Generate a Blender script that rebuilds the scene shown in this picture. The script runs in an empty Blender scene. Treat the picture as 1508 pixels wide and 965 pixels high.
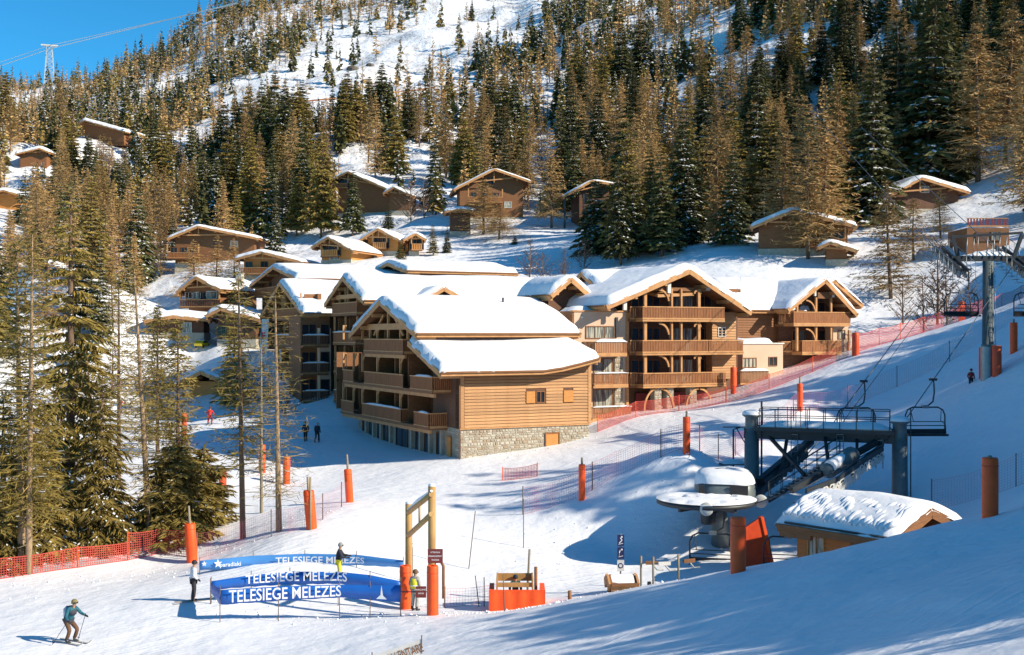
import bpy, bmesh, math, random
import numpy as np
from mathutils import Vector, Matrix
R = math.radians
SC = bpy.context.scene
COL = SC.collection
random.seed(11)

# ------------------------------------------------------------------ camera
F = 1700.0; HX = 754.0; HY = 492.0                     # focal length in photo pixels, principal column, horizon row
cd = bpy.data.cameras.new('camera'); cam = bpy.data.objects.new('camera', cd); COL.objects.link(cam)
cd.sensor_width = 36; cd.lens = 36 * F / 1508; cd.shift_y = (HY - 482.5) / 1508
cd.clip_start = 0.5; cd.clip_end = 5000
cam.location = (0, 0, 0); cam.rotation_euler = (R(90), 0, 0)
SC.camera = cam

# ------------------------------------------------------------------ sky, sun, exposure
SUN_EL = R(31); SX, SY = 0.93, -0.37                   # horizontal direction towards the sun
w = bpy.data.worlds.new('World'); SC.world = w; w.use_nodes = True
nt = w.node_tree; bg = nt.nodes['Background']
sky = nt.nodes.new('ShaderNodeTexSky'); sky.sky_type = 'NISHITA'; sky.sun_disc = False
sky.sun_elevation = SUN_EL; sky.sun_rotation = math.atan2(SX, SY)
sky.altitude = 2600; sky.air_density = 1.0; sky.dust_density = 0.0; sky.ozone_density = 6.0
tint = nt.nodes.new('ShaderNodeMix'); tint.data_type = 'RGBA'; tint.blend_type = 'MULTIPLY'; tint.inputs[0].default_value = 1
tint.inputs[7].default_value = (0.26, 0.95, 1.0, 1)     # the deep alpine blue of this sky
nt.links.new(sky.outputs[0], tint.inputs[6]); nt.links.new(tint.outputs[2], bg.inputs[0]); bg.inputs[1].default_value = 0.122
sl = bpy.data.lights.new('sun', 'SUN'); sun = bpy.data.objects.new('sun', sl); COL.objects.link(sun)
sl.energy = 5.0; sl.angle = R(0.5); sl.color = (1.0, 0.88, 0.70)
sd = Vector((SX * math.cos(SUN_EL), SY * math.cos(SUN_EL), math.sin(SUN_EL)))
sun.rotation_euler = sd.to_track_quat('Z', 'Y').to_euler()
SC.view_settings.view_transform = 'Standard'; SC.view_settings.look = 'None'
SC.view_settings.exposure = 0.54; SC.view_settings.gamma = 1.0

# ------------------------------------------------------------------ helpers
def P(px, py, z):                                       # the place seen at a photo pixel, z metres out
    return Vector(((px - HX) / F * z, z, (HY - py) / F * z))

def tag(o, label=None, cat=None, group=None, kind=None):
    if label: o['label'] = label
    if cat: o['category'] = cat
    if group: o['group'] = group
    if kind: o['kind'] = kind
    return o

def thing(name, label, cat, loc=(0, 0, 0), rz=0.0, group=None):
    o = bpy.data.objects.new(name, None); COL.objects.link(o)
    o.location = loc; o.rotation_euler = (0, 0, rz); o.empty_display_size = 0.3
    return tag(o, label, cat, group)

class MB:
    def __init__(s): s.v = []; s.f = []; s.m = []; s.sm = []
    def add(s, vs, fs, mi=0, smooth=False):
        b = len(s.v); s.v.extend([tuple(v) for v in vs])
        for f in fs: s.f.append(tuple(i + b for i in f)); s.m.append(mi); s.sm.append(smooth)
        return s
    def box(s, x0, x1, y0, y1, z0, z1, mi=0):
        return s.add([(x0,y0,z0),(x1,y0,z0),(x1,y1,z0),(x0,y1,z0),(x0,y0,z1),(x1,y0,z1),(x1,y1,z1),(x0,y1,z1)],
                     [(0,3,2,1),(4,5,6,7),(0,1,5,4),(1,2,6,5),(2,3,7,6),(3,0,4,7)], mi)
    def beam(s, p, q, w, h, mi=0, up=(0, 0, 1)):        # rectangular bar from p to q, w wide, h high
        p = Vector(p); q = Vector(q); d = (q - p).normalized(); u = Vector(up)
        if abs(d.dot(u)) > 0.98: u = Vector((0, 1, 0))
        a = d.cross(u).normalized() * (w / 2); b = a.cross(d).normalized() * (h / 2)
        return s.add([p-a-b, p+a-b, p+a+b, p-a+b, q-a-b, q+a-b, q+a+b, q-a+b],
                     [(0,3,2,1),(4,5,6,7),(0,1,5,4),(1,2,6,5),(2,3,7,6),(3,0,4,7)], mi)
    def tube(s, pts, r, n=8, mi=0, cap=True, smooth=True):
        pts = [Vector(p) for p in pts]; k = len(pts)
        rs = r if isinstance(r, (list, tuple)) else [r] * k
        vs = []; prev = None
        for i, p in enumerate(pts):
            d = (pts[min(i+1, k-1)] - pts[max(i-1, 0)]).normalized()
            if prev is None:
                u = Vector((0, 0, 1)) if abs(d.z) < 0.9 else Vector((1, 0, 0))
            else: u = prev
            a = (u - d * u.dot(d)).normalized(); prev = a; b = d.cross(a)
            for j in range(n):
                t = 2 * math.pi * j / n
                vs.append(p + (a * math.cos(t) + b * math.sin(t)) * rs[i])
        fs = [(i*n+j, i*n+(j+1) % n, (i+1)*n+(j+1) % n, (i+1)*n+j) for i in range(k-1) for j in range(n)]
        s.add(vs, fs, mi, smooth)
        if cap:
            b = len(s.v) - len(vs)
            s.f.append(tuple(b + j for j in reversed(range(n)))); s.m.append(mi); s.sm.append(False)
            s.f.append(tuple(b + (k-1)*n + j for j in range(n))); s.m.append(mi); s.sm.append(False)
        return s
    def lathe(s, prof, c=(0, 0, 0), n=24, mi=0, axis='z', smooth=True):
        vs = []
        for (r, z) in prof:
            for j in range(n):
                t = 2 * math.pi * j / n; x, y = r * math.cos(t), r * math.sin(t)
                p = (x, y, z) if axis == 'z' else ((x, z, y) if axis == 'y' else (z, x, y))
                vs.append((c[0]+p[0], c[1]+p[1], c[2]+p[2]))
        k = len(prof)
        return s.add(vs, [(i*n+j, i*n+(j+1) % n, (i+1)*n+(j+1) % n, (i+1)*n+j) for i in range(k-1) for j in range(n)], mi, smooth)
    def grid(s, fn, nu, nv, mi=0, smooth=True, flip=False):
        vs = [fn(i / nu, j / nv) for i in range(nu + 1) for j in range(nv + 1)]
        fs = []
        for i in range(nu):
            for j in range(nv):
                a = i*(nv+1)+j; q = (a, a+nv+1, a+nv+2, a+1)
                fs.append(q[::-1] if flip else q)
        return s.add(vs, fs, mi, smooth)
    def prism(s, poly, fn0, fn1, mi=0):                 # poly of 2-D points; fn0/fn1 map to the two 3-D ends
        n = len(poly); vs = [fn0(*p) for p in poly] + [fn1(*p) for p in poly]
        fs = [tuple(range(n))[::-1], tuple(range(n, 2*n))] + [(i, (i+1) % n, n+(i+1) % n, n+i) for i in range(n)]
        return s.add(vs, fs, mi)
    def mesh(s, name, mats):
        me = bpy.data.meshes.new(name); me.from_pydata(s.v, [], s.f)
        for m in (mats if isinstance(mats, (list, tuple)) else [mats]): me.materials.append(m)
        me.polygons.foreach_set('material_index', s.m); me.polygons.foreach_set('use_smooth', s.sm)
        me.update(); return me
    def build(s, name, mats, parent=None, loc=None, kind=None, label=None):
        o = bpy.data.objects.new(name, s.mesh(name, mats)); COL.objects.link(o)
        if parent is not None: o.parent = parent
        if loc is not None: o.location = loc
        return tag(o, label, None, None, kind)

def inst(me, name, parent=None, loc=(0, 0, 0), rot=(0, 0, 0), scale=None):
    o = bpy.data.objects.new(name, me); COL.objects.link(o); o.parent = parent
    o.location = loc; o.rotation_euler = rot
    if scale: o.scale = scale
    return o

def copy_tree(o, parent=None):
    kids = list(o.children)
    c = o.copy(); COL.objects.link(c)
    if parent: c.parent = parent
    for k in kids: copy_tree(k, c)
    return c

# ------------------------------------------------------------------ materials
def mat(name, c, rough=0.7, c2=None, scale=2.0, stretch=(1, 1, 1), bump=0.0, bscale=None, metal=0.0, detail=4, coord='Object', emit=None, spec=None, rnd=0.0, contrast=0.25, subs=0):
    m = bpy.data.materials.new(name); m.use_nodes = True; t = m.node_tree; b = t.nodes['Principled BSDF']
    b.inputs['Roughness'].default_value = rough; b.inputs['Metallic'].default_value = metal
    if spec is not None: b.inputs['Specular IOR Level'].default_value = spec
    c = tuple(c) + (1,); c2 = tuple(c2) + (1,) if c2 else tuple(x * 0.72 for x in c[:3]) + (1,)
    tc = t.nodes.new('ShaderNodeTexCoord'); mp = t.nodes.new('ShaderNodeMapping'); mp.inputs['Scale'].default_value = stretch
    t.links.new(tc.outputs[coord], mp.inputs[0])
    n = t.nodes.new('ShaderNodeTexNoise'); n.inputs['Scale'].default_value = scale; n.inputs['Detail'].default_value = detail
    t.links.new(mp.outputs[0], n.inputs['Vector'])
    rp = t.nodes.new('ShaderNodeMapRange'); rp.inputs[1].default_value = 0.5 - contrast; rp.inputs[2].default_value = 0.5 + contrast
    t.links.new(n.outputs['Fac'], rp.inputs[0])
    mx = t.nodes.new('ShaderNodeMix'); mx.data_type = 'RGBA'; mx.inputs[6].default_value = c2; mx.inputs[7].default_value = c
    t.links.new(rp.outputs[0], mx.inputs[0]); out = mx.outputs[2]
    if rnd:
        oi = t.nodes.new('ShaderNodeObjectInfo'); hs = t.nodes.new('ShaderNodeHueSaturation')
        r2 = t.nodes.new('ShaderNodeMapRange'); r2.inputs[3].default_value = 1 - rnd; r2.inputs[4].default_value = 1 + rnd
        t.links.new(oi.outputs['Random'], r2.inputs[0]); t.links.new(r2.outputs[0], hs.inputs['Value'])
        t.links.new(out, hs.inputs['Color']); out = hs.outputs[0]
    t.links.new(out, b.inputs['Base Color'])
    if bump:
        n2 = t.nodes.new('ShaderNodeTexNoise'); n2.inputs['Scale'].default_value = bscale or scale * 3; n2.inputs['Detail'].default_value = 5
        t.links.new(mp.outputs[0], n2.inputs['Vector'])
        bp = t.nodes.new('ShaderNodeBump'); bp.inputs['Strength'].default_value = 1; bp.inputs['Distance'].default_value = bump
        t.links.new(n2.outputs['Fac'], bp.inputs['Height']); t.links.new(bp.outputs[0], b.inputs['Normal'])
    if emit: b.inputs['Emission Color'].default_value = tuple(emit[:3]) + (1,); b.inputs['Emission Strength'].default_value = emit[3]
    return m

SNOWC = (0.80, 0.82, 0.85)
M = dict(
 roofsnow=mat('roof_snow', SNOWC, 0.75, c2=(0.76, 0.78, 0.82), scale=0.9, bump=0.06, bscale=1.6),
 clumpsnow=mat('clump_snow', (0.82, 0.84, 0.87), 0.7, c2=(0.74, 0.77, 0.81), scale=3, bump=0.05),
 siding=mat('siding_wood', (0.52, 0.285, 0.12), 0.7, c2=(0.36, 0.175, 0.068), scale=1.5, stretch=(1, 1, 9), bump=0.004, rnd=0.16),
 wood=mat('balcony_wood', (0.36, 0.135, 0.040), 0.7, c2=(0.18, 0.066, 0.020), scale=2.2, stretch=(5, 5, 0.6), bump=0.004),
 beam=mat('timber_beam', (0.56, 0.29, 0.115), 0.7, c2=(0.40, 0.19, 0.065), scale=2, bump=0.003),
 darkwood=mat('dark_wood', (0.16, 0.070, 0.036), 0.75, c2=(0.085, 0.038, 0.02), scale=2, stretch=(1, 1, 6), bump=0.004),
 brownwood=mat('brown_wood', (0.28, 0.12, 0.042), 0.75, c2=(0.16, 0.066, 0.025), scale=2, stretch=(1, 1, 7), bump=0.004, rnd=0.1),
 gold=mat('honey_wood', (0.58, 0.26, 0.06), 0.7, c2=(0.42, 0.17, 0.04), scale=2, stretch=(1, 1, 7), bump=0.004),
 stone=mat('stone', (0.50, 0.46, 0.37), 0.85, c2=(0.32, 0.29, 0.23), scale=2.5, bump=0.02),
 mortar=mat('mortar', (0.36, 0.32, 0.25), 0.9, bump=0.01),
 cream=mat('cream_render', (0.62, 0.45, 0.32), 0.85, c2=(0.56, 0.40, 0.28), scale=1.2, bump=0.004),
 white=mat('white_paint', (0.75, 0.73, 0.68), 0.6),
 glass=mat('window_glass', (0.022, 0.03, 0.04), 0.12, c2=(0.012, 0.015, 0.02), spec=0.35),
 paleglass=mat('curtained_glass', (0.45, 0.44, 0.36), 0.25, c2=(0.12, 0.13, 0.12), scale=3.5, stretch=(2, 2, 0.2), contrast=0.08),
 steel=mat('galvanised_steel', (0.30, 0.33, 0.34), 0.45, c2=(0.22, 0.25, 0.26), metal=0.6, scale=3),
 greensteel=mat('grey_green_steel', (0.16, 0.19, 0.19), 0.5, c2=(0.11, 0.135, 0.14), metal=0.3, scale=3),
 darksteel=mat('dark_steel', (0.045, 0.052, 0.058), 0.5, c2=(0.03, 0.035, 0.04), metal=0.3),
 black=mat('black_plastic', (0.018, 0.018, 0.020), 0.5),
 cable=mat('steel_cable', (0.10, 0.11, 0.12), 0.5, metal=0.3),
 brightcable=mat('bright_cable', (0.8, 0.8, 0.8), 0.4, metal=0.2),
 orange=mat('orange_padding', (0.95, 0.105, 0.008), 0.55, c2=(0.82, 0.075, 0.006), scale=2, bump=0.012, bscale=4, rnd=0.08),
 redpad=mat('red_padding', (0.80, 0.085, 0.014), 0.55, c2=(0.62, 0.055, 0.01), scale=2, bump=0.012, bscale=4),
 net=mat('red_net', (0.55, 0.07, 0.05), 0.8),
 pole=mat('wood_pole', (0.50, 0.30, 0.10), 0.7, c2=(0.36, 0.20, 0.07), scale=4, stretch=(1, 1, .3), bump=0.005),
 greypole=mat('grey_wood_pole', (0.30, 0.25, 0.17), 0.8, bump=0.005),
 rope=mat('marker_pole', (0.16, 0.12, 0.10), 0.6),
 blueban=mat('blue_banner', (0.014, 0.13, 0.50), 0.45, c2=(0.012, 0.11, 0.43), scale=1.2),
 paleban=mat('sunlit_blue_banner', (0.075, 0.27, 0.62), 0.45, c2=(0.06, 0.23, 0.56), scale=1.2),  # paler copy of the banner blue, sunlight put into the colour
 letter=mat('white_lettering', (0.85, 0.85, 0.85), 0.5, c2=(0.8, 0.8, 0.8)),
 sign=mat('dark_red_sign', (0.20, 0.035, 0.030), 0.5),
 navy=mat('navy_sign', (0.02, 0.025, 0.10), 0.4),
 bark=mat('bark', (0.22, 0.14, 0.085), 0.9, c2=(0.10, 0.062, 0.04), scale=3, stretch=(4, 4, .6), bump=0.03),
 palebark=mat('pale_bark', (0.42, 0.29, 0.17), 0.9, c2=(0.20, 0.13, 0.075), scale=4, stretch=(3, 3, .8), bump=0.03),
 rock=mat('rock', (0.16, 0.13, 0.10), 0.9, c2=(0.08, 0.065, 0.05), scale=.5, bump=.2),
 needle=mat('spruce_needles', (0.115, 0.112, 0.034), 0.75, c2=(0.038, 0.043, 0.018), scale=1.1, rnd=0.45, contrast=0.18, spec=0.2),
 needle2=mat('olive_needles', (0.31, 0.225, 0.055), 0.75, c2=(0.13, 0.10, 0.028), scale=1.3, rnd=0.25, contrast=0.18, spec=0.2),
 larch=mat('larch_twigs', (0.50, 0.32, 0.13), 0.8, c2=(0.26, 0.165, 0.072), scale=1.0, rnd=0.35, contrast=0.2, spec=0.15),
 shrub=mat('bare_twigs', (0.20, 0.13, 0.085), 0.85, c2=(0.10, 0.065, 0.05), scale=1.0, rnd=0.2, spec=0.1),
 hutwood=mat('orange_brown_wood', (0.62, 0.19, 0.040), 0.7, c2=(0.45, 0.125, 0.025), scale=2, stretch=(1, 1, 7), bump=0.004),
 skin=mat('skin', (0.52, 0.30, 0.20), 0.6),
 cpurple=mat('blue_fabric', (0.03, 0.20, 0.42), 0.7, c2=(0.02, 0.13, 0.30), scale=5),
)
M['greentw'] = mat('greenish_twigs', (0.30, 0.22, 0.07), 0.8, c2=(0.16, 0.11, 0.04), scale=1.2, spec=.15)
M['fmilk'] = mat('milky_plastic', (0.6, 0.6, 0.56), 0.4)

# ------------------------------------------------------------------ noise
_rs = np.random.RandomState(5); _T = _rs.rand(256, 256)
def vnoise(x, y):
    x = np.asarray(x, float); y = np.asarray(y, float)
    xi = np.floor(x).astype(int); yi = np.floor(y).astype(int); fx = x - xi; fy = y - yi
    fx = fx*fx*(3-2*fx); fy = fy*fy*(3-2*fy)
    g = lambda a, b: _T[a & 255, b & 255]
    return (g(xi, yi)*(1-fx)+g(xi+1, yi)*fx)*(1-fy) + (g(xi, yi+1)*(1-fx)+g(xi+1, yi+1)*fx)*fy - 0.5
def fbm(x, y, s, o=4):
    r = 0; a = 1.0
    for k in range(o): r = r + a * vnoise(x / s + 17.3*k, y / s - 9.1*k); s /= 2.1; a *= 0.5
    return r

# ------------------------------------------------------------------ terrain heights
CP = []
for (px, py, z) in [
 (104,952,44),(0,965,43),(285,887,49),(400,950,43),(600,965,38),(900,965,29.5),(1200,965,22),(1508,965,15),
 (638,905,46.5),(602,898,50),(762,900,48),(840,884,47),(915,872,49),(1000,858,46),
 (1087,842,42.5),(1180,822,40.5),(1300,793,38.5),(1400,770,38),(1458,757,39),(1508,735,40),
 (1087,900,31),(1300,880,27),(1508,850,23.5),(1508,790,32),
 (885,815,60),(960,830,58),(800,830,57),(1325,727,62),(1480,706,58),(1420,690,64),
 (1250,632,84),(1455,555,77),(1493,519,82),(1500,620,67),(1178,605,86),(1011,665,65),(857,735,65),(900,690,73),
 (990,703,64),(1060,682,68),(678,675,85),(870,640,90.5),(1260,523,98),(1200,541,109),(1150,555,103),(1252,526,108),(1000,602,98),(1416,472,113),(1100,585,96),(940,612,94),(1508,430,125),
 (515,740,68),(459,778,60),(283,828,60),(386,695,85),(422,713,82),(530,640,103),(470,655,100),(300,620,112),(200,650,102),
 (60,852,56),(0,862,55),(100,770,66),(0,740,72),(180,600,125),(300,585,128),(390,540,148),(255,503,141),(325,508,139),(288,470,153),(385,412,177),(313,388,199),(483,394,177),(58,250,330),(124,212,380),(270,545,138),(200,500,170),(100,490,178),(0,505,160),
 (740,700,78),(700,760,66),(400,790,60),
 (0,300,300),(300,395,205),(420,408,185),(520,388,190),(640,385,180),(540,292,250),(728,330,216),(600,312,238),(850,335,205),(800,395,165),
 (1100,400,142),(1200,395,142),(1363,298,190),(1310,445,130),(1290,340,162),(1440,265,180),(1508,225,192),(1508,330,150),(1440,380,135),
 (1440,150,260),(1100,110,330),(1100,0,430),(1400,0,330),(1508,0,310),(900,230,300),(900,100,420),(700,200,350),(520,200,340),
 (400,150,450),(290,165,470),(650,100,500),(700,20,620),(500,50,600),(330,32,750),(200,118,860),(73,155,1000),(0,140,1000),
 (150,200,500),(50,250,420),(100,330,262),(200,280,350),(1250,120,300),(1000,330,185),(700,430,150),(560,430,150)]:
    CP.append(tuple(P(px, py, z)))
CP += [(15.5,50,-10.9),(12,54,-11.1),(18.5,53,-10.0),(9.5,57,-11.2),(13,62,-10.2),(5,58,-11.4),
       (0,0,-1.9),(0,14,-5.0),(0,26,-8.2),(8,6,-2.2),(20,8,0.5),(-12,10,-7.5),(-14,28,-11.2),(-30,30,-12.6),(0,-20,1.5),
       (32,20,1.2),(30,40,-1.2),(34,62,-0.8),(45,30,5),(60,60,10),(48,90,6),(80,120,24),(70,0,12),(110,60,30),
       (-40,70,-12.5),(-70,110,-8),(-60,50,-13),(-70,160,6),(-110,200,22),(-160,300,38),(-240,500,80),(-300,700,125),
       (-260,1000,215),(-500,1050,215),(-700,1300,120),(-430,1450,140),(-220,1300,170),(-120,1000,225),(0,900,290),(0,1300,400),(300,800,290),(300,1200,420),
       (150,250,95),(220,350,150),(300,500,220),(130,160,45),(700,1000,430),(-420,700,150)]
CP = np.array(CP, float)
def _uv(X, Y):
    r = np.hypot(X, Y + 45.0); return np.stack([np.arctan2(X, Y + 45.0) * 2.2, np.log(r) * 2.0], -1)
def _ker(d): return d * d * np.log(d + 1e-9)
_C = _uv(CP[:, 0], CP[:, 1])
_rr = np.hypot(CP[:, 0], CP[:, 1] + 45.0)
def _solve():
    D = np.linalg.norm(_C[:, None] - _C[None], axis=-1); n = len(_C)
    A = np.zeros((n+3, n+3)); A[:n, :n] = _ker(D) + np.eye(n) * 2e-4; A[:n, n] = 1; A[:n, n+1:] = _C
    A[n, :n] = 1; A[n+1:, :n] = _C.T
    return np.linalg.solve(A, np.concatenate([CP[:, 2] / _rr, np.zeros(3)]))
_W = _solve()
def H(X, Y):
    X = np.atleast_1d(np.asarray(X, float)); Y = np.atleast_1d(np.asarray(Y, float)); sh = X.shape
    x = X.ravel(); y = Y.ravel(); q = _uv(x, y); out = np.empty(len(x)); n = len(_C)
    for i in range(0, len(x), 20000):
        D = np.linalg.norm(q[i:i+20000, None] - _C[None], axis=-1)
        out[i:i+20000] = _ker(D) @ _W[:n] + _W[n] + q[i:i+20000] @ _W[n+1:]
    z = out * np.hypot(x, y + 45.0)
    far = np.clip((y - 140) / 200, 0, 1)
    z = z + far * fbm(x, y, 38, 4) * 9 + fbm(x, y, 9, 3) * (0.22 + far * 0.9)
    return z.reshape(sh)
def gz(x, y): return float(H([x], [y])[0])
_ys = np.concatenate([np.linspace(12, 150, 420), np.geomspace(151, 1500, 420)])
def G(px, py):                                          # where the sight line of a photo pixel meets the ground
    z = H((px - HX) / F * _ys, _ys) - (HY - py) / F * _ys
    k = np.argmax(z > 0)
    if z[k] <= 0: return None
    k = max(k, 1); a = z[k-1]; b = z[k]; t = 0 if a > 0 else -a / (b - a)
    y = _ys[k-1] + (_ys[k] - _ys[k-1]) * t
    return Vector(((px - HX) / F * y, y, gz((px - HX) / F * y, y)))
def gat(px, z):                                         # ground point in column px at distance z
    x = (px - HX) / F * z; return Vector((x, z, gz(x, z)))
# ------------------------------------------------------------------ the ground
def snow_ground():
    m = bpy.data.materials.new('snow_ground'); m.use_nodes = True; t = m.node_tree; b = t.nodes['Principled BSDF']; L = t.links.new
    b.inputs['Roughness'].default_value = 0.6
    b.inputs['Specular IOR Level'].default_value = 0.25
    geo = t.nodes.new('ShaderNodeNewGeometry'); pos = geo.outputs['Position']
    def noise(s, d=4, st=None, off=None):
        n = t.nodes.new('ShaderNodeTexNoise'); n.inputs['Scale'].default_value = s; n.inputs['Detail'].default_value = d
        v = pos
        if st:
            mp = t.nodes.new('ShaderNodeMapping'); mp.inputs['Scale'].default_value = st
            mp.inputs['Rotation'].default_value = (0, 0, off or 0); L(pos, mp.inputs[0]); v = mp.outputs[0]
        L(v, n.inputs['Vector']); return n.outputs['Fac']
    def mr(x, a, b_, c=0, d=1):
        r = t.nodes.new('ShaderNodeMapRange'); r.inputs[1].default_value = a; r.inputs[2].default_value = b_
        r.inputs[3].default_value = c; r.inputs[4].default_value = d; L(x, r.inputs[0]); return r.outputs[0]
    def mul(x, y, op='MULTIPLY'):
        k = t.nodes.new('ShaderNodeMath'); k.operation = op
        for i, q in enumerate((x, y)):
            if isinstance(q, (int, float)): k.inputs[i].default_value = q
            else: L(q, k.inputs[i])
        return k.outputs[0]
    def mixc(f, x, y):
        k = t.nodes.new('ShaderNodeMix'); k.data_type = 'RGBA'; L(f, k.inputs[0])
        for i, q in ((6, x), (7, y)):
            if isinstance(q, tuple): k.inputs[i].default_value = q + (1,)
            else: L(q, k.inputs[i])
        return k.outputs[2]
    sx = t.nodes.new('ShaderNodeSeparateXYZ'); L(pos, sx.inputs[0])
    far = mr(sx.outputs['Y'], 120, 230)
    base = mixc(mr(noise(0.35, 5), 0.35, 0.65), (0.77, 0.79, 0.83), (0.82, 0.84, 0.87))
    base = mixc(mr(noise(2.6, 4, (0.18, 1.6, 1), 0.35), 0.3, 0.7), base, (0.80, 0.82, 0.86))
    # frozen brown undergrowth and leaf litter on the wooded hill
    lit = mul(mul(mr(noise(0.10, 6), 0.50, 0.60), far), mr(noise(1.3, 5), 0.44, 0.60))
    base = mixc(mul(lit, 0.75), base, (0.22, 0.15, 0.095))
    L(base, b.inputs['Base Color'])
    # combed tracks of the groomer and skiers, broken up in patches
    mp = t.nodes.new('ShaderNodeMapping'); mp.inputs['Rotation'].default_value = (0, 0, 0.95); L(pos, mp.inputs[0])
    wv = t.nodes.new('ShaderNodeTexWave'); wv.inputs['Scale'].default_value = 0.55; wv.inputs['Distortion'].default_value = 5.0; wv.inputs['Detail'].default_value = 3; wv.inputs['Detail Scale'].default_value = 0.35; L(mp.outputs[0], wv.inputs['Vector'])
    tracks = mul(mul(mr(wv.outputs['Fac'], 0.75, 1.0), mr(noise(0.12, 3), 0.46, 0.66)), 0.028)
    h = mul(mul(noise(0.9, 6), 0.22), mul(noise(4.5, 4, (0.35, 2.4, 1), 0.4), 0.035), 'ADD')
    h = mul(h, mul(mul(noise(0.35, 5), far), 1.5), 'ADD'); h = mul(h, tracks, 'ADD')
    bp = t.nodes.new('ShaderNodeBump'); bp.inputs['Distance'].default_value = 0.6; L(h, bp.inputs['Height']); L(bp.outputs[0], b.inputs['Normal'])
    return m
GR = snow_ground()
def build_ground():
    a = np.linspace(R(-72), R(88), 560); r = np.geomspace(14, 1560, 520)
    A, RR = np.meshgrid(a, r); X = RR * np.sin(A); Y = RR * np.cos(A) - 30.0
    Z = H(X, Y)
    # trampled, lumpy edges of the piste and the berms beside the lift queue
    near = np.clip(1 - (Y - 60) / 60, 0, 1) * (Y > 20)
    Z = Z + near * fbm(X, Y, 1.3, 3) * 0.05
    v = np.stack([X, Y, Z], -1).reshape(-1, 3); ny, nx = X.shape
    i = np.arange(ny - 1)[:, None] * nx + np.arange(nx - 1)[None]; i = i.ravel()
    f = np.stack([i, i + 1, i + nx + 1, i + nx], -1)
    me = bpy.data.meshes.new('snowy_ground'); me.vertices.add(len(v)); me.vertices.foreach_set('co', v.ravel())
    me.loops.add(f.size); me.loops.foreach_set('vertex_index', f.ravel()); me.polygons.add(len(f))
    me.polygons.foreach_set('loop_start', np.arange(0, f.size, 4)); me.polygons.foreach_set('loop_total', np.full(len(f), 4))
    me.polygons.foreach_set('use_smooth', np.ones(len(f), bool)); me.materials.append(GR); me.update(calc_edges=True)
    o = bpy.data.objects.new('snowy_ground', me); COL.objects.link(o); tag(o, 'snow covered valley floor, ski piste and mountainside', None, None, 'structure')
build_ground()
# ------------------------------------------------------------------ building kit
class Frame:
    """local axes of a building: a runs right, b runs back, z is height above its foot"""
    def __init__(s, name, label, cat, X, Y, Z, ang, group=None):
        s.X, s.Y, s.Z, s.ang = X, Y, Z, ang; s.c, s.s = math.cos(ang), math.sin(ang)
        s.root = thing(name, label, cat, (X, Y, Z), ang, group)
    def w(s, a, b): return (s.X + a * s.c - b * s.s, s.Y + a * s.s + b * s.c)
    def a(s, px, b):
        k = (px - HX) / F; return (k * (s.Y + b * s.c) - s.X + b * s.s) / (s.c - k * s.s)
    def b(s, px, a):
        k = (px - HX) / F; return (s.X + a * s.c - k * (s.Y + a * s.s)) / (s.s + k * s.c)
    def z(s, py, a, b): return (HY - py) / F * s.w(a, b)[1] - s.Z

def axmap(ax, off=(0, 0)):
    return (lambda u, v, z: (u, v, z)) if ax == 'a' else (lambda u, v, z: (v, u, z))

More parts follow.
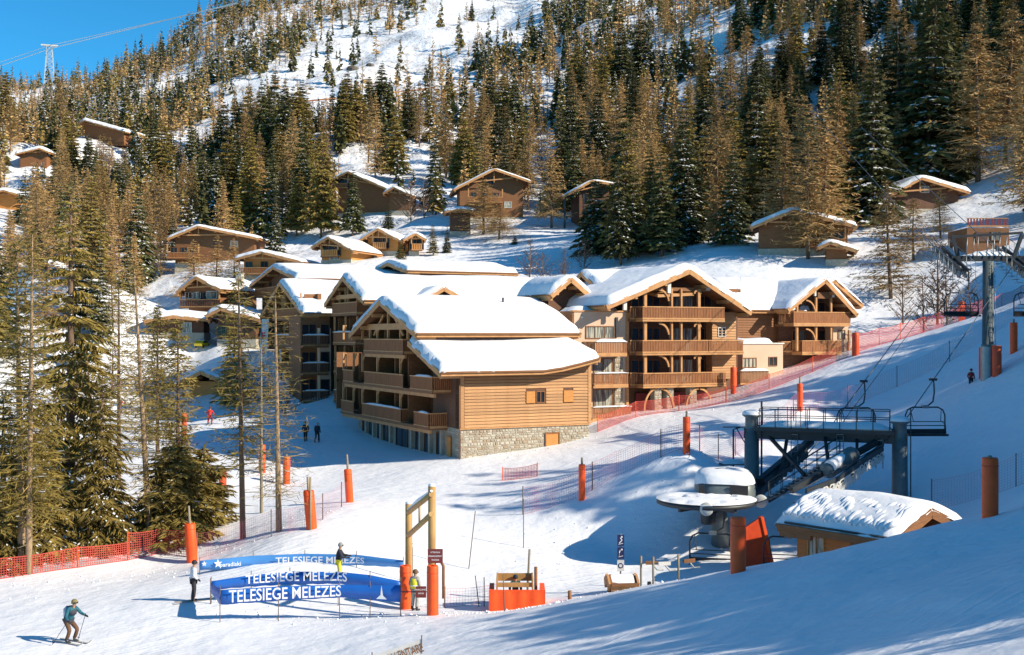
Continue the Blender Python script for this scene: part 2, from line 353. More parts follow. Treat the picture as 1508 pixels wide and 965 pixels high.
def roof(root, ax, u0, u1, v0, vr, v1, z0, zr, z1, T=0.55, name='roof', lift=None, gable=(True, True), hip=0.0, seed=0, fm='beam', over=0.12, purl=True, snow='roofsnow', liftv=True):
    """pitched roof: ridge along u at v=vr, eaves at v0 and v1; roof panels, rafters and the snow lying on them"""
    mp = axmap(ax); lf = lift or (lambda u: 0.0); th = 0.20
    def zz(u, v):
        if v <= vr: z = z0 + (zr - z0) * (v - v0) / max(vr - v0, 1e-6)
        else: z = z1 + (zr - z1) * (v1 - v) / max(v1 - vr, 1e-6)
        return z + lf(u) * (max(0., min(1., (vr - v) / max(vr - v0, 1e-6))) if liftv else 1.)
    m = MB(); nu = 8 if lift else 1
    for (va, vb) in ((v0, vr), (vr, v1)):
        if abs(vb - va) < 0.05: continue
        for k in range(nu):
            ua = u0 + (u1 - u0) * k / nu; ub = u0 + (u1 - u0) * (k + 1) / nu
            e = 1e-4 if (vb == v1 and va == vr) else 0
            q = [(ua, va), (ub, va), (ub, vb), (ua, vb)]
            top = [mp(u, v, zz(u, v - (1e-9 if v == vr else 0))) for u, v in q]; bot = [(x, y, z - th) for x, y, z in top]
            m.add(bot + top, [(0,1,2,3),(7,6,5,4),(0,4,5,1),(1,5,6,2),(2,6,7,3),(3,7,4,0)])
    rf = m.build(name, M['brownwood'], root)
    # barge boards on the gables, purlin ends, eave boards
    for gi, u in ((0, u0), (1, u1)):
        if not gable[gi]: continue
        for (va, vb) in ((v0, vr), (v1, vr)):
            if abs(va - vb) < 0.3: continue
            bb = MB(); o = -0.06 if gi == 0 else 0.06
            bb.beam(mp(u + o, va, zz(u, va) - .17), mp(u + o, vb, zz(u, vb) - .17), 0.09, 0.42, up=(0, 0, 1))
            bb.build('barge_board', M[fm], rf)
        if purl:
            for t in (0.04, 0.36, 0.72):
                for (va, vb) in ((v0, vr), (v1, vr)):
                    if abs(va - vb) < 1.5: continue
                    v = va + (vb - va) * t; pb = MB(); s_ = 1 if gi == 0 else -1
                    p0 = mp(u + s_ * .05, v, zz(u, v) - .42); p1 = mp(u + s_ * 1.7, v, zz(u, v) - .42)
                    pb.beam(p0, p1, .22, .30); pb.build('purlin', M[fm], rf)
    for v in (v0, v1):
        if abs(v - vr) < 0.3: continue
        eb = MB(); n = 8 if lift else 1; sg = -1 if v == v0 else 1
        for k in range(n):
            ua = u0 + (u1 - u0) * k / n; ub = u0 + (u1 - u0) * (k + 1) / n
            eb.beam(mp(ua, v + sg * .05, zz(ua, v) - .17), mp(ub, v + sg * .05, zz(ub, v) - .17), .08, .26)
            eb.beam(mp(ua, v + sg * .17, zz(ua, v) - .02), mp(ub, v + sg * .17, zz(ub, v) - .02), .13, .12, mi=1)
        eb.build('gutter', [M[fm], M['brownwood']], rf)
    # snow
    rs = random.Random(seed * 7 + 3); U = u1 - u0; Vd = v1 - v0
    nu = int(max(10, min(60, U / .3))); nv = int(max(12, min(64, Vd / .3)))
    s = MB()
    def edge(d, r=0.5): d = max(0., min(d / r, 1.)); return math.sqrt(max(0, 1 - (1 - d) ** 2))
    fl = lambda x, y: float(fbm(x + seed * 31, y + seed * 13, 1.3, 2))
    def warp(p): return 0.5 - 0.5 * math.cos(math.pi * p) * (1 - 0.0) if False else p
    us = [u0 - over + (U + 2 * over) * k / nu for k in range(nu + 1)]; vs = [v0 - over + (Vd + 2 * over) * k / nv for k in range(nv + 1)]
    top = []
    for i, u in enumerate(us):
        for j, v in enumerate(vs):
            du = min(u - us[0], us[-1] - u); dv = min(v - vs[0], vs[-1] - v)
            e = edge(du, .45) * edge(dv, .65)
            uu, vv = min(max(u, u0), u1), min(max(v, v0), v1); zb = zz(uu, vv)
            sm = 1.1; rd = abs(vv - vr)
            zb2 = zb - (max(0, sm - rd) ** 2) / (2 * sm) * abs((zr - min(z0, z1)) / max(.5, max(abs(v0 - vr), abs(v1 - vr)))) * .8
            th_ = T * (1 + .30 * float(fbm(u * .6 + seed * 5, v * .6, 2.2, 3)))
            ju = (fl(v * 2, u * .1) * .22) if du < .01 else 0; jv = (fl(u * 2, v * .1) * .26) if dv < .01 else 0
            cu, cv = (1 if u > (u0+u1)/2 else -1), (1 if v > (v0+v1)/2 else -1)
            if hip: # snow thins off a rounded corner
                pass
            top.append(mp(u + ju * cu, v + jv * cv, max(zb + 0.01, zb2 + th_ * e) if e > 0 else zb - .03))
    n1 = nv + 1; fs = []
    for i in range(nu):
        for j in range(nv):
            a = i * n1 + j; q = (a, a + n1, a + n1 + 1, a + 1); fs.append(q if ax == 'a' else q[::-1])
    s.add(top, fs, 0, True)
    sn = s.build('roof_snow', M[snow], root)
    return zz

def boards(root, p, q, z0, z1, step=.16, wd=.115, m='wood', up=True, posts=True, fancy=False):
    """balcony front from p to q (local a,b): handrail, foot rail and upright boards"""
    p = Vector((p[0], p[1], 0)); q = Vector((q[0], q[1], 0)); L = (q - p).length; d = (q - p) / L
    r = MB(); r.beam(p + Vector((0, 0, z1 - .04)), q + Vector((0, 0, z1 - .04)), .11, .09); bal = r.build('balcony_rail', M['beam'], root)
    r = MB(); r.beam(p + Vector((0, 0, z0 + .03)), q + Vector((0, 0, z0 + .03)), .10, .18); r.build('foot_rail', M['beam'], bal)
    k = MB(); n = int(L / step)
    nrm = Vector((-d.y, d.x, 0)) * .018
    for i in range(n):
        c = p + d * (L * (i + .5) / n); o = d * wd / 2; jz = ((i * 37) % 5) * .004
        k.add([c-o-nrm+Vector((0,0,z0+.12)), c+o-nrm+Vector((0,0,z0+.12)), c+o+nrm+Vector((0,0,z0+.12)), c-o+nrm+Vector((0,0,z0+.12)),
               c-o-nrm+Vector((0,0,z1-.085-jz)), c+o-nrm+Vector((0,0,z1-.085-jz)), c+o+nrm+Vector((0,0,z1-.085-jz)), c-o+nrm+Vector((0,0,z1-.085-jz))],
              [(0,3,2,1),(4,5,6,7),(0,1,5,4),(1,2,6,5),(2,3,7,6),(3,0,4,7)])
    k.build('railing_boards', M[m], bal, kind='stuff')
    return bal

def slab(root, a0, a1, b0, b1, z0, z1, m='brownwood', name='balcony_floor'):
    return MB().box(a0, a1, b0, b1, z0, z1).build(name, M[m], root)

def snowlip(root, a0, a1, b0, b1, z, t=.12, seed=0, name='snow_strip'):
    g = MB()
    def fn(u, v):
        e = min(1, 4 * min(v, 1 - v) + .0) ** .5 * min(1, 8 * min(u, 1 - u)) ** .5
        return (a0 + (a1 - a0) * u, b0 + (b1 - b0) * v, z + t * e * (1 + .5 * float(vnoise(u * 7 + seed, v * 3 + seed))))
    n = max(4, int(max(abs(a1 - a0), 1) * 2)); mm = max(4, int(max(abs(b1 - b0), 1) * 2))
    g.grid(fn, n, mm); g.box(a0 + .01, a1 - .01, b0 + .01, b1 - .01, z - .02, z + .01)
    return g.build(name, M['clumpsnow'], root)

def window(root, ax, c, o, z0, z1, w, panes=2, fm='brownwood', gl='glass', out=-1, shutters=False, sm='gold'):
    """ax 'a': window in a wall facing -b, centred at a=c, wall face at b=o.  ax 'b': wall facing -a."""
    T = (lambda u, d, z: (c + u, o + out * d, z)) if ax == 'a' else (lambda u, d, z: (o + out * d, c + u, z))
    def bx(mb, u0, u1, d0, d1, za, zb):
        p = T(u0, d0, za); q = T(u1, d1, zb)
        mb.box(min(p[0], q[0]), max(p[0], q[0]), min(p[1], q[1]), max(p[1], q[1]), za, zb)
    f = MB(); t = .07; h = w / 2
    bx(f, -h, h, -.05, .07, z0, z0 + t); bx(f, -h, h, -.05, .07, z1 - t, z1)
    bx(f, -h, -h + t, -.05, .07, z0 + t, z1 - t); bx(f, h - t, h, -.05, .07, z0 + t, z1 - t)
    for k in range(1, panes):
        u = -h + w * k / panes; bx(f, u - .03, u + .03, -.05, .06, z0 + t, z1 - t)
    fr = f.build('window', M[fm], root)
    g = MB(); bx(g, -h + t, h - t, -.02, .012, z0 + t, z1 - t); g.build('pane', M[gl], fr)
    if shutters:
        for sg in (-1, 1):
            s_ = MB(); a_ = sorted((sg * (h + .02), sg * (h + .02 + w * .5))); bx(s_, a_[0], a_[1], 0.01, .06, z0, z1); s_.build('shutter', M[sm], fr)
    return fr

def quoin_stones(root, pts, name='stones', m='stone'):
    """rubble masonry standing proud of its mortar; pts = list of (fn, u0, u1, z0, z1)"""
    k = MB(); rs = random.Random(4)
    for (fn, u0, u1, zl, zh) in pts:
        z = zl
        while z < zh - .08:
            hh = min(rs.uniform(.10, .24), zh - z); u = u0
            while u < u1 - .05:
                ww = min(rs.uniform(.12, .46), u1 - u); d = rs.uniform(.02, .055); g = .022
                x = [fn(u + g, 0, z + g), fn(u + ww - g, 0, z + g), fn(u + ww - g, 0, z + hh - g), fn(u + g, 0, z + hh - g)]
                i = .03
                y = [fn(u + g + i*rs.uniform(.4,2.2), d, z + g + i*rs.uniform(.0,1.8)), fn(u + ww - g - i*rs.uniform(.4,2.2), d, z + g + i*rs.uniform(.0,1.8)), fn(u + ww - g - i*rs.uniform(.4,1.6), d, z + hh - g - i*rs.uniform(.2,1.2)), fn(u + g + i, d, z + hh - g - i*rs.uniform(.2,1.2))]
                k.add(x + y, [(4,5,6,7),(0,1,5,4),(1,2,6,5),(2,3,7,6),(3,0,4,7)], rs.choice((0, 0, 1, 2)))
                u += ww
            z += hh
    return k.build(name, [M[m], M['stoneb'], M['stonec']], root, kind='stuff')
M['stoneb'] = mat('pale_stone', (0.55, 0.50, 0.40), 0.85, c2=(0.40, 0.36, 0.29), scale=3, bump=0.02)
M['stonec'] = mat('ochre_stone', (0.40, 0.30, 0.20), 0.85, c2=(0.27, 0.21, 0.15), scale=3, bump=0.02)

def planks(root, a0, a1, b, z0, z1, h=.235, m='siding', clip=None, name='plank', proud=.03, holes=()):
    """horizontal weatherboards on a wall facing -b, each a piece of its own"""
    z = z0; i = 0; cache = {}
    while z < z1 - .05:
        hh = min(h, z1 - z); segs = [(a0, a1)]
        for (h0, h1, y0, y1) in holes:
            if z + hh > y0 + .02 and z < y1 - .02:
                ns = []
                for (s0, s1) in segs:
                    if h0 > s0 and h1 < s1: ns += [(s0, h0), (h1, s1)]
                    else: ns.append((s0, s1))
                segs = ns
        for (s0, s1) in segs:
            if clip: s0 = max(s0, clip(z + hh))
            if s1 - s0 < .1: continue
            key = (round(s1 - s0, 2), round(hh, 3))
            if key not in cache:
                L = s1 - s0
                cache[key] = MB().add([(0,0,0.02),(L,0,0.02),(L,0,hh-.02),(0,0,hh-.02),(0,-.05,0.02),(L,-.05,0.02),(L,-.015,hh-.02),(0,-.015,hh-.02)],
                                  [(0,1,2,3),(7,6,5,4),(0,4,5,1),(1,5,6,2),(2,6,7,3),(3,7,4,0)]).mesh('plank', M[m])
            inst(cache[key], name, root, (s0, b - proud + .028, z))
        z += hh; i += 1

# ------------------------------------------------------------------ the big residence in front: stone foot, planked gable end, stacked balconies
ANG = math.atan2(0.447, 0.894)
B1 = Frame('apartment_chalet', 'front apartment chalet with stone base, planked end wall and two stepped snow-laden roofs', 'building', -3.8, 85.0, -9.3, ANG)
b1 = B1.root
def flat(root, poly_ab, z0, z1, m, name='wall'):
    k = MB(); k.prism(poly_ab, lambda x, y: (x, y, z0), lambda x, y: (x, y, z1)); return k.build(name, M[m], root)
def wallbox(root, a0, a1, b0, b1_, z0, z1, m, name='wall'): return MB().box(a0, a1, b0, b1_, z0, z1).build(name, M[m], root)
# core
wallbox(b1, 0, 11.0, 0.012, 5.2, 2.3, 6.55, 'darkwood');  # backing coloured dark to put shade into the gaps between planks
wallbox(b1, .05, 10.95, .05, 23.0, -1.6, 2.3, 'mortar', 'stone_base')
quoin_stones(b1, [(lambda u, d, z: (u, .05 - d, z), 0.0, 7.05, -1.2, 2.27), (lambda u, d, z: (u, .05 - d, z), 8.35, 11.0, -1.2, 2.27), (lambda u, d, z: (u, .05 - d, z), 7.05, 8.35, 1.75, 2.27),
                  (lambda u, d, z: (.05 - d, u, z), 0.0, 23, -1.4, -.2), (lambda u, d, z: (.05 - d, u, z), 0.0, 1.0, -.2, 2.27), (lambda u, d, z: (.05 - d, u, z), 0, 23, 1.85, 2.27)], 'stones')
window(b1, 'a', 7.7, .0, .55, 1.75, 1.25, 1, gl='gold', fm='wood')
MB().box(-.06, 11.05, -.07, .0, 2.24, 2.34).build('sill_board', M['beam'], b1)
lift1 = lambda u: 0.16 * max(0, u - 6.8) ** 1.15
planks(b1, .32, 10.9, 0, 2.34, 7.05, clip=lambda z: .32 if z < 6.55 else 7.2 + (z - 6.5) / .17, holes=((B1.a(774, 0), B1.a(804, 0), 4.05, 4.95), (B1.a(829, 0), B1.a(844, 0), 4.05, 4.95)))
for a_ in (0.0, 10.85):
    MB().box(a_, a_ + .28, -.07, .02, 2.36, 6.5 if a_ < 5 else 7.0).build('corner_board', M['siding'], b1)
wn = window(b1, 'a', B1.a(796, 0), 0.02, 4.05, 4.95, .78, 2, fm='brownwood'); MB().box(B1.a(774.5, 0), B1.a(787.5, 0), -.10, -.04, 4.05, 4.95).build('shutter', M['gold'], wn)
wn = MB().box(B1.a(829.5, 0), B1.a(843.5, 0), -.10, -.0, 4.05, 4.95).build('shutter', M['gold'], b1)
wc = MB(); wc.tube([(-.12, -.12, -.9), (-.12, -.12, 6.4)], .055, 8); wc.build('downpipe', M['brownwood'], b1)
# upper body
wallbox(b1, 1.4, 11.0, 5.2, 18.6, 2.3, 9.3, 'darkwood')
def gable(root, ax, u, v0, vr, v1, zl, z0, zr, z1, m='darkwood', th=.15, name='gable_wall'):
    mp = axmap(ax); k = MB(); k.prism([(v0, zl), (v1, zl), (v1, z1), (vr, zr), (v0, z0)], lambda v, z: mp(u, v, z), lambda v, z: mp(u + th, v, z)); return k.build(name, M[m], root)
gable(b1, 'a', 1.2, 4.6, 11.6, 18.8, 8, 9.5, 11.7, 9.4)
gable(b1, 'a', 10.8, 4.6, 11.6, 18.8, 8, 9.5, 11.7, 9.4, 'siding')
roof(b1, 'a', -2.0, 12.3, 3.7, 11.6, 19.4, 9.35, 12.05, 9.25, T=.62, seed=1)
roof(b1, 'a', -2.0, 11.3, -1.0, 5.3, 5.31, 6.55, 8.75, 8.75, T=.60, lift=lift1, seed=2, gable=(True, True), name='lower_roof')
wallbox(b1, 1.4, 11.0, 5.25, 5.4, 8.0, 9.25, 'brownwood')
# slanting hand over the top balcony
for k_, (zf, segs) in enumerate([(2.35, [(502.5, 521, 0), (533, 590.5, 1), (609.5, 631, 1)]), (5.1, [(505.5, 520.5, 0), (536.5, 593.5, 0), (604, 636.8, 1)]), (7.9, [(536, 594, 1)])]):
    for (p0, p1, ret) in segs:
        bb0, bb1 = B1.b(p1, -1.5), B1.b(p0, -1.5)
        boards(b1, (-1.5, bb0), (-1.5, bb1), zf - .1, zf + 1.0)
        if ret: boards(b1, (-1.42, bb0), (0.05, bb0), zf - .1, zf + 1.0)
        if k_ < 2 and p0 in (533, 604, 609.5): snowlip(b1, -1.6, -1.38, bb0, bb1 - 1, zf + 1.0, .12, seed=k_)
    lo = B1.b(segs[-1][1], -1.5); hi = B1.b(segs[0][0], -1.5)
    slab(b1, -1.56, 1.4, lo - .02, hi, zf - .28, zf - .06)
    MB().beam((-1.3, lo, zf - .42), (-1.3, hi, zf - .42), .2, .26).build('joist', M['beam'], b1)
    # dark boarded recess behind: back wall, cross walls, doors, posts
    z1_ = zf + (2.5 if k_ < 2 else 2.2); ze_ = min(z1_, 6.6)
    if k_ < 2:
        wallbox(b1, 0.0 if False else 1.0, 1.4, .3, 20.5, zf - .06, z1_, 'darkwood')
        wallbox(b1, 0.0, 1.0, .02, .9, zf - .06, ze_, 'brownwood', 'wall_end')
    for j, px in enumerate((512, 527, 546, 574, 600, 620) if k_ < 2 else (560, 585)):
        bb = B1.b(px, 0.2); wallbox(b1, -.9, 1.0, bb - .08, bb + .08, zf - .05, z1_, 'brownwood', 'partition')
        window(b1, 'b', bb - 1.3, 1.0 if k_ < 2 else 1.2, zf, zf + 2.05, 1.5, 2, gl='glass')
    for j, px in enumerate((506, 521, 534, 556, 590)):
        bb = B1.b(px, -1.3); MB().beam((-1.3, bb, zf + .9), (-1.3, bb, z1_), .16, .16).build('post', M['beam'], b1)
        MB().beam((-1.3, bb, z1_ - .7), (-1.3, bb - .7, z1_ - .05), .10, .12).build('brace', M['beam'], b1)
for j, px in enumerate((535, 545, 557, 566, 613, 626, 644)):
    window(b1, 'b', B1.b(px + 2, 0), .0, -.2, 1.75, 1.0 if j < 4 else .8, 1, fm='brownwood', gl='glass')
window(b1, 'b', B1.b(592, 0), .0, -.6, 1.8, 2.6, 2, fm='darkwood', gl='glass')
MB().box(-.1, .0, B1.b(662, 0) - .35, B1.b(662, 0) + .35, -.15, 1.6).build('shutter', M['gold'], b1)
for j, px in enumerate((540, 551, 562, 576, 607, 620, 634, 651)):
    bb = B1.b(px, -.05); MB().box(-.20, .04, bb - .15, bb + .15, -.9, 2.06).build('pilaster', M['stone'], b1)
for v in (7.2, 11.6, 16.0):
    MB().beam((-1.3, v, 8.9), (-1.3, v, 9.7 + (1.6 if v == 11.6 else .4)), .18, .18).build('post', M['beam'], b1)
MB().beam((-1.3, 5.6, 9.9), (-1.3, 17.6, 9.9), .2, .5).build('tie_beam', M['beam'], b1)
for sg in (-1, 1): MB().beam((-1.3, 11.6 + sg * 3.4, 9.2), (-1.3, 11.6 + sg * 1.1, 10.9), .14, .16).build('brace', M['beam'], b1)
vt = MB(); vt.tube([(8.2, 9.6, 11.6), (8.2, 9.6, 12.35)], .09, 8); vt.build('vent_pipe', M['darksteel'], b1)

# ------------------------------------------------------------------ middle residence
def left_block(name, label, a0, vr, v0, v1, z0, zr, z1, ulen, rails, zrail, sidepx, base_z, T=.6, seed=3, cross=None, ref=(-3.8, 85.0, -9.3)):
    f = Frame(name, label, 'building', *ref, ANG); r = f.root
    roof(r, 'a', a0, a0 + ulen, v0, vr, v1, z0, zr, z1, T=T, seed=seed)
    gable(r, 'a', a0 + 2.6, v0 + .8, vr, v1 - .8, base_z, z0 - .1, zr - .3, z1 - .1)
    wallbox(r, a0 + 2.75, a0 + ulen - .8, v0 + .9, v1 - .9, base_z, z0 - .1, 'darkwood')
    for i, (zf, segs) in enumerate(zip(zrail, rails)):
        lo = 1e9; hi = -1e9
        for (q0, q1) in segs:
            x0, x1 = f.b(q1, a0 + .4), f.b(q0, a0 + .4); lo = min(lo, x0); hi = max(hi, x1)
            boards(r, (a0 + .4, x0), (a0 + .4, x1), zf - .1, zf + 1.0); boards(r, (a0 + .45, x0), (a0 + 1.9, x0), zf - .1, zf + 1.0)
            if i % 2: snowlip(r, a0 + .3, a0 + .52, x0, x1, zf + 1.0, .1, seed=i)
        slab(r, a0 + .34, a0 + 2.6, lo - .03, hi, zf - .28, zf - .06)
        wallbox(r, a0 + 2.2, a0 + 2.6, lo - .5, hi + .2, zf - .06, zf + 2.45, 'brownwood')
        n = max(2, int((hi - lo) / 3.4))
        for k in range(n + 1):
            b_ = lo + (hi - lo) * k / n; wallbox(r, a0 + .9, a0 + 2.2, b_ - .07, b_ + .07, zf - .05, zf + 2.4, 'brownwood', 'partition')
            MB().beam((a0 + .55, b_, zf + .9), (a0 + .55, b_, zf + 2.5), .16, .16).build('post', M['beam'], r)
            if k < n: window(r, 'b', b_ + 1.6, a0 + 2.2, zf, zf + 2.0, 1.7, 2, gl='glass')
    MB().beam((a0 + .5, v0 + 1.6, z0 + .5), (a0 + .5, v1 - 1.6, z0 + .5), .18, .4).build('tie_beam', M['beam'], r)
    for v in (vr - (vr - v0) * .45, vr, vr + (v1 - vr) * .45):
        MB().beam((a0 + .5, v, z0 - .5), (a0 + .5, v, z0 + (zr - z0) * (1 if v == vr else .5) - .2), .15, .15).build('king_post', M['beam'], r)
    return f
f2 = left_block('apartment_chalet', 'middle apartment chalet with steep left gable, tucked behind the front chalet', .5, 28.8, 22.8, 34.6, 12.4, 14.8, 12.3, 22,
     [[(489, 526)], [(491, 524)], [(492, 520)], [(492, 521)]], [11.35, 8.5, 5.65, 2.8], None, -.8, seed=4)
# its cross gable, whose ridge runs towards the piste, and grey-blue stair shaft
r2 = f2.root
ca = f2.a(650, 22); c0 = f2.a(603, 22); c1 = f2.a(697, 22)
roof(r2, 'b', 21.4, 29, c0, ca, c1, 11.9, 13.7, 11.9, T=.5, seed=5, gable=(True, False))
gable(r2, 'b', 22.6, c0 + .5, ca, c1 - .5, 9.5, 11.8, 13.4, 11.8)
wallbox(r2, 1.6, 3.4, 22.0, 23.6, -.8, 8.5, 'darkwood', 'stair_shaft')
wallbox(r2, 20, 27, 24, 34, 5, 12.2, 'siding')
# ------------------------------------------------------------------ left residence
f3 = left_block('apartment_chalet', 'left apartment chalet whose rounded snowy gable rises behind a bare larch', -1.2, 45.2, 36.4, 53.6, 11.4, 14.9, 11.3, 17,
     [[(402, 441)], [(404, 446)], [(408, 444)], [(412, 440)]], [11.05, 8.2, 5.3, 2.5], None, -.8, seed=6)
r3 = f3.root
wallbox(r3, f3.a(443, 36.6), f3.a(486, 36.6), 36.7, 41, -.8, 11.2, 'brownwood')
wallbox(r3, f3.a(470, 36), f3.a(487, 36), 35.9, 36.7, -.8, 9.9, 'cream', 'rendered_bay')
for zf in (8.2, 5.4, 2.6):
    x0, x1 = f3.a(446, 35.2), f3.a(484, 35.2)
    boards(r3, (x0, 35.2), (x1, 35.2), zf - .1, zf + 1.0, m='darkwood'); slab(r3, x0, x1, 35.15, 36.7, zf - .28, zf - .06); snowlip(r3, x0, x1, 35.1, 35.32, zf + 1.0, .12)
    window(r3, 'a', f3.a(478.5, 35.9), 35.9, zf + .1, zf + 2.1, 1.0, 1, gl='glass'); window(r3, 'a', f3.a(455, 36.7), 36.7, zf + .1, zf + 2.1, 1.6, 2, gl='glass')
# ------------------------------------------------------------------ roofs seen over them
def back_roof(label, pxa, pya, pxl, pyl, pxr, pyr, z, L, seed, T=.55, wall='darkwood', floors=2):
    """a chalet whose gable faces left like the others; px/py give its gable as seen"""
    g = gat(pxa, z); f = Frame('chalet', label, 'building', g.x, g.y, g.z - .3, ANG)
    b0, b1_ = f.b(pxr, 0), f.b(pxl, 0); zr = f.z(pya, 0, 0) - .55; zl = f.z(pyl, 0, b1_) - .3; zrr = f.z(pyr, 0, b0) - .3
    ze = (zl + zrr) / 2; r = f.root
    roof(r, 'a', 0, L, b0, 0, b1_, ze, zr, ze, T=T, seed=seed)
    gable(r, 'a', 1.5, b0 + .7, 0, b1_ - .7, -1.5, ze - .1, zr - .3, ze - .1, wall)
    wallbox(r, 1.6, L - .8, b0 + .8, b1_ - .8, -1.5, ze - .1, wall)
    for k in range(floors):
        zf = ze - 1.6 - 2.8 * k
        if zf < 0: break
        boards(r, (.4, b0 + 1.2), (.4, b1_ - 1.2), zf, zf + 1.05); slab(r, .35, 1.5, b0 + 1.2, b1_ - 1.2, zf - .15, zf + .02)
        for t in (.3, .55, .78): window(r, 'b', b0 + (b1_ - b0) * t, 1.5, zf + .1, zf + 2.0, 1.5, 2)
    return f
back_roof('snowy roofed chalet behind the left apartment chalet with a broad low gable', 403, 386, 368, 411, 438, 413, 146, 19, 8)
back_roof('snowy roofed chalet rising behind the middle apartment chalet', 571, 381, 535, 400, 600, 399, 146, 15, 9)
back_roof('little snow-domed roof between the middle and the right apartment chalets', 783, 414, 760, 430, 806, 430, 122, 5.5, 10, floors=1)
# ------------------------------------------------------------------ trees
def quick_mesh(name, V, Fs, mi, mats):
    me = bpy.data.meshes.new(name); V = np.asarray(V, float); Fs = np.asarray(Fs, int)
    me.vertices.add(len(V)); me.vertices.foreach_set('co', V.ravel())
    me.loops.add(Fs.size); me.loops.foreach_set('vertex_index', Fs.ravel()); me.polygons.add(len(Fs))
    me.polygons.foreach_set('loop_start', np.arange(0, Fs.size, 3)); me.polygons.foreach_set('loop_total', np.full(len(Fs), 3))
    for m in mats: me.materials.append(m)
    me.polygons.foreach_set('material_index', np.asarray(mi, int)); me.update(calc_edges=True)
    return me

def tri_cloud(rs, base, tip, width, droop_n=None):
    """ragged triangles from base points to tips, 'width' wide at the base end"""
    d = tip - base; L = np.linalg.norm(d, axis=1, keepdims=True) + 1e-6
    side = np.cross(d / L, rs.normal(size=d.shape)); side /= (np.linalg.norm(side, axis=1, keepdims=True) + 1e-6)
    wv = side * np.asarray(width).reshape(-1, 1) / 2
    m = base + d * rs.uniform(0.25, 0.5, (len(d), 1))
    return np.stack([base - wv * 0.3, m + wv, tip, m - wv], 1)      # kite: two triangles

def kite_faces(n, off=0):
    i = np.arange(n)[:, None] * 4 + off
    return np.concatenate([i + [0, 1, 2], i + [0, 2, 3]], 0)

def branch_set(rs, h, rmax, t0, nw, nb, shape=0.85, droop=0.35, rise=0.1, irregular=0.25, miss=0.0):
    """main branches: arrays of start, end, control (drooping curve), length"""
    S = []; E = []; T = []
    for k in range(nw):
        t = t0 + (1 - t0) * (k + rs.uniform(-.3, .3)) / nw
        t = min(max(t, t0), 0.985)
        rr = rmax * ((1 - t) / (1 - t0)) ** shape + 0.12
        n = max(3, int(round(nb * (0.55 + 0.45 * (1 - t)))))
        a0 = rs.uniform(0, 6.28)
        for j in range(n):
            if rs.rand() < miss: continue
            a = a0 + 6.283 * j / n + rs.uniform(-.35, .35)
            L = rr * rs.uniform(1 - irregular * 1.4, 1 + irregular * 0.6)
            z = t * h + rs.uniform(-.1, .1)
            S.append((0, 0, z)); E.append((math.cos(a) * L, math.sin(a) * L, z + L * (rise - droop * (1 - 0.6 * t)))); T.append(t)
    return np.array(S), np.array(E), np.array(T)

def along(S, E, u, sag):
    L = np.linalg.norm(E - S, axis=1, keepdims=True)
    p = S + (E - S) * u; p[:, 2:3] += sag * L * (u * (1 - u)) * 4 * 0.25
    return p

def spruce_crown(seed, h, rmax, t0=0.06, nw=26, nb=8, tw=6, snow=0.35, tsize=1.0, droop=0.35, shape=0.85, miss=0.0, mats=None, wf=1.0, sf=1.0):
    rs = np.random.RandomState(seed); S, E, T = branch_set(rs, h, rmax, t0, nw, nb, shape, droop, miss=miss)
    n = len(S); L = np.linalg.norm(E - S, axis=1); K = []; mi = []
    D = (E - S) / L[:, None]; side = np.stack([-D[:, 1], D[:, 0], np.zeros(n)], 1)
    for q in range(tw):
        u = (q + rs.uniform(.1, .9, n)) / tw; u = u * 0.85 + 0.15
        b = along(S, E, u[:, None], 0.35)
        for sg in (-1, 1):
            ln = (0.16 + 0.34 * (1 - u)) * L * rs.uniform(.6, 1.25, n) + 0.18 * tsize
            tip = b + D * (ln * 0.55)[:, None] + side * (sg * ln * rs.uniform(.5, 1.0, n))[:, None]
            tip[:, 2] -= ln * rs.uniform(.10, .55, n)
            K.append(tri_cloud(rs, b, tip, ln * rs.uniform(.45, .8, n) * wf)); mi.append(np.zeros(n))
    b = along(S, E, np.full((n, 1), .7), 0.35); tip = E + D * 0.15
    K.append(tri_cloud(rs, b, tip, 0.3 * L * wf)); mi.append(np.zeros(n))
    # crown tip
    z = rs.uniform(.95, 1.0, 8) * h; a = rs.uniform(0, 6.28, 8)
    tb = np.stack([0*z, 0*z, z], 1); tt = tb + np.stack([np.cos(a) * .28, np.sin(a) * .28, rs.uniform(-.1, .5, 8)], 1)
    K.append(tri_cloud(rs, tb, tt, np.full(8, .16))); mi.append(np.zeros(8))
    if snow > 0:                                        # snow lying along the upper side of the branches
        for q in range(max(3, tw * 3 // 4)):
            sel = rs.rand(n) < snow
            if not sel.any(): continue
            u = rs.uniform(.35, 1.0, n)[sel]; s_, e_, l_, d_, sd_ = S[sel], E[sel], L[sel], D[sel], side[sel]
            c = along(s_, e_, u[:, None], 0.35); c[:, 2] += 0.05 + 0.03 * l_
            c += sd_ * (rs.uniform(-.22, .22, len(c)) * l_)[:, None]
            wd = np.clip(l_ * rs.uniform(.09, .18, len(c)), .10, .45) * tsize * sf; lg = wd * rs.uniform(1.0, 1.9, len(c))
            q0 = c - d_ * lg[:, None] * .6; q2 = c + d_ * lg[:, None] * .6; q2[:, 2] -= lg * .25
            q1 = c + sd_ * wd[:, None] * .6; q3 = c - sd_ * wd[:, None] * .6
            q1[:, 2] -= wd * .25; q3[:, 2] -= wd * .25
            K.append(np.stack([q0, q1, q2, q3], 1)); mi.append(np.ones(len(c)))
    V = np.concatenate(K, 0); m = np.concatenate(mi); nf = len(V)
    return quick_mesh('crown', V.reshape(-1, 3), kite_faces(nf), np.concatenate([m, m]), mats or [M['needle'], M['clumpsnow']])

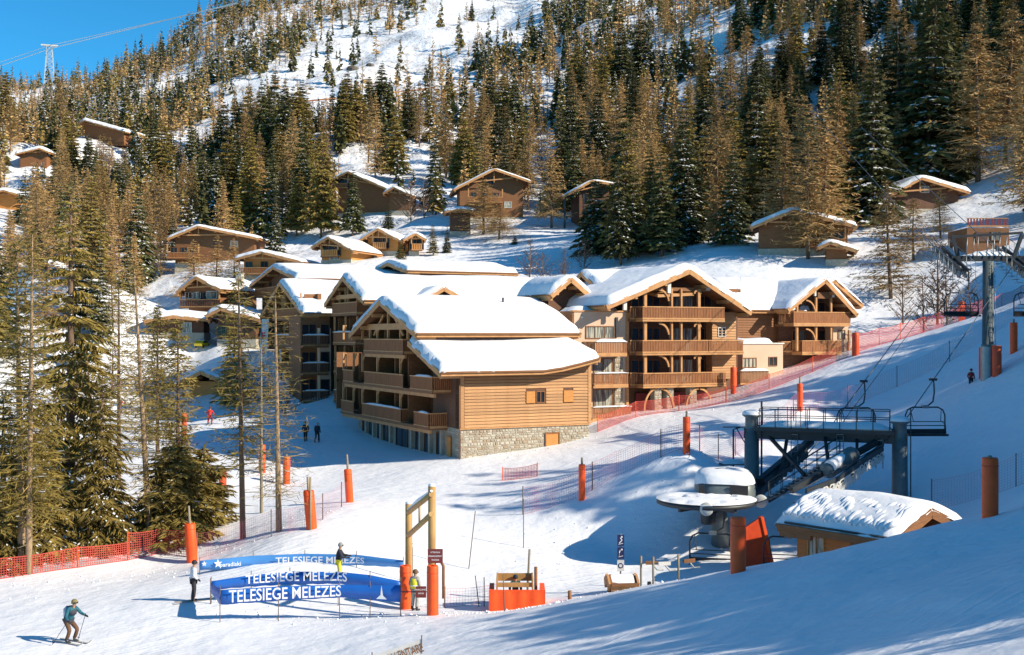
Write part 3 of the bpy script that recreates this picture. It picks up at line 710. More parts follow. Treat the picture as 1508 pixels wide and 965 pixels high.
def larch_crown(seed, h, rmax, t0=0.12, nw=30, nb=7, tw=10, wid=0.09, shape=0.7, droop=0.15, miss=0.05, mats=None, snow=0.06, fuzz=1.0):
    rs = np.random.RandomState(seed); S, E, T = branch_set(rs, h, rmax, t0, nw, nb, shape, droop, rise=0.12, irregular=.45, miss=miss)
    n = len(S); L = np.linalg.norm(E - S, axis=1); D = (E - S) / L[:, None]; K = []; mi = []
    K.append(tri_cloud(rs, S, E, np.full(n, wid * 1.3))); mi.append(np.zeros(n))
    side = np.stack([-D[:, 1], D[:, 0], np.zeros(n)], 1)
    for q in range(tw):
        u = rs.uniform(.12, 1.0, n); b = along(S, E, u[:, None], 0.0)
        ln = (0.18 + .30 * (1 - u)) * L * rs.uniform(.4, 1.2, n) * fuzz + .22
        tip = b + D * (ln * rs.uniform(.0, .8, n))[:, None] + side * (ln * rs.uniform(-1, 1, n))[:, None]
        tip[:, 2] += ln * rs.uniform(-.65, .35, n)
        K.append(tri_cloud(rs, b, tip, wid * rs.uniform(.6, 1.4, n))); mi.append(np.zeros(n))
    z = rs.uniform(.86, 1.0, 16) * h; a = rs.uniform(0, 6.28, 16)
    tb = np.stack([0*z, 0*z, z], 1); tt = tb + np.stack([np.cos(a)*.35, np.sin(a)*.35, rs.uniform(0, .6, 16)], 1)
    K.append(tri_cloud(rs, tb, tt, np.full(16, wid))); mi.append(np.zeros(16))
    if snow:
        sel = rs.rand(n) < snow * 4
        c = along(S, E, rs.uniform(.3, .9, (n, 1)), 0)[sel]; d_ = D[sel]; sd_ = side[sel]
        lg = rs.uniform(.12, .35, len(c)); wd = rs.uniform(.06, .16, len(c))
        c[:, 2] += .05
        K.append(np.stack([c - d_*lg[:, None], c + sd_*wd[:, None], c + d_*lg[:, None], c - sd_*wd[:, None]], 1)); mi.append(np.ones(len(c)))
    V = np.concatenate(K, 0); m = np.concatenate(mi); nf = len(V)
    return quick_mesh('crown', V.reshape(-1, 3), kite_faces(nf), np.concatenate([m, m]), mats or [M['larch'], M['clumpsnow']])

def trunk_mesh(h, r, m, lean=0.0, top=0.96, seed=0, n=7):
    rs = random.Random(seed); pts = []; rad = []
    for k in range(7):
        t = k / 6; pts.append((math.sin(t * 3 + seed) * lean * t, math.cos(t * 2 + seed) * lean * t * .6, -0.4 + t * (h * top + .4)))
        rad.append(r * (1 - t) ** 0.8 + 0.02)
    b = MB(); b.tube(pts, rad, n); return b.mesh('trunk', m)

TP = {'s': [], 'l': [], 'b': []}
for i in range(6):                                      # spruces about 20 m tall
    hh = 20.0; rm = [3.7, 4.5, 3.2, 4.1, 4.8, 3.5][i]
    TP['s'].append((hh, spruce_crown(100 + i, hh, rm, t0=[.05, .1, .06, .14, .04, .1][i], nw=[26, 24, 28, 24, 26, 27][i], nb=9, tw=9, wf=.62, sf=.8, snow=[.6, .45, .7, .34, .62, .2][i], tsize=1.1, droop=[.35, .42, .3, .4, .45, .3][i]), trunk_mesh(hh, .26, M['bark'], seed=i)))
for i in range(3):                                      # olive, nearly snow-free pines
    hh = 18.0
    TP['s'].append((hh, spruce_crown(140 + i, hh, [3.4, 2.9, 3.8][i], t0=.12, nw=24, nb=9, tw=9, wf=.6, sf=.7, snow=[.18, .3, .1][i], tsize=1.1, droop=.2, shape=.7, mats=[M['needle2'], M['clumpsnow']]), trunk_mesh(hh, .24, M['bark'], seed=i)))
for i in range(5):
    hh = 20.0
    TP['l'].append((hh, larch_crown(200 + i, hh, [3.6, 4.4, 3.1, 4.8, 3.9][i], t0=[.15, .1, .2, .18, .12][i], nw=34, nb=8, tw=20, wid=.11, snow=.09), trunk_mesh(hh, .22, M['bark'], lean=.25, seed=i + 3)))
for i in range(3):                                      # bare broadleaf shrubs
    hh = 6.0
    TP['b'].append((hh, larch_crown(240 + i, hh, [2.2, 1.8, 2.6][i], t0=.05, nw=10, nb=7, tw=8, wid=.07, shape=.5, droop=-.9, mats=[M['shrub'], M['clumpsnow']], snow=.02), trunk_mesh(hh, .09, M['bark'], lean=.2, seed=i + 9)))

def put_tree(kind, var, x, y, hgt, name, label, cat, group=None, rz=None, z=None, fat=1.0):
    hh, cr, tr = TP[kind][var % len(TP[kind])]; s = hgt / hh
    t = thing(name, label, cat, (x, y, gz(x, y) - .15 if z is None else z), random.uniform(0, 6.28) if rz is None else rz, group)
    t.scale = (s * fat, s * fat, s); t.rotation_euler.x = random.gauss(0, .022); t.rotation_euler.y = random.gauss(0, .022)
    inst(cr, 'crown', t); inst(tr, 'trunk', t)
    return t

# open ground of the hillside, as seen from the piste
def inpoly(px, py, poly):
    r = np.zeros(len(px), bool); n = len(poly)
    for i in range(n):
        x1, y1 = poly[i]; x2, y2 = poly[(i + 1) % n]
        c = ((y1 > py) != (y2 > py)) & (px < (x2 - x1) * (py - y1) / (y2 - y1 + 1e-9) + x1); r ^= c
    return r
OPEN = [  # (polygon in photo pixels of tree bases, fraction of trees kept)
 ([(285,172),(380,118),(430,90),(500,50),(560,25),(575,60),(575,150),(500,160),(420,165)], .10),
 ([(640,-20),(790,-20),(800,30),(800,60),(720,75),(650,60),(560,110),(560,60),(620,40)], .04),
 ([(560,55),(650,50),(700,110),(640,150),(575,150)], .15), ([(420,165),(575,130),(600,100),(700,60),(700,110),(600,190),(420,200)], .45),
 ([(480,225),(560,215),(640,230),(680,300),(600,330),(560,310),(480,290)], .12),
 ([(560,300),(680,300),(700,345),(780,340),(860,335),(880,400),(780,440),(680,380),(640,350),(440,345),(440,300)], .26),
 ([(770,250),(820,215),(840,250),(835,340),(780,330)], .05),
 ([(1020,70),(1100,60),(1200,90),(1200,130),(1060,130)], .35),
 ([(1220,50),(1330,60),(1360,110),(1260,110)], .4),
 ([(0,235),(30,235),(60,290),(30,310),(0,310)], .2), ([(30,305),(110,300),(120,420),(60,480),(20,430)], .5),
 ([(100,215),(240,200),(250,330),(170,300),(120,260)], .85),
 ([(1320,420),(1508,200),(1508,560),(1240,560),(1250,440)], .07), ([(1380,240),(1508,195),(1508,250),(1400,275)], .05),
 ([(1240,330),(1320,310),(1440,330),(1440,420),(1300,450),(1240,420)], .35),
 ([(880,395),(1270,380),(1280,420),(1100,440),(880,420)], .10),
 ([(220,390),(700,330),(760,450),(560,470),(220,470)], .05),
 ([(60,460),(230,400),(260,470),(420,560),(420,640),(60,640)], .22),
]
HERO = []; CHAL = []                                               # filled by the chalets: (px0, px1, py0, py1, z)
# ------------------------------------------------------------------ right-hand residence: broad gable towards the piste
B6 = Frame('apartment_chalet', 'big apartment chalet with broad gable, arched brackets and three long sunlit balconies', 'building', -3.8, 85.0, -7.6, ANG)
r6 = B6.root; FB = 4.3; WB = 6.6                         # balcony plane, wall plane
ga, g0, g1 = B6.a(1015, 4.0), B6.a(893, 4.0), B6.a(1106, 4.0)
zr6, ze0, ze1 = B6.z(397, ga, 4.0), B6.z(450, g0, 4.0), B6.z(459, g1, 4.0)
roof(r6, 'b', 4.0, 19.5, g0, ga, g1, ze0, zr6, ze1, T=.75, seed=20)
x0, x1 = B6.a(924, WB), B6.a(1086, WB)
gable(r6, 'b', WB, x0, ga, x1, -2.5, ze0 + .5, zr6 - .3, ze1 + .5, 'darkwood')
wallbox(r6, x0 + .1, x1 - .1, WB + .2, 19, -2.5, ze1 + .2, 'darkwood')
# planked bay at the right with a small cross-barred window, stone foot
bx0 = B6.a(1049, 5.6)
wallbox(r6, bx0, B6.a(1084, 5.6), 5.65, WB, 3.6, B6.z(460, bx0, 5.6), 'siding')
planks(r6, bx0, B6.a(1084, 5.6), 5.65, 3.6, B6.z(462, bx0, 5.6))
window(r6, 'a', B6.a(1063, 5.6), 5.62, B6.z(496, bx0, 5.6), B6.z(482, bx0, 5.6), .85, 2, fm='white')
rails6 = [(1, 452, 946, 1067), (2, 501, 946, 1094.5), (3, 548.5, 947, 1069)]
for (k, ry, p0, p1) in rails6:
    s0, s1 = B6.a(p0, FB), B6.a(p1, FB); zt = B6.z(ry, (s0 + s1) / 2, FB); zf = zt - 1.08
    if k == 2:
        sm = B6.a(1043, FB); boards(r6, (s0, FB), (sm, FB), zf, zt); boards(r6, (sm + .05, FB), (s1, FB), zf, zt)
    else: boards(r6, (s0, FB), (s1, FB), zf, zt)
    boards(r6, (s0 + .05, FB + .06), (s0 + .05, WB), zf, zt, m='darkwood')
    l0 = B6.a(926, 5.6); boards(r6, (l0, 5.4), (s0, 5.4), zf, zt, m='brownwood', fancy=True)
    slab(r6, l0, s1, 5.35, WB, zf - .2, zf + .0); slab(r6, s0, s1, FB - .05, 5.35, zf - .2, zf + .0, 'beam')
    # what stands behind the rail: doors, pale posts, arched brackets
    for j, px in enumerate((936, 957, 990, 1006, 1033)):
        c_ = B6.a(px + 4, WB); window(r6, 'a', c_, WB, zf + .05, zf + 2.15, 1.5, 2, fm='brownwood', gl='glass' if j in (0, 1, 4) else 'paleglass')
    for j, px in enumerate((950, 989, 1003, 1029)):
        c_ = B6.a(px, FB + .3); wd = .16 if j in (1, 2) else .26
        MB().box(c_ - wd / 2, c_ + wd / 2, FB + .2, FB + .42, zf, zf + 2.62).build('post', M['beam'], r6)
    for px, sg, rr_ in ((984, 1, .95), (1022, -1, .28), (1031, 1, .28)):   # curved brackets
        c_ = B6.a(px, FB + .3); pts = [(c_ - sg * rr_ * (1 - math.cos(t)), FB + .26, zf + 2.5 - rr_ + rr_ * math.sin(t)) for t in [i * math.pi / 16 for i in range(9)]]
        br = MB()
        for a_, b_ in zip(pts, pts[1:]): br.beam(a_, b_, .12, .16)
        br.build('bracket', M['beam'], r6)
# little hood over the top balcony
h0, h1 = B6.a(966, 4.9), B6.a(1019, 4.9)
hb = MB(); hb.add([(h0, 4.6, B6.z(438, h0, 4.6)), (h1, 4.6, B6.z(435.5, h1, 4.6)), (h1, WB, B6.z(430, h1, 4.6)), (h0, WB, B6.z(432, h0, 4.6)),
                   (h0, 4.6, B6.z(434, h0, 4.6)), (h1, 4.6, B6.z(431.5, h1, 4.6)), (h1, WB, B6.z(426, h1, 4.6)), (h0, WB, B6.z(427, h0, 4.6))],
                  [(0,3,2,1),(4,5,6,7),(0,1,5,4),(1,2,6,5),(2,3,7,6),(3,0,4,7)]); hb.build('balcony_hood', M['beam'], r6)
for px, y0, y1 in ((984, 432, 418), (1042, 428, 419), (919, 457, 444), (1093, 456, 446)):
    c_ = B6.a(px, 4.6); MB().box(c_ - .16, c_ + .16, 4.4, 4.62, B6.z(y0, c_, 4.6), B6.z(y1, c_, 4.6)).build('hanger', M['white'], r6)
MB().beam((B6.a(938, 4.8), 4.8, B6.z(424, ga, 4.8) - .15), (B6.a(1090, 4.8), 4.8, B6.z(424, ga, 4.8) - .15), .16, .3).build('tie_beam', M['brownwood'], r6)
# stone pillars and round-headed openings under the lowest balcony
for px in (967, 985, 1019):
    c_ = B6.a(px, FB + .5); pl = MB().box(c_ - .35, c_ + .35, FB + .3, FB + .95, -3, B6.z(570, c_, FB)).build('pillar', M['mortar'], r6)
    quoin_stones(pl, [(lambda u, d, z, c_=c_: (c_ + u, FB + .3 - d, z), -.35, .35, -1, B6.z(571, c_, FB))])
for px, sg in ((957, 1), (983, -1), (1018, 1), (1040, -1)):
    c_ = B6.a(px, FB + .3); zt = B6.z(572, c_, FB)
    pts = [(c_ + sg * 1.3 * (1 - math.cos(t)) - sg * .6, FB + .25, zt - 1.9 + 1.85 * math.sin(t)) for t in [i * math.pi / 16 for i in range(9)]]; br = MB()
    for a_, b_ in zip(pts, pts[1:]): br.beam(a_, b_, .12, .15)
    br.build('arched_brace', M['beam'], r6)
for px, m_ in ((951, 'redcloth'), (994, 'redcloth'), (1032, 'redcloth')):
    M.setdefault('redcloth', mat('dark_red_boards', (0.25, 0.03, 0.035), .7, c2=(0.16, .02, .02), scale=3, stretch=(6, 6, .5)))
    c_ = B6.a(px, WB - .3); MB().box(c_ - 1.0, c_ + 1.0, WB - .35, WB - .2, -1.5, 2.5).build('garage_door', M[m_], r6)
# the wing behind, ridge running left, with its own little snow-domed gable
wz = B6.z(399, B6.a(838, 15), 15)
wa0 = B6.a(812, 15)
roof(r6, 'a', B6.a(868, 13), ga + 1, 8.6, 14.4, 19.5, ze0 + .2, wz - .1, ze0, T=.6, seed=21, gable=(True, False))
da, d0, d1 = B6.a(838, 9.5), B6.a(809, 9.5), B6.a(869, 9.5)
roof(r6, 'b', 9.2, 15.5, d0, da, d1, B6.z(434, d0, 9.5), B6.z(409, da, 9.5), B6.z(437, d1, 9.5), T=.65, seed=22, gable=(True, False))
gable(r6, 'b', 10.6, d0 + .5, da, d1 - .5, 3, B6.z(433, d0, 9.5), B6.z(411, da, 9.5), B6.z(433, d1, 9.5), 'darkwood')
wallbox(r6, d0 + .6, d1 - .4, 10.7, 15, -2, B6.z(437, d0, 9.5), 'darkwood'); wallbox(r6, B6.a(866, 10), x0 + .2, 9.6, 18, -2, ze0 + .1, 'brownwood')
# ------------------------------------------------------------------ rendered annex between the residences
B7 = Frame('apartment_block', 'flat-roofed cream rendered block with three small balconies beside the broad gable', 'building', -3.8, 85.0, -8.2, ANG)
r7 = B7.root; AB = 5.9
p0, p1 = B7.a(845.5, AB), B7.a(923, AB); zt = B7.z(458, p0, AB)
wallbox(r7, p0, p1, AB, 9.3, -2, zt, 'cream'); snowlip(r7, B7.a(822, AB + 3), p1 - .2, AB + .3, 9.2, zt + .02, .42, 3, 'roof_snow')
wallbox(r7, p0 - .16, p0 - .003, AB + .02, 9.3, 1, zt - .02, 'brownwood')
MB().box(p1 - .12, p1 + .14, AB - .12, AB - .002, -1, zt - .1).build('corner_board', M['siding'], r7)
MB().box(p0 - .2, p1 + .05, AB - .10, AB + .3, zt - .06, zt + .06).build('coping', M['beam'], r7)
window(r7, 'a', (B7.a(862, AB) + B7.a(904, AB)) / 2, AB, B7.z(499, p0, AB), B7.z(480, p0, AB), B7.a(904, AB) - B7.a(862, AB), 3, gl='paleglass')
MB().box(B7.a(906, AB), B7.a(909, AB), AB - .14, AB - .002, B7.z(497, p0, AB), B7.z(467, p0, AB)).build('vent_pipe', M['darksteel'], r7)
MB().tube([(B7.a(855, AB), AB - .08, B7.z(468, p0, AB)), (B7.a(858, AB), AB - .12, B7.z(466, p0, AB))], .08, 8).build('vent_cap', M['white'], r7)
for (ry, q0, q1) in ((503.5, 877, 923), (550, 875, 925), (600, 872, 930)):
    s0, s1 = B7.a(q0, 4.4), B7.a(q1, 4.4); zt_ = B7.z(ry, s0, 4.4); zf = zt_ - 1.05
    boards(r7, (s0, 4.4), (s1, 4.4), zf, zt_); boards(r7, (s0, 4.46), (s0 - .35, AB), zf, zt_, m='brownwood'); slab(r7, s0 - .1, s1, 4.36, AB - .004, zf - .18, zf + .0, 'beam')
    snowlip(r7, s0, s1, 4.25, 4.6, zt_, .22 if ry < 510 else .08, 5)
    if ry < 590:
        window(r7, 'a', B7.a(888, AB), AB, zf - 2.4, zf - .35, 1.9, 2, gl='paleglass')
        st = wallbox(r7, B7.a(905, AB - .1), B7.a(917, AB - .1), AB - .12, AB - .004, zf - 2.6, zf - .19, 'mortar', 'stone_panel')
        quoin_stones(st, [(lambda u, d, z: (u, AB - .12 - d, z), B7.a(905, AB - .1), B7.a(917, AB - .1), zf - 2.55, zf - .2)])
# ------------------------------------------------------------------ far right residence
B8 = Frame('apartment_chalet', 'right-hand apartment chalet with plank wall, two curved balconies and a snowy double gable', 'building', -3.8, 85.0, -5.6, ANG)
r8 = B8.root; GB = 8.6
a8, a80, a81 = B8.a(1215, GB), B8.a(1160, GB), B8.a(1262, GB)
z8, e80, e81 = B8.z(411, a8, GB), B8.z(455, a80, GB), B8.z(462, a81, GB)
roof(r8, 'b', GB, 17, a80, a8, a81, e80, z8, e81, T=.5, seed=30)
roof(r8, 'b', GB + 2.5, 18.5, B8.a(1176, GB + 2), B8.a(1228, GB + 2.5), B8.a(1270, GB + 2.5), e80 + .2, z8 + .15, B8.z(448, a81, GB + 2.5), T=.5, seed=31)
gable(r8, 'b', GB + 2.2, a80 + .8, a8, a81 - 1.0, -2, e80 + .1, z8 - .3, e81 + .1, 'darkwood'); wallbox(r8, a80 + .9, a81 - 1.1, GB + 2.4, 17, -3, e81, 'darkwood')
w0 = B8.a(1066, 12.2)
roof(r8, 'a', B8.a(1060, 14), a8, 10.75, 15.4, 19, e80 - .1, z8 + .0, e80, T=.6, seed=32, gable=(False, False))
wallbox(r8, B8.a(1078, 11.2), a80 + 1.2, 11.25, 18, -2, e80 - .2, 'brownwood'); planks(r8, B8.a(1084, 11.2), B8.a(1146, 11.2), 11.25, 1.5, e80 - .3, m='brownwood')
for (ry, q0, q1) in ((459.5, 1168.5, 1252), (501.5, 1181, 1239)):
    s0, s1 = B8.a(q0, GB + .3), B8.a(q1, GB + .3); zt_ = B8.z(ry, (s0 + s1) / 2, GB + .3); zf = zt_ - 1.2
    boards(r8, (s0, GB + .3), (s1, GB + .3), zf, zt_, step=.2, wd=.185); boards(r8, (B8.a(1146, 10.4), 10.4), (s0, 10.4), zf + .1, zt_ - .1, m='brownwood'); boards(r8, (s0 + .02, GB + .36), (s0 + .02, 10.4), zf, zt_, m='brownwood')
    slab(r8, s0, s1, GB + .26, GB + 2.3, zf - .2, zf, 'beam'); slab(r8, B8.a(1146, 10.4), s0, 10.36, GB + 2.3, zf - .2, zf - .01)
    for px in (1176, 1205, 1232): window(r8, 'a', B8.a(px, GB + 2.2), GB + 2.2, zf + .1, zf + 2.2, 1.7, 2)
    for px in (1174, 1202, 1224, 1251):
        c_ = B8.a(px, GB + .5); MB().box(c_ - .1, c_ + .1, GB + .45, GB + .65, zf + .2, zf + 2.6 if px < 1240 else zf + 2.2).build('post', M['beam'], r8)
    c_ = B8.a(1200, GB + .5); br = MB(); pts = [(c_ - 1.1 * (1 - math.cos(t)), GB + .5, zf + 1.2 + 1.1 * math.sin(t)) for t in [i * math.pi / 12 for i in range(7)]]
    for u_, v_ in zip(pts, pts[1:]): br.beam(u_, v_, .1, .14)
    br.build('bracket', M['beam'], r8)
c0_, c1_ = B8.a(1229, GB + .8), B8.a(1252, GB + .8)
wallbox(r8, c0_, c1_, GB + 1.0, GB + 2.3, -2, B8.z(481, c0_, GB + 1), 'cream', 'rendered_bay'); window(r8, 'a', B8.a(1239, GB + 1), GB + 1.0, B8.z(500, c0_, GB), B8.z(486, c0_, GB), .95, 2, gl='paleglass')
for px, y0, y1 in ((1200, 436, 427), (1227, 438, 430)):
    c_ = B8.a(px, GB + .4); MB().box(c_ - .1, c_ + .1, GB + .3, GB + .5, B8.z(y0, c_, GB), B8.z(y1, c_, GB)).build('hanger', M['white'], r8)
MB().beam((B8.a(1205, GB + .5), GB + .6, B8.z(435, a8, GB)), (B8.a(1226, GB + .5), GB + .6, B8.z(435, a8, GB)), .1, .6).build('tie_board', M['brownwood'], r8)
for px in (1192, 1212, 1180): 
    c_ = B8.a(px, GB + 1); MB().box(c_ - .5, c_ + .5, GB + 2.0, GB + 2.15, -1, 1.7).build('garage_door', M['redcloth'], r8)
B9 = Frame('rendered_annex', 'low cream rendered annex with a snow-covered flat roof beside the plank wall', 'building', -3.8, 85.0, -5.6, ANG)
r9 = B9.root; q0, q1 = B9.a(1094, 7.8), B9.a(1153, 7.8); zt = B9.z(506, q0, 7.8)
wallbox(r9, q0, q1, 7.8, 11.2, -2, zt, 'cream'); snowlip(r9, q0, B9.a(1143, 8), 7.9, 11.1, zt + .01, .45, 8, 'roof_snow'); MB().box(q0 - .05, q1 + .1, 7.7, 7.99, zt - .06, zt + .05).build('coping', M['white'], r9)
window(r9, 'a', B9.a(1103, 7.8), 7.8, B9.z(542, q0, 7.8), B9.z(527, q0, 7.8), 1.7, 4, gl='paleglass'); window(r9, 'a', B9.a(1138, 7.8), 7.8, B9.z(540, q0, 7.8), B9.z(526, q0, 7.8), 1.0, 2, gl='glass')
boards(r9, (B9.a(1090, 6.4), 6.4), (B9.a(1132, 6.4), 6.4), B9.z(566, q0, 6.4), B9.z(546, q0, 6.4), m='brownwood'); snowlip(r9, B9.a(1090, 6.4), B9.a(1132, 6.4), 6.2, 6.6, B9.z(546, q0, 6.4), .2, 9)

# ------------------------------------------------------------------ hillside chalets
def chalet(label, apex, le, re, z, rot=0.0, depth=9.0, ground=None, wall='brownwood', T=.45, balcony=(), wins=(), seed=0, name='chalet', low=None, chim=None, over=1.3, stilts=False, snowy=True, bm='wood', base=True):
    """gable towards the camera: apex, left and right eave points as (px, py) at distance z, turned by rot"""
    cx = (apex[0] - HX) / F * z; cr = math.cos(rot); gnd = gz(cx, z + 2) if ground is None else (HY - ground) / F * z
    f = Frame(name, label, 'building', cx, z, gnd - .3, rot); r = f.root
    v0, v1 = f.a(le[0], 0), f.a(re[0], 0); zr = f.z(apex[1], 0, 0) - T; z0 = f.z(le[1], v0, 0) - T * .4; z1 = f.z(re[1], v1, 0) - T * .4
    roof(r, 'b', 0, depth, v0, 0, v1, z0, zr, z1, T=T, seed=seed)
    o = over; w0, w1 = v0 + o * .8, v1 - o * .8
    s0 = (zr - z0) / -v0 if v0 else 0; s1 = (zr - z1) / v1
    k0 = z0 + (w0 - v0) * s0 - .2; k1 = z1 + (v1 - w1) * s1 - .2
    if stilts:
        for v in (w0 - .6, (w0 + w1) / 2 - 1): MB().box(v - .15, v + .15, .5, .8, -1.5, k0 + .1 if v < 0 else zr - .8).build('stilt', M['darksteel'], r)
        w0s = w0 + 2.2
        gable(r, 'b', o, w0s, 0, w1, -1, k0 + (w0s - w0) * s0, zr - .25, k1, wall); wallbox(r, w0s + .1, w1 - .1, o + .2, depth - .8, -1.5, min(k0, k1), wall)
    else:
        gable(r, 'b', o, w0, 0, w1, -1.5, k0, zr - .25, k1, wall); wallbox(r, w0 + .05, w1 - .05, o + .2, depth - .8, -2.5, min(k0, k1), wall)
        if base: MB().box(w0 - .06, w1 + .06, o - .12, depth - .7, -2.5, .9).build('stone_base', M['stone'], r)
    for (py, p0, p1) in balcony:
        s0_, s1_ = f.a(p0, .3), f.a(p1, .3); zt_ = f.z(py, (s0_ + s1_) / 2, .3)
        boards(r, (s0_, .3), (s1_, .3), zt_ - 1.0, zt_, step=.3, wd=.24, m=bm); slab(r, s0_, s1_, .25, o, zt_ - 1.15, zt_ - 1.0)
        for k in range(3):
            c_ = s0_ + (s1_ - s0_) * (k + .5) / 3; window(r, 'a', c_, o, zt_ - .9, zt_ + 1.0, 1.2, 2)
        for k in (0, 1): MB().box((s0_, s1_)[k] - .1, (s0_, s1_)[k] + .1, .35, .5, zt_, zt_ + 1.5).build('post', M['beam'], r)
    for (px, y0, y1, ww, gl) in wins: window(r, 'a', f.a(px, o), o, f.z(y1, 0, o), f.z(y0, 0, o), ww, 2, gl=gl, fm='white' if gl == 'paleglass' else 'brownwood')
    MB().beam((v0 * .55, .5, zr - (zr - z0) * .55 - .35), (v1 * .55, .5, zr - (zr - z1) * .55 - .35), .14, .22).build('tie_beam', M['beam'], r)
    MB().beam((0, .5, zr - (zr - z0) * .55 - .35), (0, .5, zr - .3), .16, .16).build('king_post', M['beam'], r)
    if chim:
        c = MB().box(chim[0] - .4, chim[0] + .4, chim[1] - .4, chim[1] + .4, zr - 1.5, zr + chim[2]); ch = c.build('chimney', M['stoneb'], r)
        snowlip(ch, chim[0] - .5, chim[0] + .5, chim[1] - .5, chim[1] + .5, zr + chim[2], .25, 1, 'chimney_snow')
    CHAL.append((le[0], re[0], apex[1], (HY - (gnd)) and HY - gnd / z * F, z))
    return f
chalet('wide brown chalet with low snowy roof at the left, its front behind bare larches', (291, 329), (246, 350), (381, 349), 200, .0, 11, balcony=((372, 246, 292),), wins=((320, 352, 362, 1.3, 'glass'), (345, 355, 364, 1.3, 'paleglass')), seed=40, wall='brownwood', chim=None)
chalet('chalet with dark balcony, pale windows and stubby chimney left in the village', (288, 402), (260, 428), (325, 424), 150, -.25, 13, wall='brownwood', bm='darkwood', balcony=((441, 265, 322),), seed=41, chim=(3.2, 6, .6), wins=((278, 430, 440, 1.1, 'paleglass'), (290, 430, 440, 1.1, 'paleglass'), (312, 429, 440, 1.6, 'paleglass')))
chalet('low chalet under thick flat snow below the dark-balconied chalet', (255, 455), (212, 468), (310, 466), 140, .1, 7, wall='darkwood', seed=42, T=.8, wins=((275, 475, 490, 1.2, 'paleglass'),))
chalet('small open-trussed gable chalet behind the tall young spruce', (325, 447), (303, 462), (384, 468), 138, -.1, 8, wall='darkwood', seed=43, wins=((326, 480, 498, 1.2, 'glass'),), T=.5)
chalet('half-hidden chalet with heavy roof timbers behind the village roofs', (385, 366), (345, 379), (446, 384), 178, -.15, 9, wall='gold', seed=44, balcony=((394, 352, 420),))
chalet('honey-coloured chalet with blue-paned ground floor window', (483, 344), (459, 362), (520, 367), 178, -.35, 10, wall='gold', seed=45, balcony=((368, 472, 497),), wins=((493, 376, 383, 1.8, 'paleglass'),), bm='gold')
chalet('honey-coloured chalet with braced gable, taller of the pair above the village', (556, 332), (529, 352), (592, 353), 186, -.2, 9, wall='gold', seed=46, balcony=((357, 549, 569),), bm='gold')
chalet('honey-coloured gabled bay joined to the taller golden chalet', (612, 339), (594, 351), (627, 350), 185, .15, 7, wall='gold', seed=47, balcony=((359, 606, 622),), bm='gold')
chalet('russet hillside chalet with a long roof falling to the right', (512, 249), (488, 263), (578, 280), 236, -.3, 11, wall='brownwood', seed=48, balcony=((270, 490, 512),))
chalet('low snow-roofed lodge leaning against the russet chalet', (580, 272), (564, 283), (608, 287), 232, -.2, 7, wall='brownwood', seed=49)
chalet('brown chalet with an even wide gable behind a stand of bare larches', (728, 246), (668, 278), (782, 266), 216, .12, 11, wall='brownwood', seed=50, T=.3, balcony=((290, 690, 740),), wins=((722, 262, 272, 1.4, 'glass'), (705, 297, 306, 1.4, 'glass'), (748, 297, 306, 1.4, 'paleglass')), over=1.6)
chalet('dark chalet standing on tall thin stilts at the edge of the firs', (872, 263), (829, 288), (908, 270), 205, .15, 10, wall='darkwood', seed=51, T=.3, stilts=True, base=False, wins=((866, 285, 300, 1.6, 'glass'),))
chalet('brown chalet with round-shouldered snow roof high on the right', (1357, 255), (1300, 290), (1428, 280), 167, .1, 10, wall='darkwood', seed=52, T=.6, wins=((1362, 274, 284, 1.3, 'paleglass'),))
chalet('rustic chalet half hidden behind larches above the right residence', (1168, 303), (1105, 332), (1262, 330), 147, -.2, 9, wall='brownwood', seed=53, T=.5, balcony=((352, 1190, 1245),))
chalet('small lean-to lodge with snow-covered porch roof below the rustic chalet', (1222, 350), (1205, 362), (1262, 366), 141, -.2, 5, wall='brownwood', seed=54, T=.45)
chalet('small dark chalet with a slanting snow roof, high in the larches at far left', (124, 173), (117, 180), (183, 192), 380, -.3, 12, wall='brownwood', seed=55, T=.9, base=False)
chalet('cabin with a thin snow roof sunk among the left-hand trees', (58, 214), (22, 225), (72, 222), 330, .1, 9, wall='brownwood', seed=56, T=.8, base=False)
chalet('brown chalet cut off by the left edge of the view', (5, 275), (-30, 287), (32, 286), 258, .0, 9, wall='gold', seed=57, T=.7, base=False)
gf = chalet('low garage hut of dark boards under snow, beside the wide-gabled chalet', (678, 303), (655, 309), (702, 309), 205, .1, 6, wall='darkwood', seed=58, T=.5)
# house by the lift pylon with a railed terrace
tw = gat(1458, 137); f = Frame('lodge', 'flat-topped lodge with a railed snowy terrace behind the lift pylon', 'building', tw.x, tw.y, tw.z - .5, .0); r = f.root
zt = f.z(336, 0, 0); s0, s1 = f.a(1424, 0), f.a(1486, 0)
wallbox(r, s0, s1, 0, 6, -2, zt, 'brownwood'); snowlip(r, s0, s1, .2, 6, zt + .02, .3, 4, 'roof_snow'); wallbox(r, s0 + 1, s1 - 1, -.1, -.003, zt - 1.6, zt - .5, 'darkwood', 'window_band')
boards(r, (s0, .1), (s1, .1), zt + .2, zt + 1.2, step=.35, wd=.2, m='redcloth')
window(r, 'a', f.a(1466, 0), -.1, zt - 1.5, zt - .4, 1.2, 2, gl='paleglass')
# shed by the lower piste
g = gat(305, 128); f = Frame('shed', 'small brown shed with half-snowed roof beside the lower piste, behind thin trunks', 'shed', g.x, g.y, g.z - .2, -.3); r = f.root
z_ = f.z(558, 0, 0); roof(r, 'b', -1.2, 5.5, f.a(264, 0), 0, f.a(352, 0), f.z(566, 0, 0), f.z(546, 0, 0), f.z(566, 0, 0), T=.35, seed=60)
wallbox(r, f.a(278, 0), f.a(338, 0), .3, 5, -1, f.z(562, 0, 0), 'gold')
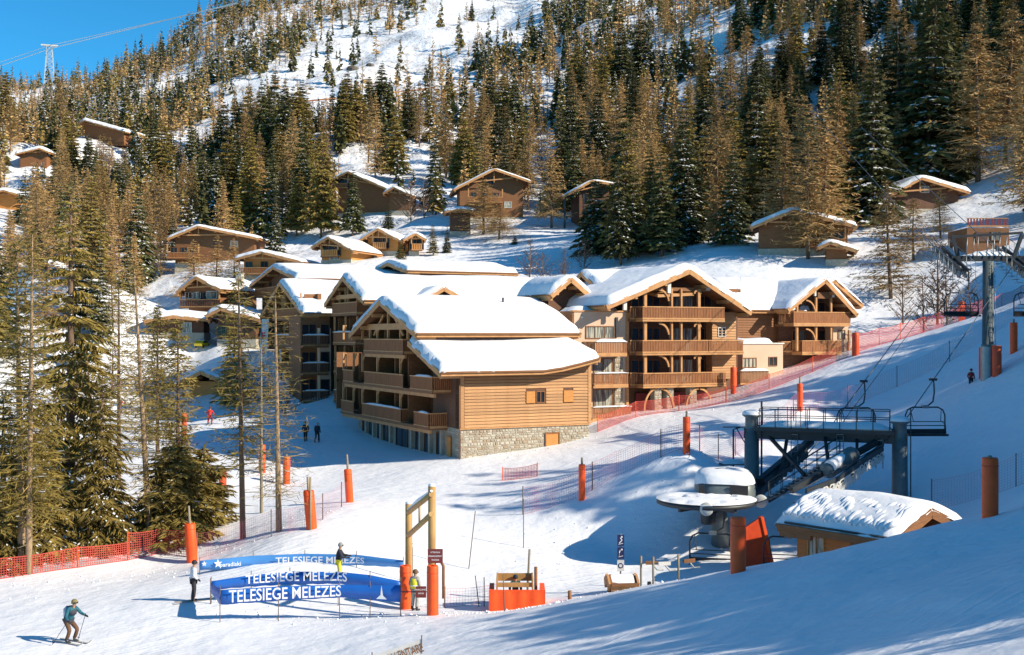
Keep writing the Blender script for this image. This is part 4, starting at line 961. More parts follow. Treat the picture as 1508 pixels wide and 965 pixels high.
# ------------------------------------------------------------------ chairlift
def arc(c, r, a0, a1, n, ax1, ax2):
    c = Vector(c); ax1 = Vector(ax1); ax2 = Vector(ax2)
    return [c + ax1 * (r * math.cos(a0 + (a1 - a0) * i / n)) + ax2 * (r * math.sin(a0 + (a1 - a0) * i / n)) for i in range(n + 1)]
def local(root, p):
    return Matrix.Rotation(-root.rotation_euler.z, 4, 'Z') @ (Vector(p) - root.location)

# bottom station: bullwheel under its snow disc, drive hood, column
bw = P(1040, 735, 58)
st = thing('lift_station', 'bottom chairlift station with round snow-topped bullwheel and domed snowy drive hood', 'lift station', (bw.x, bw.y, gz(bw.x, bw.y)), -.12)
zb = bw.z - st.location.z
d = MB(); d.lathe([(0.01, zb + .02), (2.38, zb + .02), (2.48, zb - .04), (2.48, zb - .20), (2.30, zb - .26), (0.6, zb - .26), (.01, zb - .30)], n=56, mi=0)
wheel = d.build('bullwheel', [M['darksteel']], st)
d = MB()
def disc(u, v):
    r = 2.5 * v; t = u * 2 * math.pi; e = (1 - v ** 6)
    bare = 1.0 if float(vnoise(math.cos(t) * r * 1.6 + 9, math.sin(t) * r * 1.6 + 4)) < .22 else .1
    return (r * math.cos(t), r * math.sin(t), zb + .03 + .17 * e * bare + (.04 if v < .2 else 0))
d.grid(disc, 64, 22); d.build('snow_cover', M['roofsnow'], wheel)
for k in range(5):
    t = k * 1.256 + .3; d = MB(); d.beam((math.cos(t) * .5, math.sin(t) * .5, zb - .33), (math.cos(t) * 2.3, math.sin(t) * 2.3, zb - .33), .14, .16); d.build('spoke', M['darksteel'], wheel)
hd = MB(); hx, hy = 1.05, 2.3
def dome(u, v, inf=0.0, z0=0.0, zt=1.08):
    t = u * 2 * math.pi; q = v * math.pi / 2; sx_ = math.copysign(abs(math.cos(t)) ** .55, math.cos(t)); sy_ = math.copysign(abs(math.sin(t)) ** .55, math.sin(t))
    return (hx + sx_ * (1.55 + inf) * max(0, math.cos(q)) ** .45, hy + sy_ * (1.9 + inf) * max(0, math.cos(q)) ** .45, zb + z0 + zt * max(0, math.sin(q)) ** .8)
hd.grid(lambda u, v: dome(u, v), 32, 12, flip=False); hd.build('drive_hood', M['greensteel'], st)
hs = MB(); hs.grid(lambda u, v: (lambda p, k: (p[0] + .0, p[1], p[2] + .22 * k))(dome(u, .35 + .65 * v + .12 * float(vnoise(u * 11, 3)), .10), min(1, v * 3) ** .5), 48, 12); hs.build('hood_snow', M['roofsnow'], st)
for k, (x_, s_) in enumerate(((-.35, .28), (1.2, .9))):
    MB().box(x_, x_ + s_, .36, .44, zb + .15, zb + .62).build('vent_panel', M['black'], st)
cl = MB(); cl.tube([(.9, 1.6, -1.2), (.75, 1.2, 1.6), (.3, .3, zb - .35)], [.55, .46, .60], 14); cl.build('column', M['greensteel'], st)
MB().beam((-.1, 0, zb - .45), (2.3, 3.6, zb - .30), .6, .45).build('drive_beam', M['greensteel'], st)
mt = MB(); mt.lathe([(.01, -.5), (.34, -.5), (.38, -.4), (.38, .4), (.3, .5), (.01, .5)], c=(.1, 0, zb - .75), n=18); mt.build('hub_motor', M['darksteel'], st)
for (x_, y_) in ((2.75, .6), (-.1, -2.4)):
    wl = MB(); wl.lathe([(.02, -.06), (.30, -.06), (.33, -.03), (.33, .03), (.30, .06), (.02, .06)], c=(x_, y_, zb - .15), n=20, axis='y'); wl.build('guide_wheel', M['fmilk'], st)

# gantry with its two masts, railed walkway and the sheave trains that lead the ropes down to the wheel
ZG1, ZG2 = 64.0, 61.5
gl_, gr_ = P(1107, 606, ZG1), P(1325, 618, ZG2)
gm = (gl_ + gr_) / 2; gdir = (gr_ - gl_); grz = math.atan2(gdir.y, gdir.x); GL = math.hypot(gdir.x, gdir.y)
gt = thing('lift_gantry', 'steel gantry of the chairlift with a railed walkway resting between two stout masts', 'lift gantry', (gl_.x, gl_.y, gz(gl_.x, gl_.y)), grz)
zt = P(0, 628, 63).z - gt.location.z                    # walkway deck height
gztop = lambda py, z: (HY - py) / F * z - gt.location.z
g0 = gz(gr_.x, gr_.y) - gt.location.z
for (x_, top, bot) in ((0, gztop(612, ZG1), -.6), (GL, gztop(622, ZG2), g0 - .6)):
    m_ = MB(); m_.lathe([(.42, bot), (.40, top - 1.0), (.36, top - 1.0), (.36, top - .1), (.52, top), (.52, top + .06), (.02, top + .06)], c=(x_, 0, 0), n=24); ms = m_.build('mast', M['greensteel'], gt)
    c = MB(); c.grid(lambda u, v: (x_ + .53 * math.cos(u * 6.2832) * max(0, math.cos(v * 1.5707)) ** .6, .53 * math.sin(u * 6.2832) * max(0, math.cos(v * 1.5707)) ** .6, top + .06 + .26 * math.sin(v * 1.5708)), 20, 6); c.build('snow_cap', M['roofsnow'], ms)
    l_ = MB(); l_.tube([(x_ + .55, -.3, bot + .5), (x_ + .55, -.3, top + .8)], .03, 6); l_.tube([(x_ + .55, .1, bot + .5), (x_ + .55, .1, top + .8)], .03, 6)
    for k in range(int((top - bot) / .32)): l_.beam((x_ + .55, -.3, bot + .6 + k * .32), (x_ + .55, .1, bot + .6 + k * .32), .03, .03)
    l_.build('ladder', M['darksteel'], ms)
MB().beam((-.4, 0, zt - .45), (GL + .4, 0, zt - .55), .45, .55).build('cross_beam', M['darksteel'], gt)
MB().beam((.2, -.65, zt - .15), (GL - .3, -.65, zt - .2), .1, .22).build('edge_beam', M['darksteel'], gt)
MB().beam((.2, .75, zt - .15), (GL - .3, .75, zt - .2), .1, .22).build('edge_beam', M['darksteel'], gt)
MB().box(.4, GL - .4, -.7, .8, zt - .08, zt - .03).build('walkway', M['steel'], gt)
snowlip(gt, .5, GL - .5, -.66, .78, zt - .03, .30, 3, 'snow_strip')
rl = MB()
for y_ in (-.72, .82):
    for zz_ in (zt + .95, zt + .5): rl.tube([(.5, y_, zz_), (GL - .5, y_, zz_)], .022, 6)
rl.build('handrail', M['darksteel'], gt, kind='stuff')
for i in range(9):
    for y_ in (-.72, .82):
        x_ = .5 + (GL - 1.0) * i / 8; MB().tube([(x_, y_, zt - .1), (x_, y_, zt + .95)], .025, 6).build('rail_post', M['darksteel'], gt)
gb = MB()
for x_ in (2.0, 2.2, 2.45, 2.7, 2.95):
    gb.tube([(x_, -.72, zt), (x_, -.72, zt + 1.1)], .02, 5)
gb.build('gate_bars', M['darksteel'], gt, kind='stuff')

def sheave_train(parent, A, B, n, r=.27, m='fmilk', side=(0, 0, 1), wh=True):
    """a row of rope wheels carried on a stepped beam from A to B (parent's axes)"""
    A = Vector(A); B = Vector(B); d = (B - A).normalized(); u = Vector((0, 0, 1)); s = d.cross(u).normalized(); nrm = s.cross(d)
    t = MB(); t.beam(A + nrm * .25, B + nrm * .25, .12, .22)
    n2 = n // 2
    for k in range(n2):
        c = A + (B - A) * ((k + .5) / n2); w_ = (B - A).length / n * .55
        t.beam(c - d * w_ + nrm * .02, c + d * w_ + nrm * .02, .10, .12); t.beam(c + nrm * .02, c + nrm * .28, .1, .1)
    tr = t.build('sheave_train', M['darksteel'], parent)
    for k in range(n):
        c = A + (B - A) * ((k + .5) / n) - nrm * .12
        w_ = MB(); pf = [(.05, -.05), (r * .55, -.045), (r * .95, -.06), (r, -.05), (r * .86, 0), (r, .05), (r * .95, .06), (r * .55, .045), (.05, .05)]
        vs = []; N = 18
        for (q, h) in pf:
            for j in range(N):
                a_ = 2 * math.pi * j / N; vs.append(c + d * (q * math.cos(a_)) + nrm * (q * math.sin(a_)) + s * h)
        w_.add(vs, [(i*N+j, i*N+(j+1) % N, (i+1)*N+(j+1) % N, (i+1)*N+j) for i in range(len(pf)-1) for j in range(N)], 0, True); w_.build('sheave', M[m], tr)
    return tr
# two inclined lines from the gantry to the wheel; the nearer shows its wheels and a motor housing
L_ = lambda px, py, z: local(gt, P(px, py, z))
near = [(1188, 722, 55.5), (1212, 712, 56.2), (1232, 700, 57), (1266, 668, 59.5), (1302, 655, 61.2)]
OFV = Vector((.1, -.55, -.22))
sheave_train(gt, L_(1186, 722, 55.5) + OFV, L_(1228, 706, 57.0) + OFV, 4, .30)
sheave_train(gt, L_(1226, 708, 57.0) + OFV, L_(1262, 684, 59.0) + OFV, 5, .34)
sheave_train(gt, L_(1262, 682, 59.2) + OFV, L_(1298, 660, 61.2) + OFV, 6, .26)
MB().beam(L_(1165, 722, 56.6), L_(1300, 646, 62), .25, .3).build('line_beam', M['darksteel'], gt)
MB().beam(L_(1118, 712, 61), L_(1180, 660, 65), .32, .5).build('line_beam', M['darksteel'], gt)
MB().beam(L_(1105, 738, 60), L_(1195, 648, 65.5), .30, .45).build('line_beam', M['darksteel'], gt)
sheave_train(gt, L_(1126, 716, 61), L_(1158, 690, 63), 5, .28, m='darksteel')
sheave_train(gt, L_(1160, 688, 63), L_(1188, 664, 64.6), 5, .28, m='darksteel')
hs = MB(); A_, B_ = L_(1216, 694, 58), L_(1258, 668, 60.4); d_ = (B_ - A_).normalized(); hs.tube([A_, A_ + d_ * .25, B_ - d_ * .3, B_], [.22, .46, .46, .3], 12); hs.build('motor_housing', M['greensteel'], gt)
hs = MB(); A_, B_ = L_(1222, 688, 58), L_(1250, 670, 60); hs.tube([A_, B_], [.34, .34], 10); hs.build('snow_strip', M['roofsnow'], gt)
# service stairs
sr = MB(); sw = MB()
SA, SB = L_(1132, 738, 58.5), L_(1236, 672, 61.5)
for off in (0, .9):
    o = Vector((0, off, 0)); sr.beam(SA + o, SB + o, .07, .2); sr.tube([SA + o + Vector((0, 0, 1)), SB + o + Vector((0, 0, 1))], .022, 5); sr.tube([SA + o + Vector((0, 0, .55)), SB + o + Vector((0, 0, .55))], .018, 5)
st_ = sr.build('stairs', M['darksteel'], gt)
for k in range(18):
    p = SA + (SB - SA) * (k / 17); MB().box(p.x - .14, p.x + .14, p.y, p.y + .9, p.z + .08, p.z + .13).build('step', M['steel'], st_)
for k in range(7):
    p = SA + (SB - SA) * (k / 6)
    for o in (0, .9): MB().tube([p + Vector((0, o, 0)), p + Vector((0, o, 1.0))], .02, 5).build('rail_post', M['darksteel'], st_)
# legs and braces below the deck
for (p, q) in (((1215, 645, 62.5), (1222, 700, 60)), ((1160, 640, 63.5), (1150, 700, 62)), ((1262, 648, 62), (1262, 690, 60)), ((1300, 655, 61.5), (1240, 700, 59)), ((1200, 645, 63), (1140, 700, 62)), ((1130, 640, 63.8), (1185, 700, 60))):
    MB().beam(L_(*p), L_(*q), .16, .16).build('strut', M['darksteel'], gt)
for (px, z_) in ((1165, 63), (1232, 62), (1290, 61.5)):
    l_ = MB(); a_ = L_(px, 640, z_); b_ = L_(px, 690, z_)
    l_.tube([a_, b_], .025, 5); l_.tube([a_ + Vector((.35, 0, 0)), b_ + Vector((.35, 0, 0))], .025, 5)
    for k in range(6): l_.beam(a_ + (b_ - a_) * (k / 6), a_ + (b_ - a_) * (k / 6) + Vector((.35, 0, 0)), .025, .025)
    l_.build('ladder', M['steel'], gt)
# parked four-seat chair with table-like frame behind the hood
fr = thing('chair_rack', 'low snow-topped steel frame standing just behind the drive hood', 'frame', gat(1085, 65.5), .1); zf = P(0, 668, 65.5).z - fr.location.z
k = MB(); k.tube([(-.2, 0, -.3), (-.2, 0, zf + 1.35), (.2, 0, zf + 1.5)], .05, 6); k.beam((-.8, 0, zf + 1.5), (1.2, 0, zf + 1.5), .06, .06); k.beam((0, 0, zf + 1.4), (1.2, .1, zf - .6), .05, .05); k.build('bracket_post', M['darksteel'], fr)
MB().box(-.9, .6, -.5, .5, zf - .62, zf - .55).build('table', M['darksteel'], fr); snowlip(fr, -.9, .6, -.5, .5, zf - .55, .22, 3)

def chair(label, hang, rz, arm=1.9, w=2.25, sitz=None, name='lift_chair'):
    """four-seat chair hanging from the rope at 'hang'"""
    hang = Vector(hang); t = thing(name, label, 'lift chair', hang, rz, 'chairs of the chairlift'); h = w / 2
    k = MB(); k.tube([(0, 0, .06), (.05, 0, -.15), (.12, .12, -.7), (.06, .16, -1.2), (-.25, .10, -1.42), (-.45, 0, -1.5)], .045, 8); k.build('hanger_arm', M['darksteel'], t)
    MB().beam((-.22, 0, .05), (.22, 0, .05), .12, .14).build('rope_grip', M['darksteel'], t)
    c = -.45; zt_ = -1.5
    pts = [(c - h, 0, zt_ - 1.55), (c - h, 0, zt_ - .45), (c - h + .12, 0, zt_ - .15), (c - h + .4, 0, zt_), (c + h - .4, 0, zt_), (c + h - .12, 0, zt_ - .15), (c + h, 0, zt_ - .45), (c + h, 0, zt_ - 1.55)]
    k = MB(); k.tube(pts, .042, 8); k.build('bail_frame', M['darksteel'], t)
    MB().box(c - .18, c + .18, -.12, .12, zt_ - .06, zt_ + .12).build('frame_clamp', M['steel'], t)
    MB().box(c - h, c + h, -.52, -.02, zt_ - 1.58, zt_ - 1.47).build('seat', M['black'], t)
    b_ = MB(); b_.box(c - h, c + h, .0, .09, zt_ - 1.47, zt_ - 1.22); bk = b_.build('backrest', M['black'], t)
    b_ = MB(); b_.tube([(c - h + .05, -.05, zt_ - 1.02), (c + h - .05, -.05, zt_ - 1.02)], .025, 6); b_.build('back_rail', M['darksteel'], t)
    k = MB(); k.tube([(c - h + .25, -.1, zt_ - .1), (c - h + .35, -.25, zt_ - .75), (c - h + .15, -.3, zt_ - .8)], .022, 6); k.tube([(c + h - .25, -.1, zt_ - .1), (c + h - .35, -.25, zt_ - .75), (c + h - .15, -.3, zt_ - .8)], .022, 6)
    k.tube([(c - h + .3, -.28, zt_ - .78), (c + h - .3, -.28, zt_ - .78), (c + h - .1, -.3, zt_ - .95), (c + h - .06, -.3, zt_ - 1.45)], .024, 6); k.build('safety_bar', M['darksteel'], t, kind='stuff')
    return t

# rope and upper tower
UT = gat(1455, 77)
ut = thing('lift_tower', 'round grey chairlift tower with a wide cross-arm, wheel sets at both ends and lifting frame', 'lift tower', UT, 0)
zl = lambda py, z=77.0: (HY - py) / F * z - UT.z
mpx = 77 / F
k = MB(); k.lathe([(.47, -.6), (.47, 1.9), (.40, 1.9), (.44, 2.0), (.44, 2.15), (.38, 2.15), (.34, zl(385)), (.02, zl(385))], n=24); k.build('mast', M['greensteel'], ut)
k = MB(); k.lathe([(.475, -.5), (.475, 2.0)], n=20); k.build('mast_foot', M['steel'], ut)
MB().beam(((1400 - 1455) * mpx, 0, zl(381)), ((1512 - 1455) * mpx, 0, zl(381)), .40, .36).build('cross_arm', M['darksteel'], ut)
snowlip(ut, (1425 - 1455) * mpx, (1488 - 1455) * mpx, -.22, .22, zl(377), .28, 5)
MB().beam(((1400 - 1455) * mpx, 0, zl(349)), ((1506 - 1455) * mpx, 0, zl(343)), .16, .16).build('lifting_beam', M['darksteel'], ut)
for (a_, b_) in ((1402, 1412), (1505, 1492)):
    MB().beam(((a_ - 1455) * mpx, 0, zl(346)), ((b_ - 1455) * mpx, 0, zl(381)), .22, .2).build('slanted_post', M['darksteel'], ut)
for x_, y0, y1 in ((1422, 352, 378), (1432, 352, 378), (1438, 350, 378), (1452, 350, 378), (1462, 350, 378), (1470, 350, 378), (1480, 350, 380)):
    MB().tube([((x_ - 1455) * mpx, -.3, zl(y0)), ((x_ - 1457) * mpx, -.3, zl(y1))], .03, 5).build('hook_rod', M['steel'], ut)
for (cx_, far) in ((1400, 0), (1492, 1)):               # wheel sets running down the line, with inspection baskets
    x_ = (cx_ - 1455) * mpx; dy, dz = 2.3, .95
    for o in (-.22, .22):
        sheave_train(ut, (x_ + o, -dy, zl(381) - .25 - dz * .95), (x_ + o, dy, zl(381) - .25 + dz), 8, .25, m='steel')
    k = MB()
    for o in (-.75, .75):
        for h_ in (.25, .85): k.tube([(x_ + o, -dy, zl(381) - .3 - dz + h_), (x_ + o, dy, zl(381) - .3 + dz + h_)], .022, 5)
        for q in range(7):
            t = q / 6; p_ = Vector((x_ + o, -dy + 2 * dy * t, zl(381) - .35 + dz * (2 * t - 1))); k.tube([p_ + Vector((0, 0, -.35)), p_ + Vector((0, 0, .85))], .02, 5)
    k.build('inspection_basket', M['steel'], ut, kind='stuff')
    k = MB()
    for q in range(9):
        t = q / 8; k.box(x_ - .8, x_ - .42, -dy + 2 * dy * t - .2, -dy + 2 * dy * t + .2, zl(381) - .78 + dz * (2 * t - 1), zl(381) - .74 + dz * (2 * t - 1))
    k.build('catwalk', M['steel'], ut, kind='stuff')
k = MB()
for o in (-.16, .16): k.tube([(o + .2, -.42, .2), (o + .12, -.40, zl(388))], .02, 5)
for q in range(22): k.beam((.02, -.42, .4 + q * .33), (.38, -.42, .4 + q * .33), .02, .02)
k.build('ladder', M['steel'], ut)
def rope(label, pts, r=.03, m='cable', name='lift_rope', sag=0.0):
    o = Vector(pts[0]); q = []
    for a_, b_ in zip(pts, pts[1:]):
        a_ = Vector(a_); b_ = Vector(b_)
        for i in range(12 if sag else 1):
            n = 12 if sag else 1; t = i / n; q.append(a_ + (b_ - a_) * t - Vector((0, 0, sag * 4 * t * (1 - t))) - o)
    q.append(Vector(pts[-1]) - o); k = MB(); k.tube(q, r, 6); ob = k.build(name, M[m]); ob.location = o; tag(ob, label, 'cable'); return ob
TL = UT + Vector(((1400 - 1455) * mpx, 0, zl(381) - .45)); TR = UT + Vector(((1492 - 1455) * mpx, 0, zl(381) - .45))
UPL = TL + Vector((8, 60, 20)); UPR = TR + Vector((8, 60, 20))
GA = P(1228, 622, 64.5); GBp = P(1338, 612, 61.5)
rope('steel haul rope rising from the gantry to the left arm of the tower', [P(1100, 742, 60), P(1190, 668, 64), GA, TL, UPL])
rope('second thinner rope running just right of the left haul rope', [P(1238, 626, 64.6), TL + Vector((.5, 0, -.1))], .018)
rope('steel haul rope rising past the right mast to the right arm of the tower', [P(1105, 744, 57), P(1190, 716, 55.8), P(1300, 655, 61.2), GBp, TR, UPR])
def on(A, B, px):
    lo, hi = 0., 1.
    f = lambda t: (lambda p: p.x / p.y * F + HX)(A + (B - A) * t)
    for _ in range(40):
        md = (lo + hi) / 2
        if f(md) < px: lo = md
        else: hi = md
    return A + (B - A) * lo
chair('empty four-seat chair with snow-dusted bar hanging over the gantry walkway', on(GA, TL, 1272), .05)
chair('empty four-seat chair hanging just right of the gantry against blue shaded snow', on(GBp, TR, 1374), .05)
chair('upper empty chair below the left arm of the lift tower', TL + Vector((.55 + .45, -.4, -.35)), .0)
chair('upper empty chair below the right arm of the tower, cut by the right edge', TR + Vector((.9 + .55, -.4, -.35)), .0)
chair('parked chair under the bullwheel beside the orange barrier', P(1060, 745, 57.2) + Vector((0.1, 0, .1)), -.25)
chair('parked chair between the orange barrier and the operator hut', P(1163, 752, 53.5) + Vector((.4, 0, .25)), -.25)

# operator hut with ribbed snow on the roof
HA = Vector((.64, -.77, 0)); HN = Vector((.77, .64, 0)); hang_ = math.atan2(HA.y, HA.x)
c0 = Vector((15.05, 47.1, 0)); c1 = Vector((12.0, 51.4, 0)); HL = 5.5; ez = -8.45
hf = Frame('operator_hut', 'small wooden lift operator hut under rippled drifted snow, half sunk behind the slope', 'hut', c1.x, c1.y, -10.9, hang_); rh = hf.root
e_ = ez + 10.9
# frame: a runs along HA (towards the camera right), b runs along HN
roof(rh, 'a', -.1, HL + .1, -.1, 2.75, 5.7, e_, e_ + 1.05, e_ - .05, T=.55, seed=70, fm='brownwood')
wallbox(rh, .45, HL - .7, .55, 5.0, -.4, e_ - .15, 'hutwood'); gable(rh, 'a', HL - .8, .55, 2.75, 5.0, -.4, e_ - .1, e_ + .85, e_ - .1, 'brownwood')
planks(rh, .45, HL - .7, .55, -.2, e_ - .3, h=.2, m='hutwood', holes=((1.0, 1.9, .95, 2.05), (3.2, 3.9, -.2, 2.0)))
window(rh, 'a', 1.45, .55, .95, 2.05, .9, 2, fm='gold', gl='paleglass'); MB().box(3.2, 3.9, .50, .54, -.2, 2.0).build('door', M['brownwood'], rh)
k = MB(); rs_ = random.Random(3)                        # drifted ribs of snow on the slope facing the piste
for i in range(26):
    a_ = .15 + HL * .97 * i / 26; q = []
    for j in range(7):
        t = j / 6 * .8; q.append((a_ + .25 * math.sin(j * 1.1 + i) * .4 + t * .35, -.05 + t * 2.6, e_ + .47 + t * 1.0 + .05 * math.sin(j * 2.3 + i)))
    k.tube(q, [.08] + [.13 + rs_.uniform(-.05, .06) for _ in range(5)] + [.02], 7)
k.build('snow_ribs', M['roofsnow'], rh, kind='stuff')
MB().tube([(.3, -.16, e_ + .12), (HL, -.16, e_ + .12)], .05, 8).build('snow_guard', M['darksteel'], rh)

# ------------------------------------------------------------------ padded posts
def pad(px, ytop, ybot, z, label, w=.44, m='orange', stick=0, lean=0.0, grp='orange padded posts along the piste'):
    q = G(px, ybot)
    if q is not None and abs(q.y - z) < .25 * z: z = q.y
    g = gat(px, z); h = (ybot - ytop) / F * z; t = thing('padded_post', label, 'padded post', g, random.uniform(0, 3), grp); zb_ = (HY - ybot) / F * z - g.z
    k = MB(); r = w / 2; lx = lean * h
    pts = [(0, 0, zb_ - .15), (0, 0, zb_ + .05), (lx * .5, 0, zb_ + h * .5), (lx, 0, zb_ + h - .05), (lx, 0, zb_ + h)]
    k.tube(pts, [r * .97, r, r * 1.02, r, r * .9], 14); pd = k.build('pad', M[m], t)
    for f_ in (.86,): 
        s_ = MB(); s_.tube([(lx * f_, 0, zb_ + h * f_ - .02), (lx * f_, 0, zb_ + h * f_ + .02)], r * 1.035, 14); s_.build('strap', M['redpad'], pd)
    k = MB(); top = (ybot - ytop + stick) / F * z; k.tube([(0, 0, -.5), (lx, 0, zb_ + h), (lx * top / h, 0, zb_ + top)], [.07, .07, .055], 8); k.build('post', M['greypole'], t)
    return t
pad(1087, 762, 843, 42.5, 'snow-capped orange padded post in front of the bullwheel and red barrier', .52, 'orange', 0)
pad(1458, 674, 760, 39.5, 'large orange padded post alone on the blue shaded slope at far right', .50, 'orange', 3)
pad(1011, 614, 665, 65, 'orange padded post on the sunny piste left of the gantry', .42, 'orange', 9)
pad(857, 684, 735, 65, 'slim orange padded post below the planked end wall', .38, 'orange', 10)
pad(1178, 565, 605, 86, 'orange padded post just above the gantry walkway', .42, 'orange', 10)
pad(1080, 541, 580, 95, 'orange padded post against the corner of the big gabled residence', .52, 'orange', 3)
pad(1260, 490, 523, 98, 'orange padded post at the right corner of the right-hand residence', .60, 'redpad', 2)
pad(1416, 444, 472, 113, 'orange padded post in the bushes left of the lift tower', .60, 'orange', 3)
pad(1493, 475, 519, 80, 'orange padded post on the slope right of the lift tower', .50, 'orange', 5)
pad(1446, 512, 556, 76, 'orange pad strapped to the left side of the lift tower', .40, 'redpad', 0)
pad(1468, 509, 552, 75.6, 'orange pad strapped to the right side of the lift tower', .60, 'redpad', 0)
pad(515, 691, 740, 68, 'leaning orange padded post uppermost of three beside the larches', .46, 'orange', 22, -.08)
pad(459, 722, 778, 60, 'leaning orange padded post in the middle with a short pole above it', .56, 'orange', 20, -.08)
pad(422, 673, 713, 82, 'short orange padded post beside a larch trunk', .50, 'orange', 4)
pad(386, 655, 696, 84, 'red-orange padded post between two larch trunks', .50, 'redpad', 2)
pad(283, 771, 828, 60, 'orange padded post beside the left end of the blue banners', .56, 'orange', 26, -.06)
pad(328, 690, 716, 84, 'faded orange padded post half behind the bushy conifer', .50, 'redpad', 0)
pad(271, 609, 652, 96, 'orange padded post seen through the thin trees on the lower piste', .45, 'orange', 0)

# red wedge-shaped safety barrier beside the wheel
g = gat(1122, 55.5); t = thing('safety_barrier', 'orange-red wedge of padded boards between the bullwheel column and parked chair', 'barrier', g, .1)
s_ = 55.5 / F
k = MB(); pl = [((1097 - 1122) * s_, -.9), ((1132 - 1122) * s_, -.9), ((1135 - 1122) * s_, .2), ((1120 - 1122) * s_, (HY - 762) * s_ - g.z), ((1098 - 1122) * s_, (HY - 776) * s_ - g.z)]
k.prism(pl, lambda x, z: (x, 0, z), lambda x, z: (x + .1, .3, z)); k.build('padded_panel', M['redpad'], t)
k = MB(); k.prism([(pl[2][0], pl[2][1] - 1), pl[2], pl[3], (pl[3][0] + .14, pl[3][1] + .02), (pl[2][0] + .16, pl[2][1])], lambda x, z: (x, -.06, z), lambda x, z: (x, .4, z)); k.build('edge_board', M['orange'], t)

# ------------------------------------------------------------------ timber gate with its pads and signs
gp1 = gat(602, 50.5); gp2 = gat(636, 46.5); gd = gp2 - gp1
gt2 = thing('timber_gate', 'tall log gate with two snowy crossbeams over the lift entrance', 'gate', gp1, 0)
h1 = (HY - 742) / F * 50.5 - gp1.z; h2 = (HY - 716) / F * 46.5 - gp2.z + gd.z
P2 = Vector((gd.x, gd.y, 0))
for (o, h_) in ((Vector((0, 0, 0)), h1), (P2, h2)):
    k = MB(); k.tube([o + Vector((0, 0, -2.0)), o + Vector((0, 0, h_ * .5)), o + Vector((0, 0, h_))], [.16, .155, .15], 12); k.build('post', M['pole'], gt2)
    k = MB(); k.lathe([(.155, h_), (.15, h_ + .06), (.01, h_ + .12)], c=(o.x, o.y, 0), n=10); k.build('snow_cap', M['clumpsnow'], gt2)
for (z1_, z2_) in ((h1 - .35, h2 - .30), (h1 - 1.35, h2 - 1.10)):
    k = MB(); k.tube([Vector((0, -.2, z1_)), P2 + Vector((0, -.2, z2_))], .11, 10); k.build('crossbeam', M['pole'], gt2)
k = MB(); k.tube([Vector((0, -.2, h1 - .22)), P2 * .5 + Vector((0, -.2, (h1 + h2) / 2 - .18)), P2 + Vector((0, -.2, h2 - .17))], [.06, .10, .05], 8); k.build('beam_snow', M['clumpsnow'], gt2)
k = MB(); k.tube([P2 * .5 + Vector((0, -.2, (h1 + h2) / 2 - .3)), P2 * .5 + Vector((0, -.2, (h1 + h2) / 2 - 1.2))], .045, 6); k.build('strut', M['pole'], gt2)
def pad_at(p, ytop, ybot, z, label, w, m='orange'):
    px = p.x / p.y * F + HX; return pad(px, ytop, ybot, z, label, w, m, 0, grp='orange pads at the feet of the gate')
pad_at(gp1 + Vector((-.12, -.28, 0)), 833, 897, 50.2, 'orange pad round the foot of the left gate post', .50)
pad_at(gp2 + Vector((.05, -.28, 0)), 833, 906, 46.2, 'orange pad round the foot of the right gate post, snow on its rim', .46)

def text_bm(s, size, align='CENTER'):
    cu = bpy.data.curves.new('lettering', 'FONT'); cu.body = s; cu.size = size; cu.align_x = align; cu.resolution_u = 3; cu.offset = size * .012
    ob = bpy.data.objects.new('lettering', cu); COL.objects.link(ob); bpy.context.view_layer.update()
    me = bpy.data.meshes.new_from_object(ob.evaluated_get(bpy.context.evaluated_depsgraph_get()))
    vs = [v.co.copy() for v in me.vertices]; fs = [tuple(p.vertices) for p in me.polygons]
    bpy.data.objects.remove(ob); bpy.data.curves.remove(cu); bpy.data.meshes.remove(me); return vs, fs
def lettering(root, s, size, fn, m='letter', name='lettering', sx=1.0):
    vs, fs = text_bm(s, size); k = MB(); k.add([fn(v.x * sx, v.y) for v in vs], fs); return k.build(name, M[m], root)

for (px, y0, y1, z, w_, h_, lines, lab) in ((641, 808, 830, 46.0, .60, .56, ('ATTENTION', 'EMBARQUEMENT', 'TELESIEGE'), 'dark red sign board with pale lines of text fixed above the right gate pad'),
                                   (620, 862, 882, 47.0, .42, .46, ('EMBARQUEMENT', 'SKIEURS'), 'dark red sign board low between the gate pads')):
    p = P(px, (y0 + y1) / 2, z); t = thing('sign_board', lab, 'sign', p, 0)
    MB().box(-w_ / 2, w_ / 2, -.02, .02, -h_ / 2, h_ / 2).build('board', M['sign'], t)
    for i, ln in enumerate(lines):
        lettering(t, ln, .085, lambda x, y, i=i: (x, -.026, y + h_ / 2 - .16 - i * .15), sx=.8)
    if px > 630: MB().beam((0, .05, -h_ / 2), (0, .05, -1.2), .05, .05).build('bracket', M['steel'], t)
    else: MB().beam((-.8, .03, 0), (.3, .03, 0), .04, .04).build('bracket', M['darksteel'], t)
for px, y0, y1, z, lab in ((607, 800, 880, 50.8, 'thin grey steel pole leaning on the left gate post'), (653, 826, 862, 47.2, 'short bent brown post right of the gate')):
    g = gat(px, z); k = MB(); zt_ = (HY - y0) / F * z - g.z; k.tube([(0, 0, -.2 if px < 650 else .6), (0, 0, zt_ * .9), (-.12 if px > 650 else 0, 0, zt_)], .04 if px < 650 else .06, 6); o = k.build('steel_pole' if px < 650 else 'short_post', M['steel' if px < 650 else 'brownwood']); o.location = g; tag(o, lab, 'pole')

